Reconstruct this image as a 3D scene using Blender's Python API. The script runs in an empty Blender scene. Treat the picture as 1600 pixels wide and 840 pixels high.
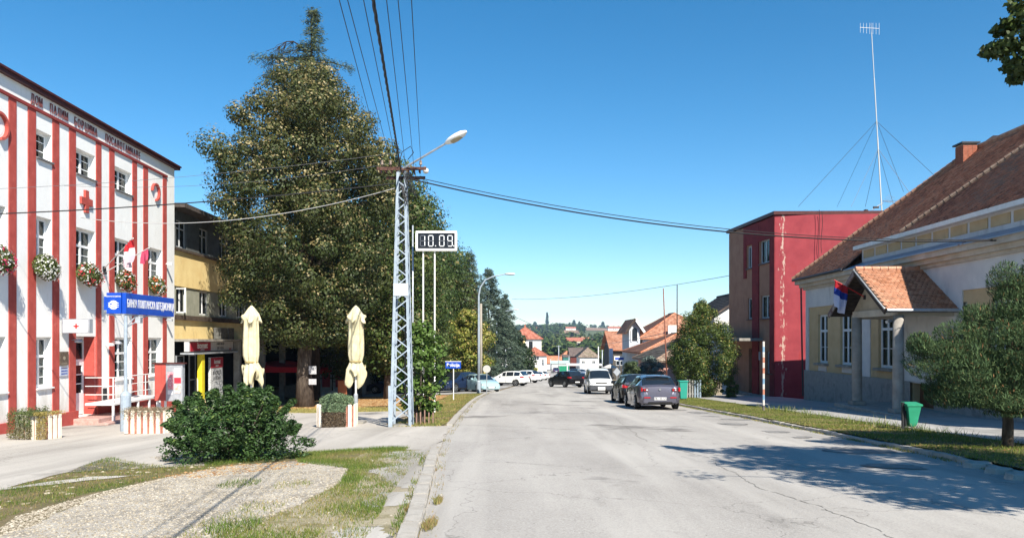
import bpy, bmesh, math, random
import numpy as np
from mathutils import Vector, Matrix
R = math.radians
random.seed(7); rng = np.random.default_rng(7)
sc = bpy.context.scene; col = sc.collection
# ------------------------------------------------------------ camera, sky, sun, exposure
EYE, F, HY, HAZE = 1.6, 1180.0, 530.0, .00014
cd = bpy.data.cameras.new('camera'); cam = bpy.data.objects.new('camera', cd); col.objects.link(cam)
cd.sensor_width = 36; cd.lens = 36 * F / 1600; cd.shift_y = 110 / 1600; cd.clip_start = .1; cd.clip_end = 12000
cam.location = (0, 0, EYE); cam.rotation_euler = (R(90), 0, 0); sc.camera = cam
LIGHT = Vector((-.47, 1.02, -1.0)).normalized()
elev = math.asin(-LIGHT.z); azim = math.atan2(-LIGHT.x, -LIGHT.y)       # clockwise from +Y
w = bpy.data.worlds.new("World"); sc.world = w; w.use_nodes = True
nt = w.node_tree; bg = nt.nodes['Background']; sky = nt.nodes.new('ShaderNodeTexSky')
sky.sky_type = 'NISHITA'; sky.sun_disc = False; sky.sun_elevation = elev; sky.sun_rotation = azim
sky.air_density = .9; sky.dust_density = .1; sky.ozone_density = 1.3; sky.altitude = 800
hs = nt.nodes.new('ShaderNodeHueSaturation'); hs.inputs['Saturation'].default_value = 1.4; hs.inputs['Hue'].default_value = .492
nt.links.new(sky.outputs[0], hs.inputs['Color']); nt.links.new(hs.outputs[0], bg.inputs[0]); bg.inputs[1].default_value = .09
sd = bpy.data.lights.new('sun', 'SUN'); so = bpy.data.objects.new('sun', sd); col.objects.link(so)
sd.energy = 5.0; sd.angle = R(.53); sd.color = (1, .93, .81); so.rotation_euler = LIGHT.to_track_quat('-Z', 'Y').to_euler(); so.location = (10, -10, 40)
sc.view_settings.view_transform = 'Standard'; sc.view_settings.look = 'None'; sc.view_settings.exposure = .94; sc.view_settings.gamma = 1
sc.cycles.max_bounces = 6; sc.cycles.transparent_max_bounces = 12; sc.cycles.use_denoising = True

# ------------------------------------------------------------ materials
MATS = {}
def mat(name, cols, scale=4, detail=5, rough=.8, bump=0, bscale=60, metal=0, spec=.3, fine=0, fscale=120, attr=None, trans=0, stretch=(1,1,1), coat=0, emit=None, pos=(.35,.65)):
    """cols: one to three linear colours mixed by noise; fine: strength of small-scale value grain; attr: colour attribute multiplied in"""
    if name in MATS: return MATS[name]
    m = bpy.data.materials.new(name); m.use_nodes = True; n = m.node_tree.nodes; l = m.node_tree.links; b = n['Principled BSDF']
    b.inputs['Roughness'].default_value = rough; b.inputs['Metallic'].default_value = metal; b.inputs['Specular IOR Level'].default_value = spec
    if coat: b.inputs['Coat Weight'].default_value = coat; b.inputs['Coat Roughness'].default_value = .05
    if isinstance(cols[0], (int, float)): cols = [cols]
    tc = n.new('ShaderNodeTexCoord'); mp = n.new('ShaderNodeMapping'); mp.inputs['Scale'].default_value = stretch; l.new(tc.outputs['Object'], mp.inputs[0])
    if len(cols) > 1:
        t = n.new('ShaderNodeTexNoise'); t.inputs['Scale'].default_value = scale; t.inputs['Detail'].default_value = detail; t.inputs['Roughness'].default_value = .62
        l.new(mp.outputs[0], t.inputs['Vector'])
        r = n.new('ShaderNodeValToRGB'); l.new(t.outputs['Fac'], r.inputs[0]); e = r.color_ramp.elements
        e[0].position, e[1].position = pos; e[0].color = (*cols[0], 1); e[1].color = (*cols[-1], 1)
        if len(cols) == 3: x = e.new((pos[0] + pos[1]) / 2); x.color = (*cols[1], 1)
        out = r.outputs[0]
    else:
        r = n.new('ShaderNodeRGB'); r.outputs[0].default_value = (*cols[0], 1); out = r.outputs[0]
    if fine:
        t2 = n.new('ShaderNodeTexNoise'); t2.inputs['Scale'].default_value = fscale; t2.inputs['Detail'].default_value = 3; l.new(tc.outputs['Object'], t2.inputs['Vector'])
        mr = n.new('ShaderNodeMapRange'); mr.inputs[1].default_value = .25; mr.inputs[2].default_value = .75; mr.inputs[3].default_value = 1 - fine; mr.inputs[4].default_value = 1 + fine
        l.new(t2.outputs['Fac'], mr.inputs[0]); vm = n.new('ShaderNodeVectorMath'); vm.operation = 'SCALE'; l.new(out, vm.inputs[0]); l.new(mr.outputs[0], vm.inputs['Scale']); out = vm.outputs[0]
    if attr:
        a = n.new('ShaderNodeAttribute'); a.attribute_name = attr; vm = n.new('ShaderNodeVectorMath'); vm.operation = 'MULTIPLY'
        l.new(out, vm.inputs[0]); l.new(a.outputs['Color'], vm.inputs[1]); out = vm.outputs[0]
    l.new(out, b.inputs['Base Color'])
    if bump:
        t3 = n.new('ShaderNodeTexNoise'); t3.inputs['Scale'].default_value = bscale; t3.inputs['Detail'].default_value = 4; l.new(tc.outputs['Object'], t3.inputs['Vector'])
        bp = n.new('ShaderNodeBump'); bp.inputs['Strength'].default_value = bump; bp.inputs['Distance'].default_value = .02; l.new(t3.outputs['Fac'], bp.inputs['Height']); l.new(bp.outputs[0], b.inputs['Normal'])
    if trans:
        tr = n.new('ShaderNodeBsdfTranslucent'); l.new(out, tr.inputs[0]); mx = n.new('ShaderNodeMixShader'); mx.inputs[0].default_value = trans
        l.new(b.outputs[0], mx.inputs[1]); l.new(tr.outputs[0], mx.inputs[2]); l.new(mx.outputs[0], n['Material Output'].inputs[0])
    if emit: b.inputs['Emission Color'].default_value = (*emit[:3], 1); b.inputs['Emission Strength'].default_value = emit[3]
    MATS[name] = m; m['out'] = out.node.name; m['outs'] = out.name
    return m
def basecol(m):
    """socket that feeds the base colour, so that wear can be mixed over it"""
    b = m.node_tree.nodes['Principled BSDF']; return b, b.inputs['Base Color'].links[0].from_socket
def wear(m, colour, scale, lo, hi, stretch=(1,1,1), axis=None, x0=0, half=.5):
    """patches of another colour where noise passes a threshold; with axis the patches gather round the line axis = x0"""
    n = m.node_tree.nodes; l = m.node_tree.links; b, s = basecol(m)
    tc = n.new('ShaderNodeTexCoord'); mp = n.new('ShaderNodeMapping'); mp.inputs['Scale'].default_value = stretch; l.new(tc.outputs['Object'], mp.inputs[0])
    t = n.new('ShaderNodeTexNoise'); t.inputs['Scale'].default_value = scale; t.inputs['Detail'].default_value = 6; t.inputs['Roughness'].default_value = .6; l.new(mp.outputs[0], t.inputs[0])
    v = t.outputs['Fac']
    if axis is not None:
        sp = n.new('ShaderNodeSeparateXYZ'); l.new(tc.outputs['Object'], sp.inputs[0])
        a = n.new('ShaderNodeMath'); a.operation = 'SUBTRACT'; l.new(sp.outputs[axis], a.inputs[0]); a.inputs[1].default_value = x0
        c = n.new('ShaderNodeMath'); c.operation = 'ABSOLUTE'; l.new(a.outputs[0], c.inputs[0])
        d = n.new('ShaderNodeMapRange'); d.inputs[1].default_value = 0; d.inputs[2].default_value = half; d.inputs[3].default_value = .22; d.inputs[4].default_value = -.1; l.new(c.outputs[0], d.inputs[0])
        e = n.new('ShaderNodeMath'); e.operation = 'ADD'; l.new(v, e.inputs[0]); l.new(d.outputs[0], e.inputs[1]); v = e.outputs[0]
    mr = n.new('ShaderNodeMapRange'); mr.inputs[1].default_value = lo; mr.inputs[2].default_value = hi; l.new(v, mr.inputs[0])
    mx = n.new('ShaderNodeMix'); mx.data_type = 'RGBA'; l.new(mr.outputs[0], mx.inputs[0]); l.new(s, mx.inputs[6]); mx.inputs[7].default_value = (*colour, 1)
    l.new(mx.outputs[2], b.inputs['Base Color']); return m
def glass(name, tint=(.02,.03,.035), alpha=.66, rough=.03):
    """window glass: a dark clear pane, part see-through, part mirror"""
    if name in MATS: return MATS[name]
    m = bpy.data.materials.new(name); m.use_nodes = True; n = m.node_tree.nodes; l = m.node_tree.links; b = n['Principled BSDF']
    b.inputs['Base Color'].default_value = (*tint, 1); b.inputs['Roughness'].default_value = rough; b.inputs['Specular IOR Level'].default_value = .8
    tr = n.new('ShaderNodeBsdfTransparent'); tr.inputs[0].default_value = (.8,.85,.85,1); mx = n.new('ShaderNodeMixShader'); mx.inputs[0].default_value = alpha
    l.new(b.outputs[0], mx.inputs[1]); l.new(tr.outputs[0], mx.inputs[2]); l.new(mx.outputs[0], n['Material Output'].inputs[0]); MATS[name] = m; return m

# ------------------------------------------------------------ ground height
KY = [-60, 0, 85, 140, 208, 300, 450, 700]; KZ = [2.58, 0, -3.655, -5.6, -7.6, -9.5, -11, -11]
KX = [-14, -1.5]
def G(x, y):
    return float(np.interp(y, KY, KZ)) + (-.35 * min(1, (-1.5 - x) / 12.5) if x < -1.5 else 0)
def Gn(x, y):
    return np.interp(y, KY, KZ) - .35 * np.clip((-1.5 - x) / 12.5, 0, 1)
def at(px, Y, py=None):
    """the world point that a pixel of the 1600 px photograph shows at distance Y"""
    x = (px - 800) * Y / F
    return (x, Y, G(x, Y)) if py is None else (x, Y, EYE + (HY - py) * Y / F)

# ------------------------------------------------------------ objects
ZO = {}
def link(o, parent=None):
    col.objects.link(o)
    if parent is not None: o.parent = parent; ZO.setdefault(o.name, ZO.get(parent.name, 0))
    return o
def tag(o, label=None, cat=None, group=None, kind=None):
    for k, v in (('label', label), ('category', cat), ('group', group), ('kind', kind)):
        if v: o[k] = v
    return o
def thing(name, label, cat, loc=(0,0,0), rz=0, group=None, worldz=False):
    o = bpy.data.objects.new(name, None); o.empty_display_size = .3; col.objects.link(o); o.location = loc; o.rotation_euler[2] = rz
    ZO[o.name] = loc[2] if worldz else 0
    return tag(o, label, cat, group)
def copy_tree(o, loc, rz=None, label=None, scale=None):
    def cp(s, par):
        c = s.copy(); col.objects.link(c); c.parent = par; ZO[c.name] = ZO.get(s.name, 0)
        if par is not None: c.matrix_parent_inverse = s.matrix_parent_inverse.copy()
        for k in s.children: cp(k, c)
        return c
    c = cp(o, None); c.location = loc
    if rz is not None: c.rotation_euler[2] = rz
    if label: c['label'] = label
    if scale: c.scale = scale
    return c
class MB:
    """collects shapes for one mesh"""
    def __init__(s): s.v = []; s.f = []; s.mi = []; s.cm = 0
    def add(s, vs, fs):
        b = len(s.v); s.v += [tuple(p) for p in vs]; s.f += [tuple(b + i for i in f) for f in fs]; s.mi += [s.cm] * len(fs); return s
    def box(s, x0, x1, y0, y1, z0, z1, rz=0, c=None):
        vs = [(x, y, z) for z in (z0, z1) for y in (y0, y1) for x in (x0, x1)]
        if rz: ca, sa = math.cos(rz), math.sin(rz); cx, cy = c or ((x0+x1)/2, (y0+y1)/2); vs = [(cx + (x-cx)*ca - (y-cy)*sa, cy + (x-cx)*sa + (y-cy)*ca, z) for x, y, z in vs]
        return s.add(vs, [(0,2,3,1),(4,5,7,6),(0,1,5,4),(2,6,7,3),(0,4,6,2),(1,3,7,5)])
    def cbox(s, x, y, z, w, d, h, rz=0): return s.box(x-w/2, x+w/2, y-d/2, y+d/2, z, z+h, rz)
    def quad(s, a, b, c, d): return s.add([a,b,c,d], [(0,1,2,3)])
    def beam(s, p, q, w, h=None, up=(0,0,1)):
        p, q = Vector(p), Vector(q); d = (q-p).normalized(); h = h or w; u = Vector(up)
        if abs(d.dot(u)) > .98: u = Vector((1,0,0))
        a = d.cross(u).normalized() * w/2; b = a.cross(d).normalized() * h/2
        return s.add([p-a-b, p+a-b, p+a+b, p-a+b, q-a-b, q+a-b, q+a+b, q-a+b], [(0,3,2,1),(4,5,6,7),(0,1,5,4),(1,2,6,5),(2,3,7,6),(3,0,4,7)])
    def tube(s, pts, r, n=8, cap=True):
        pts = [Vector(p) for p in pts]; rs = r if isinstance(r, (list, tuple)) else [r]*len(pts); b = len(s.v); ref = None; vs = []; fs = []
        for i, p in enumerate(pts):
            d = (pts[min(i+1, len(pts)-1)] - pts[max(i-1, 0)]).normalized()
            if ref is None: ref = Vector((0,0,1)) if abs(d.z) < .9 else Vector((1,0,0))
            a = d.cross(ref).normalized(); c = d.cross(a).normalized(); ref = -c if False else ref
            vs += [p + (a*math.cos(2*math.pi*k/n) + c*math.sin(2*math.pi*k/n)) * rs[i] for k in range(n)]
        for i in range(len(pts)-1):
            fs += [(i*n+k, i*n+(k+1)%n, (i+1)*n+(k+1)%n, (i+1)*n+k) for k in range(n)]
        if cap: fs += [tuple(range(n))[::-1], tuple((len(pts)-1)*n+k for k in range(n))]
        return s.add(vs, fs)
    def lathe(s, prof, c=(0,0,0), n=16, axis='z'):
        vs = []; fs = []
        for r, z in prof:
            for k in range(n):
                a = 2*math.pi*k/n; p = (r*math.cos(a), r*math.sin(a), z)
                if axis == 'y': p = (p[0], p[2], p[1])
                if axis == 'x': p = (p[2], p[0], p[1])
                vs.append((c[0]+p[0], c[1]+p[1], c[2]+p[2]))
        for i in range(len(prof)-1): fs += [(i*n+k, i*n+(k+1)%n, (i+1)*n+(k+1)%n, (i+1)*n+k) for k in range(n)]
        fs += [tuple(range(n))[::-1], tuple((len(prof)-1)*n+k for k in range(n))]
        return s.add(vs, fs)
    def prism(s, poly, y0, y1):
        """poly in x,z; extruded along y"""
        n = len(poly); vs = [(x, y0, z) for x, z in poly] + [(x, y1, z) for x, z in poly]
        return s.add(vs, [tuple(range(n)), tuple(range(2*n-1, n-1, -1))] + [(i, i+n, (i+1)%n+n, (i+1)%n) for i in range(n)])
    def build(s, name, m, parent=None, smooth=False, bevel=0, label=None):
        me = bpy.data.meshes.new(name); zo = ZO.get(parent.name, 0) if parent is not None else 0
        me.from_pydata([(x, y, z-zo) for x, y, z in s.v], [], s.f)
        for q in (m if isinstance(m, (list, tuple)) else [m]): me.materials.append(q)
        if any(s.mi): me.polygons.foreach_set('material_index', s.mi)
        if smooth: me.polygons.foreach_set('use_smooth', [True]*len(me.polygons))
        bm = bmesh.new(); bm.from_mesh(me); bmesh.ops.recalc_face_normals(bm, faces=bm.faces)
        if bevel: bmesh.ops.bevel(bm, geom=bm.edges[:], offset=bevel, segments=1, affect='EDGES', clamp_overlap=True)
        bm.to_mesh(me); bm.free(); me.update()
        o = link(bpy.data.objects.new(name, me), parent)
        if label: o['label'] = label
        return o
def nmesh(name, V, Fc, m, parent=None, colr=None, kind=None, smooth=False):
    """fast mesh from arrays; Fc is (n,k); colr per vertex rgb"""
    V = np.asarray(V, dtype=np.float32); Fc = np.asarray(Fc, dtype=np.int32); k = Fc.shape[1]
    if parent is not None and ZO.get(parent.name, 0): V = V - np.array([0, 0, ZO[parent.name]], dtype=np.float32)
    me = bpy.data.meshes.new(name); me.vertices.add(len(V)); me.vertices.foreach_set('co', V.ravel())
    me.loops.add(Fc.size); me.loops.foreach_set('vertex_index', Fc.ravel()); me.polygons.add(len(Fc))
    me.polygons.foreach_set('loop_start', np.arange(0, Fc.size, k, dtype=np.int32)); me.polygons.foreach_set('loop_total', np.full(len(Fc), k, dtype=np.int32))
    if smooth: me.polygons.foreach_set('use_smooth', np.ones(len(Fc), dtype=bool))
    me.update(calc_edges=True)
    if colr is not None:
        ca = me.color_attributes.new('tint', 'FLOAT_COLOR', 'POINT'); c4 = np.ones((len(V), 4), dtype=np.float32); c4[:, :3] = colr; ca.data.foreach_set('color', c4.ravel())
    me.materials.append(m); o = link(bpy.data.objects.new(name, me), parent)
    if kind: o['kind'] = kind
    return o
TXT = {}
def text(name, s, size, m, parent, loc, rot=(R(90),0,0), ext=.004, align='CENTER', sx=1, bold=0):
    key = (s, size, ext, align, m.name, bold)
    if key not in TXT:
        c = bpy.data.curves.new('t', 'FONT'); c.body = s; c.size = size; c.extrude = ext; c.align_x = align; c.align_y = 'CENTER'; c.offset = bold
        t = bpy.data.objects.new('t', c); col.objects.link(t); me = bpy.data.meshes.new_from_object(t.evaluated_get(bpy.context.evaluated_depsgraph_get()))
        bpy.data.objects.remove(t); me.name = name; me.materials.clear(); me.materials.append(m); TXT[key] = me
    o = link(bpy.data.objects.new(name, TXT[key]), parent); zo = ZO.get(parent.name, 0)
    o.location = (loc[0], loc[1], loc[2]-zo); o.rotation_euler = rot; o.scale = (sx, 1, 1); return o
class Fac:
    """a facade from A (left end seen from outside) to B; local x runs along it, local -y points out"""
    def __init__(s, A, B):
        s.A = A; s.L = math.hypot(B[0]-A[0], B[1]-A[1]); s.d = ((B[0]-A[0])/s.L, (B[1]-A[1])/s.L); s.rz = math.atan2(s.d[1], s.d[0])
    def u(s, px, off=0):
        k = (px-800)/F; ax = s.A[0] + s.d[1]*off; ay = s.A[1] - s.d[0]*off
        return (k*ay - ax) / (s.d[0] - k*s.d[1])
    def z(s, px, py, off=0): return EYE + (HY-py) * (s.A[1] - s.d[0]*off + s.u(px, off)*s.d[1]) / F
    def w(s, u, off=0): return (s.A[0] + u*s.d[0] + off*s.d[1], s.A[1] + u*s.d[1] - off*s.d[0])
def wall(mb, u0, u1, z0, z1, holes, depth=.3, y=0, skip=()):
    """front of a wall at local y, cut by holes (ua,ub,za,zb[,depth]) with their reveals"""
    us = sorted({u0, u1, *[h[0] for h in holes], *[h[1] for h in holes]}); zs = sorted({z0, z1, *[h[2] for h in holes], *[h[3] for h in holes]})
    for a, b in zip(us, us[1:]):
        for c, d in zip(zs, zs[1:]):
            if any(h[0] < (a+b)/2 < h[1] and h[2] < (c+d)/2 < h[3] for h in holes): continue
            mb.quad((a,y,c), (b,y,c), (b,y,d), (a,y,d))
    for h in holes:
        a, b, c, d = h[:4]; e = y + (h[4] if len(h) > 4 else depth)
        mb.quad((a,y,c),(a,y,d),(a,e,d),(a,e,c)); mb.quad((b,y,c),(b,e,c),(b,e,d),(b,y,d)); mb.quad((a,y,d),(b,y,d),(b,e,d),(a,e,d)); mb.quad((a,y,c),(a,e,c),(b,e,c),(b,y,c))
def window(par, u0, u1, z0, z1, y, fm, gm, cols=2, rows=(.62,), fw=.07, curtain=None, bars=0, back=None, name='window'):
    """casement window: frame part with panes as sub-parts; rows = heights (0..1) of transoms"""
    b = MB(); t = .06
    b.box(u0,u0+fw,y,y+t,z0,z1); b.box(u1-fw,u1,y,y+t,z0,z1); b.box(u0+fw,u1-fw,y,y+t,z0,z0+fw); b.box(u0+fw,u1-fw,y,y+t,z1-fw,z1)
    us = [u0 + (u1-u0)*i/cols for i in range(cols+1)]; zs = [z0] + [z0 + (z1-z0)*r for r in rows] + [z1]
    for u in us[1:-1]: b.box(u-fw*.6, u+fw*.6, y-.005, y+t-.005, z0+fw, z1-fw)
    for z in zs[1:-1]: b.box(u0+fw, u1-fw, y-.01, y+t-.01, z-fw*.5, z+fw*.5)
    if bars:
        for i in range(cols):
            for j in range(1, bars+1):
                z = zs[0] + (zs[1]-zs[0])*j/(bars+1); b.box(us[i]+fw*.6, us[i+1]-fw*.6, y+.012, y+.035, z-.014, z+.014)
    if bars > 1 and cols > 1:
        pass
    o = b.build(name, fm, par)
    for i in range(cols):
        for j in range(len(zs)-1):
            MB().box(us[i]+fw*.4, us[i+1]-fw*.4, y+.025, y+.031, zs[j]+fw*.4, zs[j+1]-fw*.4).build('pane', gm, o)
    if curtain:
        c = MB(); n = 14
        for k in range(2):
            a, e = (u0+.05, u0+(u1-u0)*.36) if k == 0 else (u1-(u1-u0)*.36, u1-.05)
            if curtain[1] == 'full': a, e = (u0+.05, (u0+u1)/2) if k == 0 else ((u0+u1)/2, u1-.05)
            for i in range(n):
                p, q = a+(e-a)*i/n, a+(e-a)*(i+1)/n; f = lambda i: y+.16+.03*math.sin(i*2.1)
                c.quad((p,f(i),z0+.03),(q,f(i+1),z0+.03),(q,f(i+1),z1-.03),(p,f(i),z1-.03))
        c.build('curtain', curtain[0], o)
    return o
# ------------------------------------------------------------ palette
white_wall = wear(mat('white_plaster', [(.80,.80,.78),(.86,.86,.84)], 1.5, rough=.9, bump=.15, bscale=90, fine=.04, fscale=300), (.68,.66,.62), 3, .62, .8, (1,1,.3))
wear(white_wall, (.58,.55,.5), 2.5, .52, .8, (1,1,.3), axis=2, x0=.75, half=1.3); wear(white_wall, (.66,.64,.6), 7, .60, .75, (2.5,2.5,.12))
red_wall = wear(mat('red_plaster', [(.36,.06,.048),(.45,.085,.068)], 2.5, rough=.85, bump=.12, bscale=80, fine=.06), (.52,.16,.12), 5, .62, .75)
wear(red_wall, (.30,.045,.035), 6, .58, .72, (2,2,.12)); wear(red_wall, (.55,.40,.34), 9, .70, .735)
brown_metal = mat('brown_sheet', [(.05,.012,.012),(.085,.02,.018)], 6, rough=.5)
pvc = mat('white_pvc', (.78,.79,.8), rough=.35, spec=.5)
old_frame = mat('old_white_paint', [(.5,.52,.54),(.62,.64,.66)], 9, rough=.6)
sillm = mat('sill_metal', [(.12,.12,.13),(.2,.2,.21)], 8, rough=.5)
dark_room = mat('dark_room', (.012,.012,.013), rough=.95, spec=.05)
curt = mat('curtain_cloth', (.6,.6,.6), rough=.9, trans=.3)
gl = glass('window_glass'); gl_far = glass('far_window_glass', (.015,.02,.025), .12)
black = mat('black_plastic', (.015,.015,.017), rough=.45)
dgrey = mat('dark_steel', (.05,.05,.055), rough=.5, metal=.6)
galv = mat('galvanised', [(.35,.38,.42),(.48,.51,.55)], 6, rough=.45, metal=.4, fine=.08)
blue_grey = mat('blue_grey_paint', [(.25,.30,.36),(.34,.40,.46)], 5, rough=.5, fine=.06); wear(blue_grey, (.2,.1,.06), 14, .66, .74)
conc = mat('concrete', [(.2,.19,.17),(.33,.31,.28)], 3, rough=.95, bump=.4, bscale=60, fine=.15)
kerbm = mat('kerb_concrete', [(.26,.24,.21),(.40,.375,.34),(.34,.315,.28)], 2.2, rough=.95, bump=.5, bscale=70, fine=.22, fscale=160)
rust = mat('rusty_steel', [(.05,.022,.018),(.12,.06,.045)], 10, rough=.85)
bark = mat('bark', [(.035,.026,.02),(.12,.095,.075)], 9, rough=.95, bump=1, bscale=22, stretch=(1,1,.3))
darkbark = mat('dark_bark', [(.02,.015,.012),(.06,.045,.035)], 9, rough=.95, bump=1, bscale=30, stretch=(1,1,.3))
whitep = mat('white_paint', [(.68,.68,.66),(.78,.78,.77)], 5, rough=.5)
redp = mat('red_paint', (.5,.02,.02), rough=.5)
bluep = mat('blue_sign', [(.004,.05,.36),(.005,.06,.42)], 3, rough=.35)
paper = mat('white_paper', (.72,.72,.74), rough=.8)

# ------------------------------------------------------------ ground, road, pavements
def asph(name, c0, c1, c2, seam=False):
    m = mat(name, [c0, c1, c2], .35, detail=8, rough=.93, bump=.35, bscale=55, fine=.2, fscale=38, stretch=(1,.4,1), pos=(.3,.7))
    wear(m, tuple(v*.62 for v in c0), 1.1, .62, .8, (1,.5,1))
    wear(m, tuple(v*.45 for v in c0), 24, .665, .72, (1,.7,1)); wear(m, tuple(v*.5 for v in c0), 6, .70, .73, (1,.6,1))
    wear(m, tuple(min(.6, v*1.3) for v in c2), 60, .62, .7)
    wear(m, tuple(min(.6, v*1.12) for v in c2), .9, .45, .75, (1,.06,1)); wear(m, tuple(v*.8 for v in c0), .7, .55, .8, (1,.05,1)); wear(m, tuple(v*.72 for v in c0), .25, .60, .66)
    # fine cracks
    n = m.node_tree.nodes; l = m.node_tree.links; b, s = basecol(m); tc = n.new('ShaderNodeTexCoord')
    nz = n.new('ShaderNodeTexNoise'); nz.inputs['Scale'].default_value = 2; nz.inputs['Detail'].default_value = 6; l.new(tc.outputs['Object'], nz.inputs[0])
    mx = n.new('ShaderNodeMix'); mx.data_type = 'RGBA'; mx.blend_type = 'ADD'; mx.inputs[0].default_value = .8; l.new(tc.outputs['Object'], mx.inputs[6]); l.new(nz.outputs['Color'], mx.inputs[7])
    vo = n.new('ShaderNodeTexVoronoi'); vo.feature = 'DISTANCE_TO_EDGE'; vo.inputs['Scale'].default_value = .28; l.new(mx.outputs[2], vo.inputs['Vector'])
    mr = n.new('ShaderNodeMapRange'); mr.inputs[1].default_value = .0; mr.inputs[2].default_value = .0036; mr.inputs[3].default_value = .5; mr.inputs[4].default_value = 0; l.new(vo.outputs[0], mr.inputs[0])
    m2 = n.new('ShaderNodeMix'); m2.data_type = 'RGBA'; l.new(mr.outputs[0], m2.inputs[0]); l.new(s if False else basecol(m)[1], m2.inputs[6]); m2.inputs[7].default_value = (.07,.065,.06,1); l.new(m2.outputs[2], b.inputs['Base Color'])
    return m
road_m = asph('worn_asphalt', (.275,.258,.24), (.345,.326,.304), (.40,.38,.352))
fore_m = asph('forecourt_asphalt', (.31,.287,.258), (.385,.357,.322), (.45,.42,.382))
walk_m = asph('pavement_asphalt', (.26,.255,.25), (.33,.32,.31), (.38,.37,.36))
old_m = asph('broken_asphalt', (.26,.24,.21), (.37,.35,.32), (.45,.43,.40))
soil = mat('dry_soil', [(.11,.085,.05),(.25,.19,.12),(.2,.17,.09)], 1.2, rough=1, bump=.6, bscale=30, fine=.35, fscale=60)
turf_m = mat('turf_soil', [(.09,.085,.035),(.17,.13,.07),(.08,.10,.03)], 1.4, rough=1, bump=.6, bscale=40, fine=.35, fscale=90)
litter_m = mat('leaf_litter', [(.30,.15,.07),(.42,.25,.13),(.18,.10,.05)], 3, rough=1, bump=.7, bscale=40, fine=.4, fscale=50)
grav_m = mat('gravel_bed', [(.24,.215,.18),(.35,.32,.28),(.44,.41,.36)], 2, rough=1, bump=.8, bscale=70, fine=.35, fscale=55)
stone_m = mat('pebble', (.50,.46,.39), rough=.9, attr='tint')
field_m = None
def sheet(name, poly, off, m, kind='structure'):
    bm = bmesh.new(); f = bm.faces.new([bm.verts.new((x, y, 0)) for x, y in poly]); bmesh.ops.triangulate(bm, faces=[f])
    ys = [p[1] for p in poly]; xs = [p[0] for p in poly]
    for y in KY:
        if min(ys) < y < max(ys): bmesh.ops.bisect_plane(bm, geom=bm.verts[:]+bm.edges[:]+bm.faces[:], plane_co=(0,y,0), plane_no=(0,1,0))
    for x in KX:
        if min(xs) < x < max(xs): bmesh.ops.bisect_plane(bm, geom=bm.verts[:]+bm.edges[:]+bm.faces[:], plane_co=(x,0,0), plane_no=(1,0,0))
    for v in bm.verts: v.co.z = G(v.co.x, v.co.y) + off
    bmesh.ops.recalc_face_normals(bm, faces=bm.faces)
    if sum(f.normal.z for f in bm.faces) < 0: bmesh.ops.reverse_faces(bm, faces=bm.faces)
    me = bpy.data.meshes.new(name); bm.to_mesh(me); bm.free(); me.materials.append(m)
    o = bpy.data.objects.new(name, me); col.objects.link(o); o['kind'] = kind; return o
def ragged(poly, step=.25, amp=.12, seed=0):
    r = random.Random(seed); out = []; ph = [r.uniform(0, 6) for _ in range(6)]
    for i, (x, y) in enumerate(poly):
        x2, y2 = poly[(i+1) % len(poly)]; L = math.hypot(x2-x, y2-y); n = max(1, int(L/step)); nx, ny = -(y2-y)/max(L,.01), (x2-x)/max(L,.01)
        for k in range(n):
            t = k/n; px, py = x+(x2-x)*t, y+(y2-y)*t
            a = amp * (math.sin(px*2.1+ph[0]) + math.sin(py*2.9+ph[1]) + .7*math.sin((px+py)*6.1+ph[2]) + .9*r.uniform(-1,1)) * .6
            out.append((px+nx*a, py+ny*a))
    return out
LE = [(-60,1.2),(-10,.15),(0,-.45),(7.3,-.90),(9.6,-1.06),(14,-1.38),(18.8,-1.66),(27.4,-1.88),(40,-2.08),(46.7,-2.08),(56,-1.85),(64,-1.1),(85,.35),(110,2.3),(150,5.2),(208,8.2),(230,9.3),(262,11.5)]
RE = [(-60,9),(-10,7.7),(0,7.5),(11.5,7.75),(14,8.0),(20,8.1),(27,8.12),(34,8.0),(45,8.1),(60,8.6),(85,10.4),(110,13.2),(150,17),(208,20.5),(230,19),(262,16.5)]
le = lambda y: float(np.interp(y, [p[0] for p in LE], [p[1] for p in LE])); re_ = lambda y: float(np.interp(y, [p[0] for p in RE], [p[1] for p in RE]))
# base ground: one wide sheet, out to the hills
def base_ground():
    b = MB(); xs = [-900,-300,-80,-14,-1.5,40,120,400,900]; ys = sorted(set(KY + [500]))
    for i in range(len(xs)-1):
        for j in range(len(ys)-1):
            q = [(xs[i],ys[j]),(xs[i+1],ys[j]),(xs[i+1],ys[j+1]),(xs[i],ys[j+1])]; b.add([(x,y,G(x,y)-.02) for x,y in q], [(0,1,2,3)])
    o = b.build('ground', soil); o['kind'] = 'structure'; return o
base_ground()
YR = [y for y in np.arange(-20, 262, 1.5)]
sheet('road', [(le(y), y) for y in YR] + [(re_(y), y) for y in YR[::-1]], 0, road_m)
# right-hand bank, pavement (raised 0.12)
sheet('verge', [(re_(y)+.16, y) for y in np.arange(-20, 60, 2.)] + [(10.75+.0*y, y) for y in np.arange(58, -22, -2.)], .10, turf_m)
sheet('pavement', [(10.5, -20), (15.9, -20), (15.9, 62), (10.6, 62)], .125, walk_m)
sheet('side_yard', [(9.2, 58), (32, 58), (36, 96), (14, 96), (11, 85)], .105, walk_m)
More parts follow.
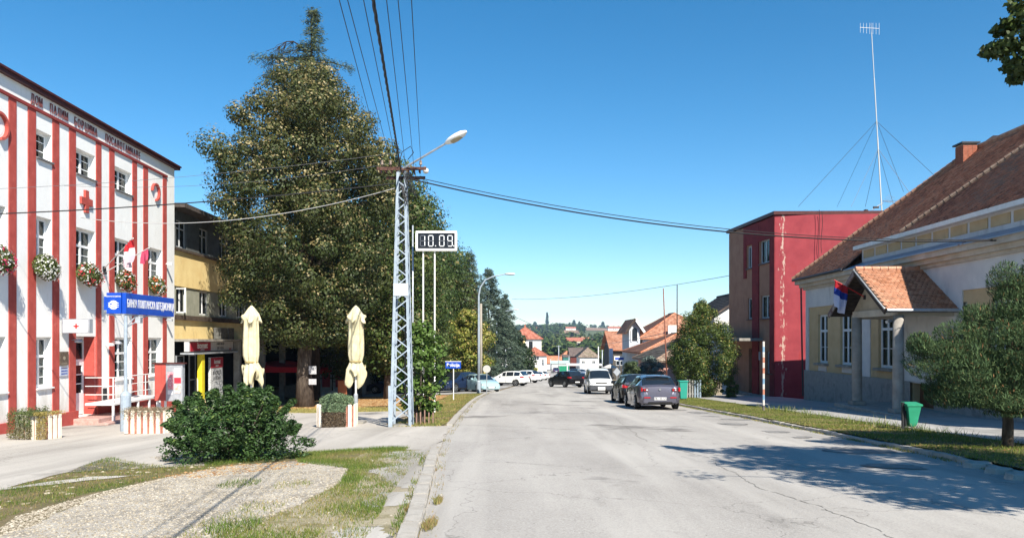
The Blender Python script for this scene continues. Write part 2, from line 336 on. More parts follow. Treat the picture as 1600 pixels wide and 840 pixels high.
# left: parking lot, verge, forecourt, driveway
sheet('parking_lot', [(-30,57),(-3.2,57)] + [(le(y)-.35, y) for y in np.arange(58, 240, 4.)] + [(-30, 240)], .012, walk_m)
sheet('forecourt', ragged([(-40,-2),(-8.5,-2),(-8.3,8.5),(-7.7,11.2),(-7.9,13.3),(-8.4,15.5),(-7.3,14.4),(-6.3,13.7),(-5.5,13.8),(-4.2,15.2),(-3.2,15.8),(-2.2,15.7),(-1.62,15.5),(-1.86,22.5),(-3.6,22.9),(-4.1,24.2),(-4.0,32.5),(-9,33),(-11.5,36),(-12,44),(-40,44)], .4, .05, 3), .012, fore_m)
sheet('gravel_patch', ragged([(-4.6,1),(-5.2,7.5),(-5.5,9),(-5.65,10.6),(-5.55,12.2),(-5.2,13.6),(-3.9,14.1),(-2.9,13.4),(-2.55,11.6),(-2.6,9.2),(-2.75,7.8),(-2.5,1)], .12, .05, 5), .012, grav_m)
sheet('small_gravel_patch', ragged([(-7.5,15.6),(-6.2,13.9),(-5.0,14.6),(-5.2,16.6),(-6.4,16.8)], .2, .12, 6), .018, grav_m)
sheet('bare_strip', ragged([(-7.7,11.3),(-6.4,12.4),(-6.1,12.7),(-7.1,12.6)], .15, .06, 9), .016, fore_m)
sheet('broken_asphalt', ragged([(-1.95,11.2),(-1.35,10.4),(-1.45,12.2),(-1.65,15.6),(-2.5,15.5),(-2.35,14.2),(-2.05,13.4),(-2.3,12.4)], .06, .09, 8), .01, old_m); sheet('broken_asphalt', ragged([(-1.75,9.0),(-1.3,9.2),(-1.35,10.0),(-1.8,10.1)], .06, .1, 18), .01, old_m)
sheet('crumbled_asphalt', ragged([(-1.6,5.2),(-1.1,5.2),(-1.15,6.4),(-1.3,7.9),(-1.75,7.6),(-1.5,6.4)], .06, .09, 11), .01, old_m)
sheet('leaf_litter_bed', ragged([(-13,39),(-4.2,36.5),(-2.9,40),(-2.9,55),(-14,56)], .5, .3, 12), .008, litter_m)
for i, (px, py, a, b_) in enumerate([(1112,650,.9,.5),(1150,655,.7,.45),(1213,674,.95,.5),(1090,644,.8,.6),(1055,640,.8,.5),(1345,704,1.1,.5),(1255,683,.7,.35),(1140,662,.6,.3),(1390,728,.9,.4)]):
    Y = 1888/(py-580.7); x = (px-800)*Y/F
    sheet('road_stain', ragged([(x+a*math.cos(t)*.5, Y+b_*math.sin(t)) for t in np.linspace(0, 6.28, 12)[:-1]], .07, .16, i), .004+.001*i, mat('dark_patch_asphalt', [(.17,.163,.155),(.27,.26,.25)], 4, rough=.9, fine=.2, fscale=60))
crackm = mat('dark_crack', [(.14,.13,.115),(.24,.23,.21)], 7, rough=1)  # mottled dark grey-brown of the crack ribbons
def crack(pts, wd, seed, name='road_crack'):
    r = random.Random(seed); P = []
    for (a, b_) in zip(pts, pts[1:]):
        n = max(2, int(math.dist(a, b_)/.09)); P += [(a[0]+(b_[0]-a[0])*k/n, a[1]+(b_[1]-a[1])*k/n) for k in range(n)]
    x = 0; V = []; Fc = []
    for i, (px, py) in enumerate(P):
        x = x*.86 + r.uniform(-.03, .03); ww = wd*r.uniform(.3, 1.2); V += [(px+x-ww/2, py-ww*.2, G(px,py)+.0035), (px+x+ww/2, py+ww*.2, G(px,py)+.0035)]
        if i and r.random() > .08: Fc.append((2*i-2, 2*i-1, 2*i+1, 2*i))
    nmesh(name, V, Fc, crackm, kind='structure')
def gp(px, py, d=0): Y = (EYE-d)*F/(py-580.7); return ((px-800)*Y/F, Y)
crack([gp(1020,690), gp(1110,716), gp(1190,764), gp(1290,790), gp(1400,840), gp(1500,900)], .016, 1)
crack([gp(838,668), gp(900,671), gp(1000,670), gp(1100,671)], .05, 2)
crack([gp(900,640), gp(960,652), gp(1010,690)], .02, 3)
crack([gp(700,662), gp(835,668)], .03, 4)
crack([gp(760,718), gp(900,730), gp(1020,745)], .012, 8)
# kerbs: single stones
def kerb(name, side, y0, y1, f, off, hh, wd, seed, lab):
    k = bpy.data.objects.new(name, None); col.objects.link(k); k['kind'] = 'structure'; r = random.Random(seed); y = y0; meshes = []
    for v in range(5):
        b = MB(); b.box(-.5, .5, -.5, .5, 0, 1); o = b.build('kerb_stone', kerbm); me = o.data
        bm = bmesh.new(); bm.from_mesh(me)
        for q in bm.verts: q.co.x *= wd; q.co.z *= hh; q.co.y *= .98
        bmesh.ops.subdivide_edges(bm, edges=[e for e in bm.edges if abs(e.verts[0].co.y-e.verts[1].co.y) > .5], cuts=3)
        bmesh.ops.bevel(bm, geom=[e for e in bm.edges if e.is_manifold and e.calc_face_angle(0) > .5], offset=.014, segments=2, affect='EDGES')
        for q in bm.verts: q.co += Vector((r.uniform(-1,1)*.007, r.uniform(-1,1)*.006, r.uniform(-1,1)*.006))
        bm.to_mesh(me); bm.free(); bpy.data.objects.remove(o); meshes.append(me)
    while y < y1:
        L = r.uniform(.85, 1.0); ym = y+L/2; x = f(ym)+off; dx = (f(y+L)-f(y)); o = bpy.data.objects.new('kerb_stone', meshes[r.randrange(5)]); col.objects.link(o); o.parent = k
        o.location = (x + r.uniform(-.008,.008), ym, G(x, ym)-hh+.075+r.uniform(-.012,.01)+(-.07 if side < 0 and 15.4 < ym < 22.4 else 0)); o.scale = (1, L-.012, 1)
        o.rotation_euler = (math.atan(-.043), r.uniform(-.02,.02), -math.atan2(dx, L) + r.uniform(-.012,.012)); y += L
    return k
kerb('kerb', -1, 3.2, 64, le, -.10, .2, .19, 3, '')
kerb('kerb', 1, 9, 45, re_, .08, .2, .16, 4, '')
# hand-placed broken flat stones at the near right kerb
for i, (px, py, a, b_) in enumerate([(1528,724,.62,.42),(1562,733,.5,.36),(1596,742,.6,.4)]):
    x, Y = gp(px, py, .06); ss = MB(); pts = [(a*.5*math.cos(t)*random.uniform(.8,1.1), b_*.5*math.sin(t)*random.uniform(.8,1.1)) for t in np.linspace(0, 6.28, 9)[:-1]]
    n = len(pts); ss.add([(p[0], p[1], 0) for p in pts] + [(p[0]*.88, p[1]*.88, .09+random.uniform(-.01,.01)) for p in pts], [tuple(range(n, 2*n))] + [(k, (k+1)%n, (k+1)%n+n, k+n) for k in range(n)])
    o = ss.build('stone_slab', kerbm, bevel=.008); o.location = (x, Y, G(x, Y)+.0)
    tag(o, ['flat broken concrete slab at the right kerb, farthest of three by the street edge', 'flat broken concrete slab at the right kerb, middle one of three', 'flat broken concrete slab at the right kerb, nearest the right picture edge'][i], 'stone slab', 'broken slabs at the kerb')

# ------------------------------------------------------------ small ground cover
def inside(poly, x, y):
    c = np.zeros(len(x), bool); n = len(poly)
    for i in range(n):
        x1, y1 = poly[i]; x2, y2 = poly[(i+1) % n]
        if y1 == y2: continue
        k = ((y1 > y) != (y2 > y)) & (x < (x2-x1)*(y-y1)/(y2-y1)+x1); c ^= k
    return c
def noise2(x, y, s, seed):
    r = np.random.default_rng(seed); v = 0
    for k in range(5): a, b_, c = r.uniform(-1,1), r.uniform(-1,1), r.uniform(0,6); m = math.hypot(a,b_)+.2; v = v + np.sin((a*x+b_*y)/m*s*(1+.6*k)+c)
    return v/5
def scatter(poly, n, seed):
    r = np.random.default_rng(seed); P = np.array(poly); x = r.uniform(P[:,0].min(), P[:,0].max(), n*4); y = r.uniform(P[:,1].min(), P[:,1].max(), n*4); k = inside(poly, x, y); return x[k][:n], y[k][:n]
grass_m = mat('grass_blade', (1,1,1), rough=.8, attr='tint', trans=.35, spec=.15)
def grass(name, poly, n, hgt, wid, cols, off, seed, holes=None, thin=.0, up=None):
    r = np.random.default_rng(seed); x, y = scatter(poly, n, seed); nz = noise2(x, y, 2.2, seed)
    keep = nz + r.uniform(-.5,.5,len(x))*.9 > -.55 + thin
    if holes:
        for h in holes: keep &= ~(inside(h, x, y) & (r.random(len(x)) > .22+.5*(noise2(x, y, 5, 77) > .25)))
    x, y, nz = x[keep], y[keep], nz[keep]; m = len(x); z = Gn(x, y) + off
    a = r.uniform(0, 6.28, m); h = hgt*r.uniform(.35, 1.2, m)*(1+.5*nz); w_ = wid*r.uniform(.6, 1.3, m); la = r.uniform(0, 6.28, m); ll = h*r.uniform(.2, .95, m)
    V = np.zeros((m, 3, 3)); V[:,0] = np.c_[x-np.cos(a)*w_, y-np.sin(a)*w_, z-.01]; V[:,1] = np.c_[x+np.cos(a)*w_, y+np.sin(a)*w_, z-.01]; V[:,2] = np.c_[x+np.cos(la)*ll, y+np.sin(la)*ll, z+h]
    C = np.array(cols); t = np.clip((nz+1)/2 + r.normal(0,.28,m), 0, .999)*(len(C)-1); i = t.astype(int); fr = (t-i)[:,None]; c = (C[i]*(1-fr)+C[np.minimum(i+1,len(C)-1)]*fr)*r.uniform(.7,1.25,(m,1))
    o = nmesh(name, V.reshape(-1,3), np.arange(m*3).reshape(-1,3), grass_m, colr=np.repeat(c, 3, axis=0), kind='stuff'); return o
green = [(.35,.27,.12),(.24,.24,.07),(.13,.19,.035),(.10,.17,.03)]
dry = [(.42,.30,.14),(.36,.30,.12),(.22,.24,.06),(.15,.2,.05)]
g1 = [(-15,3),(-9,3),(-8.1,9),(-7.6,11.0),(-7.8,13.2),(-8.5,15.9),(-7.0,14.3),(-6.3,13.8),(-5.4,13.9),(-4.6,14.6),(-5.2,13.6),(-5.7,12.2),(-6,10.6),(-6,9),(-5.4,7.5),(-4.7,3)]
bare = [(-7.7,11.3),(-6.4,12.4),(-6.1,12.7),(-7.1,12.6)]
tag(grass('grass_strip', g1, 44000, .05, .006, [(.38,.26,.12),(.24,.23,.07),(.12,.17,.035),(.08,.14,.025)], .0, 1, [bare], .1), 'short green grass strip between forecourt asphalt and gravel', 'grass', kind='stuff')
sheet('turf', [(-16,2),(-9.3,2),(-8.9,9),(-8.3,11.4),(-8.5,13.6),(-9.1,16.6),(-7.3,15.2),(-6.2,14.5),(-5.2,14.5),(-4.4,15.6),(-3.0,16.1),(-3.0,13.0),(-5,13),(-5.3,12.2),(-5.4,10.6),(-5.4,9),(-4.9,7.5),(-4.2,2)], .006, turf_m)
g2 = [(-3.9,13.8),(-4.4,15.2),(-3.2,15.9),(-2.3,15.7),(-1.75,15.0),(-1.6,10),(-1.3,6),(-1.15,3.5),(-3.2,3.5),(-2.9,7.8),(-2.6,9.2),(-2.5,11),(-2.75,12.7)]
sheet('turf', [(-3.0,16.1),(-1.55,16.1),(-1.5,13),(-1.2,9),(-.95,5),(-.75,2),(-3.4,2),(-3.2,8),(-3.0,11.6),(-3.0,12.9)], .0065, mat('worn_turf_soil', [(.26,.22,.15),(.34,.30,.22),(.16,.14,.06)], 1.3, rough=1, bump=.6, bscale=40, fine=.3, fscale=90))
pa = [(-2.15,10.2),(-1.3,9.4),(-1.7,15.4),(-2.6,15.3)]; pb = [(-1.9,5.2),(-1.15,5.2),(-1.3,8.2),(-1.9,8.0)]
tag(grass('grass_patch', g2, 56000, .055, .006, green, .0, 2, [pa, pb], .05), 'patchy grass between gravel and left kerb in the foreground', 'grass', kind='stuff')
tag(grass('weed_fringe', [(-3.2,3.5),(-2.5,3.5),(-2.7,8),(-2.9,11),(-3.6,12.5),(-3.3,9),(-3.6,6)], 5000, .04, .006, dry, .01, 3, None, .6), 'sparse dry weeds spreading over the gravel edge', 'weeds', kind='stuff')
tag(grass('driveway_edge_grass', [(-5.5,13.6),(-4.2,15.0),(-3.2,15.65),(-2.2,15.5),(-2.2,16.1),(-3.4,16.1),(-4.6,15.5),(-5.8,14.2)], 6000, .07, .007, green[1:], .0, 4), 'taller green grass along the near edge of the driveway', 'grass', kind='stuff')
kl = [(le(y)-.02, y) for y in np.arange(4, 60, 2.)] + [(le(y)+.17, y) for y in np.arange(58, 2, -2.)]
tag(grass('kerb_weeds', kl, 9000, .05, .006, [(.42,.28,.14),(.3,.24,.1),(.2,.22,.07)], .0, 5, None, .75), 'dry weeds and straw growing in the gutter of the left kerb', 'weeds', kind='stuff')
kl2 = [(le(y)-.3, y) for y in np.arange(4, 16, 2.)] + [(le(y)-.2, y) for y in np.arange(16, 3, -2.)]
tag(grass('kerb_joint_weeds', kl2, 2200, .05, .006, green, .04, 15, None, .5), 'grass tufts behind the left kerb stones', 'weeds', kind='stuff')
vl = [(-3.6,22.6),(-2.1,22.3)] + [(le(y)-.28, y) for y in np.arange(24, 58, 2.)] + [(-4.5,57),(-4.2,37),(-3.9,32.5)]
sheet('turf', vl, .01, turf_m)
tag(grass('verge_grass', vl, 26000, .08, .012, dry, .0, 6, None, .1), 'yellowing grass verge along the left kerb behind the lattice pole', 'grass', kind='stuff')
tag(grass('tree_edge_grass', [(-16,33.5),(-4,32.6),(-4,37),(-13,39.5)], 16000, .06, .014, [(.45,.36,.12),(.4,.36,.12),(.28,.28,.09)], .0, 7), 'yellow-green grass strip at the foot of the big tree', 'grass', kind='stuff')
vr = [(re_(y)+.14, y) for y in np.arange(9, 58, 2.)] + [(10.7, y) for y in np.arange(57, 7, -2.)]
tag(grass('bank_grass', vr, 80000, .06, .011, [(.34,.28,.12),(.24,.25,.07),(.17,.21,.045),(.12,.17,.035)], .09, 8, None, -.1), 'green grass verge between the right kerb and the pavement', 'grass', kind='stuff')
tag(grass('tall_weeds', [(9.6,15),(10.7,15),(10.8,32),(10.3,32)], 1600, .22, .010, green[1:]+[(.5,.45,.3)], .09, 9, None, .35), 'taller flowering weeds along the pavement edge', 'weeds', kind='stuff')
tag(grass('gutter_grass', [(re_(y)-.16, y) for y in np.arange(9, 46, 2.)] + [(re_(y)+.03, y) for y in np.arange(45, 8, -2.)], 7000, .05, .008, dry, .0, 10, None, .3), 'dry grass in the gutter of the right kerb', 'weeds', kind='stuff')
for i, (px, py, s, n) in enumerate([(690,835,.22,380),(700,797,.15,260),(375,760,.3,240),(366,836,.28,320),(690,745,.14,200),(655,810,.12,160)]):
    x, Y = gp(px, py, -.1); poly = [(x-(.12 if i in (0,1,4,5) else 0)+s*(.35 if i in (0,1,4,5) else 1)*math.cos(t), Y+s*1.6*math.sin(t)) for t in np.linspace(0, 6.2, 9)]
    tag(grass('weed_tuft', poly, n, .06 if i != 3 else .09, .005, green[1:] if i in (2,3) else [(.4,.25,.13),(.3,.26,.1),(.2,.24,.07)], .02, 30+i),
        ['dry brown weed tuft against the kerb at the bottom edge', 'reddish dry weed tuft in the gutter, second from the bottom', 'green trailing weed on the gravel in front of the bush', 'green weed tuft at the bottom edge of the gravel', 'thin dry weed tuft in the gutter beside the broken asphalt', 'small weed tuft on top of the left kerb'][i], 'weed', 'weed tufts by the kerb and gravel')
# pebbles and fallen leaves
def pebbles(name, poly, n, smin, smax, seed, off=.012, cols=None, flat=.6, kind='stuff'):
    r = np.random.default_rng(seed); x, y = scatter(poly, n, seed); m = len(x); s = smin + (smax-smin)*r.random(m)**3
    base = np.array([(1,0,0),(.3,.9,0),(-.8,.6,0),(-.8,-.6,0),(.3,-.95,0),(0,0,1)], float)
    fc = np.array([(0,1,5),(1,2,5),(2,3,5),(3,4,5),(4,0,5)]); a = r.uniform(0, 6.28, m); ca, sa = np.cos(a), np.sin(a)
    B = base[None]*(1+r.uniform(-.3,.3,(m,6,3))); X = (B[...,0]*ca[:,None]-B[...,1]*sa[:,None])*s[:,None]; Yv = (B[...,0]*sa[:,None]+B[...,1]*ca[:,None])*s[:,None]; Z = B[...,2]*s[:,None]*flat
    V = np.stack([X+x[:,None], Yv+y[:,None], Z+(Gn(x,y)+off-.002)[:,None]], -1).reshape(-1,3); Fc = (fc[None]+np.arange(m)[:,None,None]*6).reshape(-1,3)
    C = np.array(cols or [(.55,.5,.44),(.8,.76,.7),(1,.97,.92),(.42,.38,.33)]); c = C[r.integers(0,len(C),m)]*r.uniform(.8,1.1,(m,1))
    return nmesh(name, V, Fc, stone_m, colr=np.repeat(c, 6, axis=0), kind=kind)
gpoly = [(-4.6,4),(-5.3,7.5),(-5.9,9),(-5.9,10.6),(-5.6,12.2),(-5.2,13.4),(-3.9,13.9),(-2.75,12.7),(-2.5,11),(-2.6,9.2),(-2.75,7.8),(-2.5,4)]
tag(pebbles('gravel', gpoly, 62000, .005, .021, 1, cols=[(.7,.66,.58),(.85,.81,.74),(1,.97,.92),(.45,.41,.36),(.75,.69,.6)]), 'pale crushed gravel covering the foreground patch', 'gravel', kind='stuff')
tag(pebbles('loose_gravel', [(-7.5,15.6),(-6.2,13.9),(-5.0,14.6),(-5.2,16.6),(-6.4,16.8)], 2500, .006, .02, 2, .018), 'loose stones left of the bush on the forecourt', 'gravel', kind='stuff')
tag(pebbles('scattered_stones', [(-2.6,5),(-1.1,5),(-1.6,15),(-3,15)], 2500, .005, .022, 3, .006), 'small stones scattered in the patchy grass by the kerb', 'gravel', kind='stuff')
tag(pebbles('grass_strip_stones', g1, 260, .02, .07, 4, .01, [(.75,.68,.55),(.9,.85,.75)], .3), 'pale flat stones scattered in the grass strip', 'stones', kind='stuff')
tag(pebbles('gutter_grit', kl, 1500, .004, .02, 5, .002), 'grit lying in the gutter of the left kerb', 'gravel', kind='stuff')
lf = [(.62,.34,.14),(.85,.55,.28),(.45,.24,.1),(.9,.68,.4)]
tag(pebbles('fallen_leaves', [(-13,38.5),(-4.2,36.2),(-2.9,40),(-2.9,55),(-14,56)], 26000, .03, .09, 6, .01, lf, .3), 'orange fallen leaves covering the ground under the trees', 'leaves', kind='stuff')
tag(pebbles('kerb_leaves', [(8.2,9),(10.3,9),(10.5,22),(8.3,22)], 1200, .015, .04, 7, .11, lf, .3), 'dry leaves lying in the shaded right verge', 'leaves', kind='stuff')
tag(pebbles('street_leaves', [(-5.8,12.2),(-5,12),(-3.6,13.2),(-3.8,14.2),(-5.2,13.7)], 700, .015, .04, 8, .014, lf, .4), 'brown leaf litter along the front of the bush', 'leaves', kind='stuff')
# ------------------------------------------------------------ red and white three-storey building (left)
LF = Fac((-15.74, 17.0), (-16.54, 37.0)); gz = -1.75
lb = thing('striped_building', 'white three-storey building with red vertical stripes, brown eave and flower boxes', 'building', (*LF.A, gz), LF.rz, worldz=True)
U, Z = LF.u, LF.z
colw = {'a': (U(-22), U(9)), 'b': (U(56), U(80.5)), 'c': (U(118), U(148.5)), 'd': (U(178.5), U(205.5)), 'e': (U(231.5), U(253))}
z3, z2, z1 = (7.77, 8.72), (4.1, 5.78), (-.05, 1.68)
holes = []; wins = []
for k, (a, b_) in colw.items():
    if k in 'bcd': holes.append((a, b_, *z3)); wins.append((a, b_, *z3, 3))
    holes.append((a, b_, *z2)); wins.append((a, b_, *z2, 2))
    if k != 'c': holes.append((a, b_, *z1)); wins.append((a, b_, *z1, 1))
dz0 = -1.3; holes.append((colw['c'][0], colw['c'][1], dz0, 1.72, .55))
# front wall with openings, side and rear walls
m = MB(); wall(m, 0, LF.L, -2.6, 9.93, holes, .32)
m.quad((LF.L,0,-2.6),(LF.L,12,-2.6),(LF.L,12,9.93),(LF.L,0,9.93)); m.quad((0,0,-2.6),(0,12,-2.6),(0,12,9.93),(0,0,9.93)); m.quad((0,12,-2.6),(LF.L,12,-2.6),(LF.L,12,9.93),(0,12,9.93))
m.build('wall', white_wall, lb)
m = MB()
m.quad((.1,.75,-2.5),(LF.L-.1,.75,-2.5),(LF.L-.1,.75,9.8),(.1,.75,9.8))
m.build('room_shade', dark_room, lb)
# eave, roof, moulding
m = MB(); m.box(-.2, LF.L+.3, -.17, 12.3, 9.93, 10.05); m.box(-.2, LF.L+.34, -.22, 12.35, 10.05, 10.12)
m.build('eave', brown_metal, lb)
MB().add([(-.2,-.2,10.12),(LF.L+.3,-.2,10.12),(LF.L+.3,12.3,10.12),(-.2,12.3,10.12),(3,6,10.6),(LF.L-3,6,10.6)], [(0,1,5,4),(1,2,5),(2,3,4,5),(3,0,4)]).build('roof', brown_metal, lb)
MB().box(-.1, U(260), -.07, .02, 9.31, 9.41).build('moulding', mat('moulding_red', [(.20,.03,.028),(.27,.045,.04)], 5, rough=.8), lb)
st = [(-28,-17),(13,24.5),(43,55),(81.5,91.5),(107.5,117.5),(149.5,157.5),(170.3,178),(206.5,213.3),(223.5,230.5),(254,259.8)]
for a, b_ in st:
    ua, ub = U(a), U(b_); zb = -1.03
    if a == 107.5 or a == 149.5: zb = -1.03
    MB().box(ua, ub, -.03, .01, zb, 9.30).build('pilaster', red_wall, lb)
m = MB()
for a, b_ in ((-1, colw['c'][0]), (colw['c'][1], LF.L+.04)): m.box(a, b_, -.11, .02, -2.6, -1.03)
m.build('plinth', red_wall, lb)
# red lining of the doorway
da, db = colw['c']
m = MB(); m.box(db-.012, db+.002, .004, .55, dz0, 1.70); m.box(db, db+.34, -.078, -.0, dz0, 1.72); m.build('door_jamb', red_wall, lb)
for a, b_, c, d, s in wins:
    wide = (b_-a) > 1.2
    w_ = window(lb, a, b_, c, d, .2, pvc, gl, cols=2 if wide else 1 if s == 3 else 2, rows=(.62,) if s < 3 else (), curtain=(curt, 'side') if s < 3 else None, bars=(2 if s < 3 else 2), fw=.095)
    MB().box(a-.03, b_+.03, -.09, .2, c-.05, c-.002).build('sill', sillm if s != 1 else pvc, w_)
# extra mullions show as glazing bars
# doors
d0 = MB(); y = .42; d0.box(da,da+.08,y,y+.07,dz0,1.70); d0.box(db-.09,db-.015,y,y+.07,dz0,1.70); d0.box(da+.08,db-.09,y,y+.07,.72,.84); d0.box(da+.08,db-.09,y,y+.07,1.62,1.70); d0.box((da+db)/2-.04,(da+db)/2+.04,y,y+.07,.84,1.62)
do = d0.build('door_frame', pvc, lb)
MB().box(da+.08, db-.09, y+.03, y+.036, .84, 1.62).build('pane', gl, do)
for k, (a, b_) in enumerate(((da+.085, da+.085+(db-da-.19)*.38), (da+.095+(db-da-.19)*.38, db-.095))):
    e = MB(); e.box(a,a+.08,y-.02,y+.04,dz0+.03,.71); e.box(b_-.08,b_,y-.02,y+.04,dz0+.03,.71); e.box(a+.08,b_-.08,y-.02,y+.04,dz0+.03,dz0+.85); e.box(a+.08,b_-.08,y-.02,y+.04,.61,.71)
    for q in range(1, 3): z_ = dz0+.85+q*(.61-dz0-.85)/3; e.box(a+.08,b_-.08,y-.01,y+.03,z_-.02,z_+.02)
    o = e.build('door', pvc, lb); MB().box(a+.07,b_-.07,y+.01,y+.016,dz0+.8,.64).build('pane', gl, o)
    if k == 0: MB().tube([(b_-.04,y-.02,-.3),(b_-.04,y-.07,-.3),(b_-.04,y-.07,-.15),(b_-.04,y-.02,-.15)], .012).build('handle', dgrey, o)
stepm = mat('terrazzo_step', [(.38,.22,.19),(.5,.34,.3)], 8, rough=.8, fine=.15, bump=.2)
MB().box(da-.35, db+.75, -1.0, .5, -2.2, -1.31).build('step', stepm, lb, bevel=.015); MB().box(da-.45, db+1.5, -1.4, -.999, -2.2, -1.46).build('step', stepm, lb, bevel=.015)
# round blind windows with a thick half ring
for px, py, r0 in ((241.5, 300, .40), (-4, 196, .44)):
    uc, zc = U(px), Z(px, py); b_ = MB(); n = 22
    for k in range(n):
        a0, a1 = [R(-85 + 265*q/n) for q in (k, k+1)]
        P = lambda a, r, y: (uc-r*math.cos(a)*-1, y, zc+r*math.sin(a))
        b_.add([P(a0,r0,-.12),P(a1,r0,-.12),P(a1,r0-.08,-.12),P(a0,r0-.08,-.12),P(a0,r0,.01),P(a1,r0,.01),P(a1,r0-.08,.01),P(a0,r0-.08,.01)], [(0,1,2,3),(0,4,5,1),(3,2,6,7),(0,3,7,4),(1,5,6,2)])
    b_.build('round_moulding', red_wall, lb)
    MB().lathe([(r0-.14,-.004),(r0-.14,.002)], (uc,0,zc), 20, 'y').build('roundel', white_wall, lb)
# red cross on the wall
cx, cz = U(133), Z(133, 315); MB().prism([(cx-.12,cz-.42),(cx+.12,cz-.42),(cx+.12,cz-.13),(cx+.4,cz-.13),(cx+.4,cz+.13),(cx+.12,cz+.13),(cx+.12,cz+.42),(cx-.12,cz+.42),(cx-.12,cz+.13),(cx-.4,cz+.13),(cx-.4,cz-.13),(cx-.12,cz-.13)], -.09, .003).build('red_cross', red_wall, lb)
letm = mat('letter_dark_red', (.2,.07,.07), rough=.6)
for s, a, b_ in (('ДОМ', 46.5, 65.5), ('ПАЛИМ', 76, 105.5), ('БОРЦИМА', 114, 151.5), ('ПОСАВОТАМНАВЕ', 163, 219)):
    ua, ub = U(a), U(b_); n = len(s)
    for i, ch in enumerate(s): text('letter', ch, .44, letm, lb, (ua+(ub-ua)*(i+.5)/n, -.03, 9.635), ext=.014, sx=min(1, (ub-ua)/n/.40), bold=-.004)
# plaques by the door, little wall box
pu = U(98.5)
o = MB().box(pu-.27, pu+.27, -.05, 0, Z(98,570), Z(98,549)).build('plaque', mat('bronze_plaque', [(.09,.07,.05),(.16,.12,.09)], 12, rough=.5), lb, label='dark memorial plaque with small crest and lines of lettering beside the door')
cr = MB(); cr.lathe([(.07,-.004),(.07,.002)], (pu,-.053,.93), 14, 'y'); cr.build('crest', mat('pale_bronze', (.3,.26,.2), rough=.5), o)
for k in range(3):
    MB().box(pu-.2, pu+.2-.05*(k%2), -.055, -.051, .72-.07*k, .75-.07*k).build('engraved_line', MATS['pale_bronze'], o)
o = MB().box(pu-.26, pu+.26, -.045, 0, Z(98,587), Z(98,571.5)).build('plaque', mat('pale_blue_plaque', [(.35,.42,.55),(.5,.55,.65)], 7, rough=.4), lb, label='pale blue enamel plaque below the memorial plaque')
for k in range(3): MB().box(pu-.2, pu+.2, -.05, -.046, Z(98,587)+.07+.1*k, Z(98,587)+.1+.1*k).build('printed_line', bluep, o)
uu = U(163); MB().box(uu-.12, uu+.12, -.05, .0, Z(163,623), Z(163,606)).build('vent_grille', dgrey, lb)
# wall lamps and cameras
for px, py in ((111,531),(174,534)):
    u = U(px); q = MB(); q.tube([(u,0,Z(px,py)),(u,-.25,Z(px,py)+.03)], .015); q.lathe([(.03,.1),(.14,.02),(.15,-.03),(.05,-.05)], (u,-.28,Z(px,py)-.05), 12); q.build('wall_lamp', galv, lb, smooth=True)
for px, py in ((258,500),(164,538),(258,412)):
    u = U(px); q = MB(); q.tube([(u,0,Z(px,py)),(u,-.12,Z(px,py))], .015); q.box(u-.06,u+.06,-.34,-.1,Z(px,py)-.05,Z(px,py)+.06); q.build('security_camera', whitep if py != 500 else galv, lb)
# flower boxes (things of their own)
petals = mat('petal', (1,1,1), rough=.7, attr='tint', trans=.3); leafm = mat('leaf', (1,1,1), rough=.55, spec=.35, attr='tint', trans=.25)
def quads(P, S, N, T, C, name, m, parent=None, kind=None, asp=.62, fold=0):
    """leaf cards: centre P, half length S, normal N, tangent T"""
    N = N/np.linalg.norm(N, axis=1, keepdims=True); T = T-(T*N).sum(1, keepdims=True)*N; T /= np.linalg.norm(T, axis=1, keepdims=True)+1e-9; B = np.cross(N, T); s = S[:,None]
    V = np.stack([P-T*s, P+B*s*asp-T*s*.1+N*s*fold, P+T*s, P-B*s*asp-T*s*.1+N*s*fold], 1).reshape(-1,3)
    return nmesh(name, V, np.arange(len(P)*4).reshape(-1,4), m, parent, np.repeat(C, 4, axis=0), kind)
def rnd_dirs(r, n): v = r.normal(size=(n,3)); return v/np.linalg.norm(v, axis=1, keepdims=True)
fl = [('flower box of pink and white blooms at the left picture edge', -4, [(.75,.75,.72),(.6,.05,.14)]), ('flower box with mostly white blooms, second from the left', 70, [(.8,.8,.78),(.7,.7,.66)]), ('flower box of white and red blooms above the red cross lightbox', 138, [(.78,.76,.74),(.6,.06,.08)]),
      ('flower box with red and white blooms behind the flags', 195, [(.6,.05,.05),(.75,.7,.68),(.62,.1,.08)]), ('flower box of white and orange blooms nearest the yellow building', 244, [(.78,.78,.76),(.55,.12,.04)])]
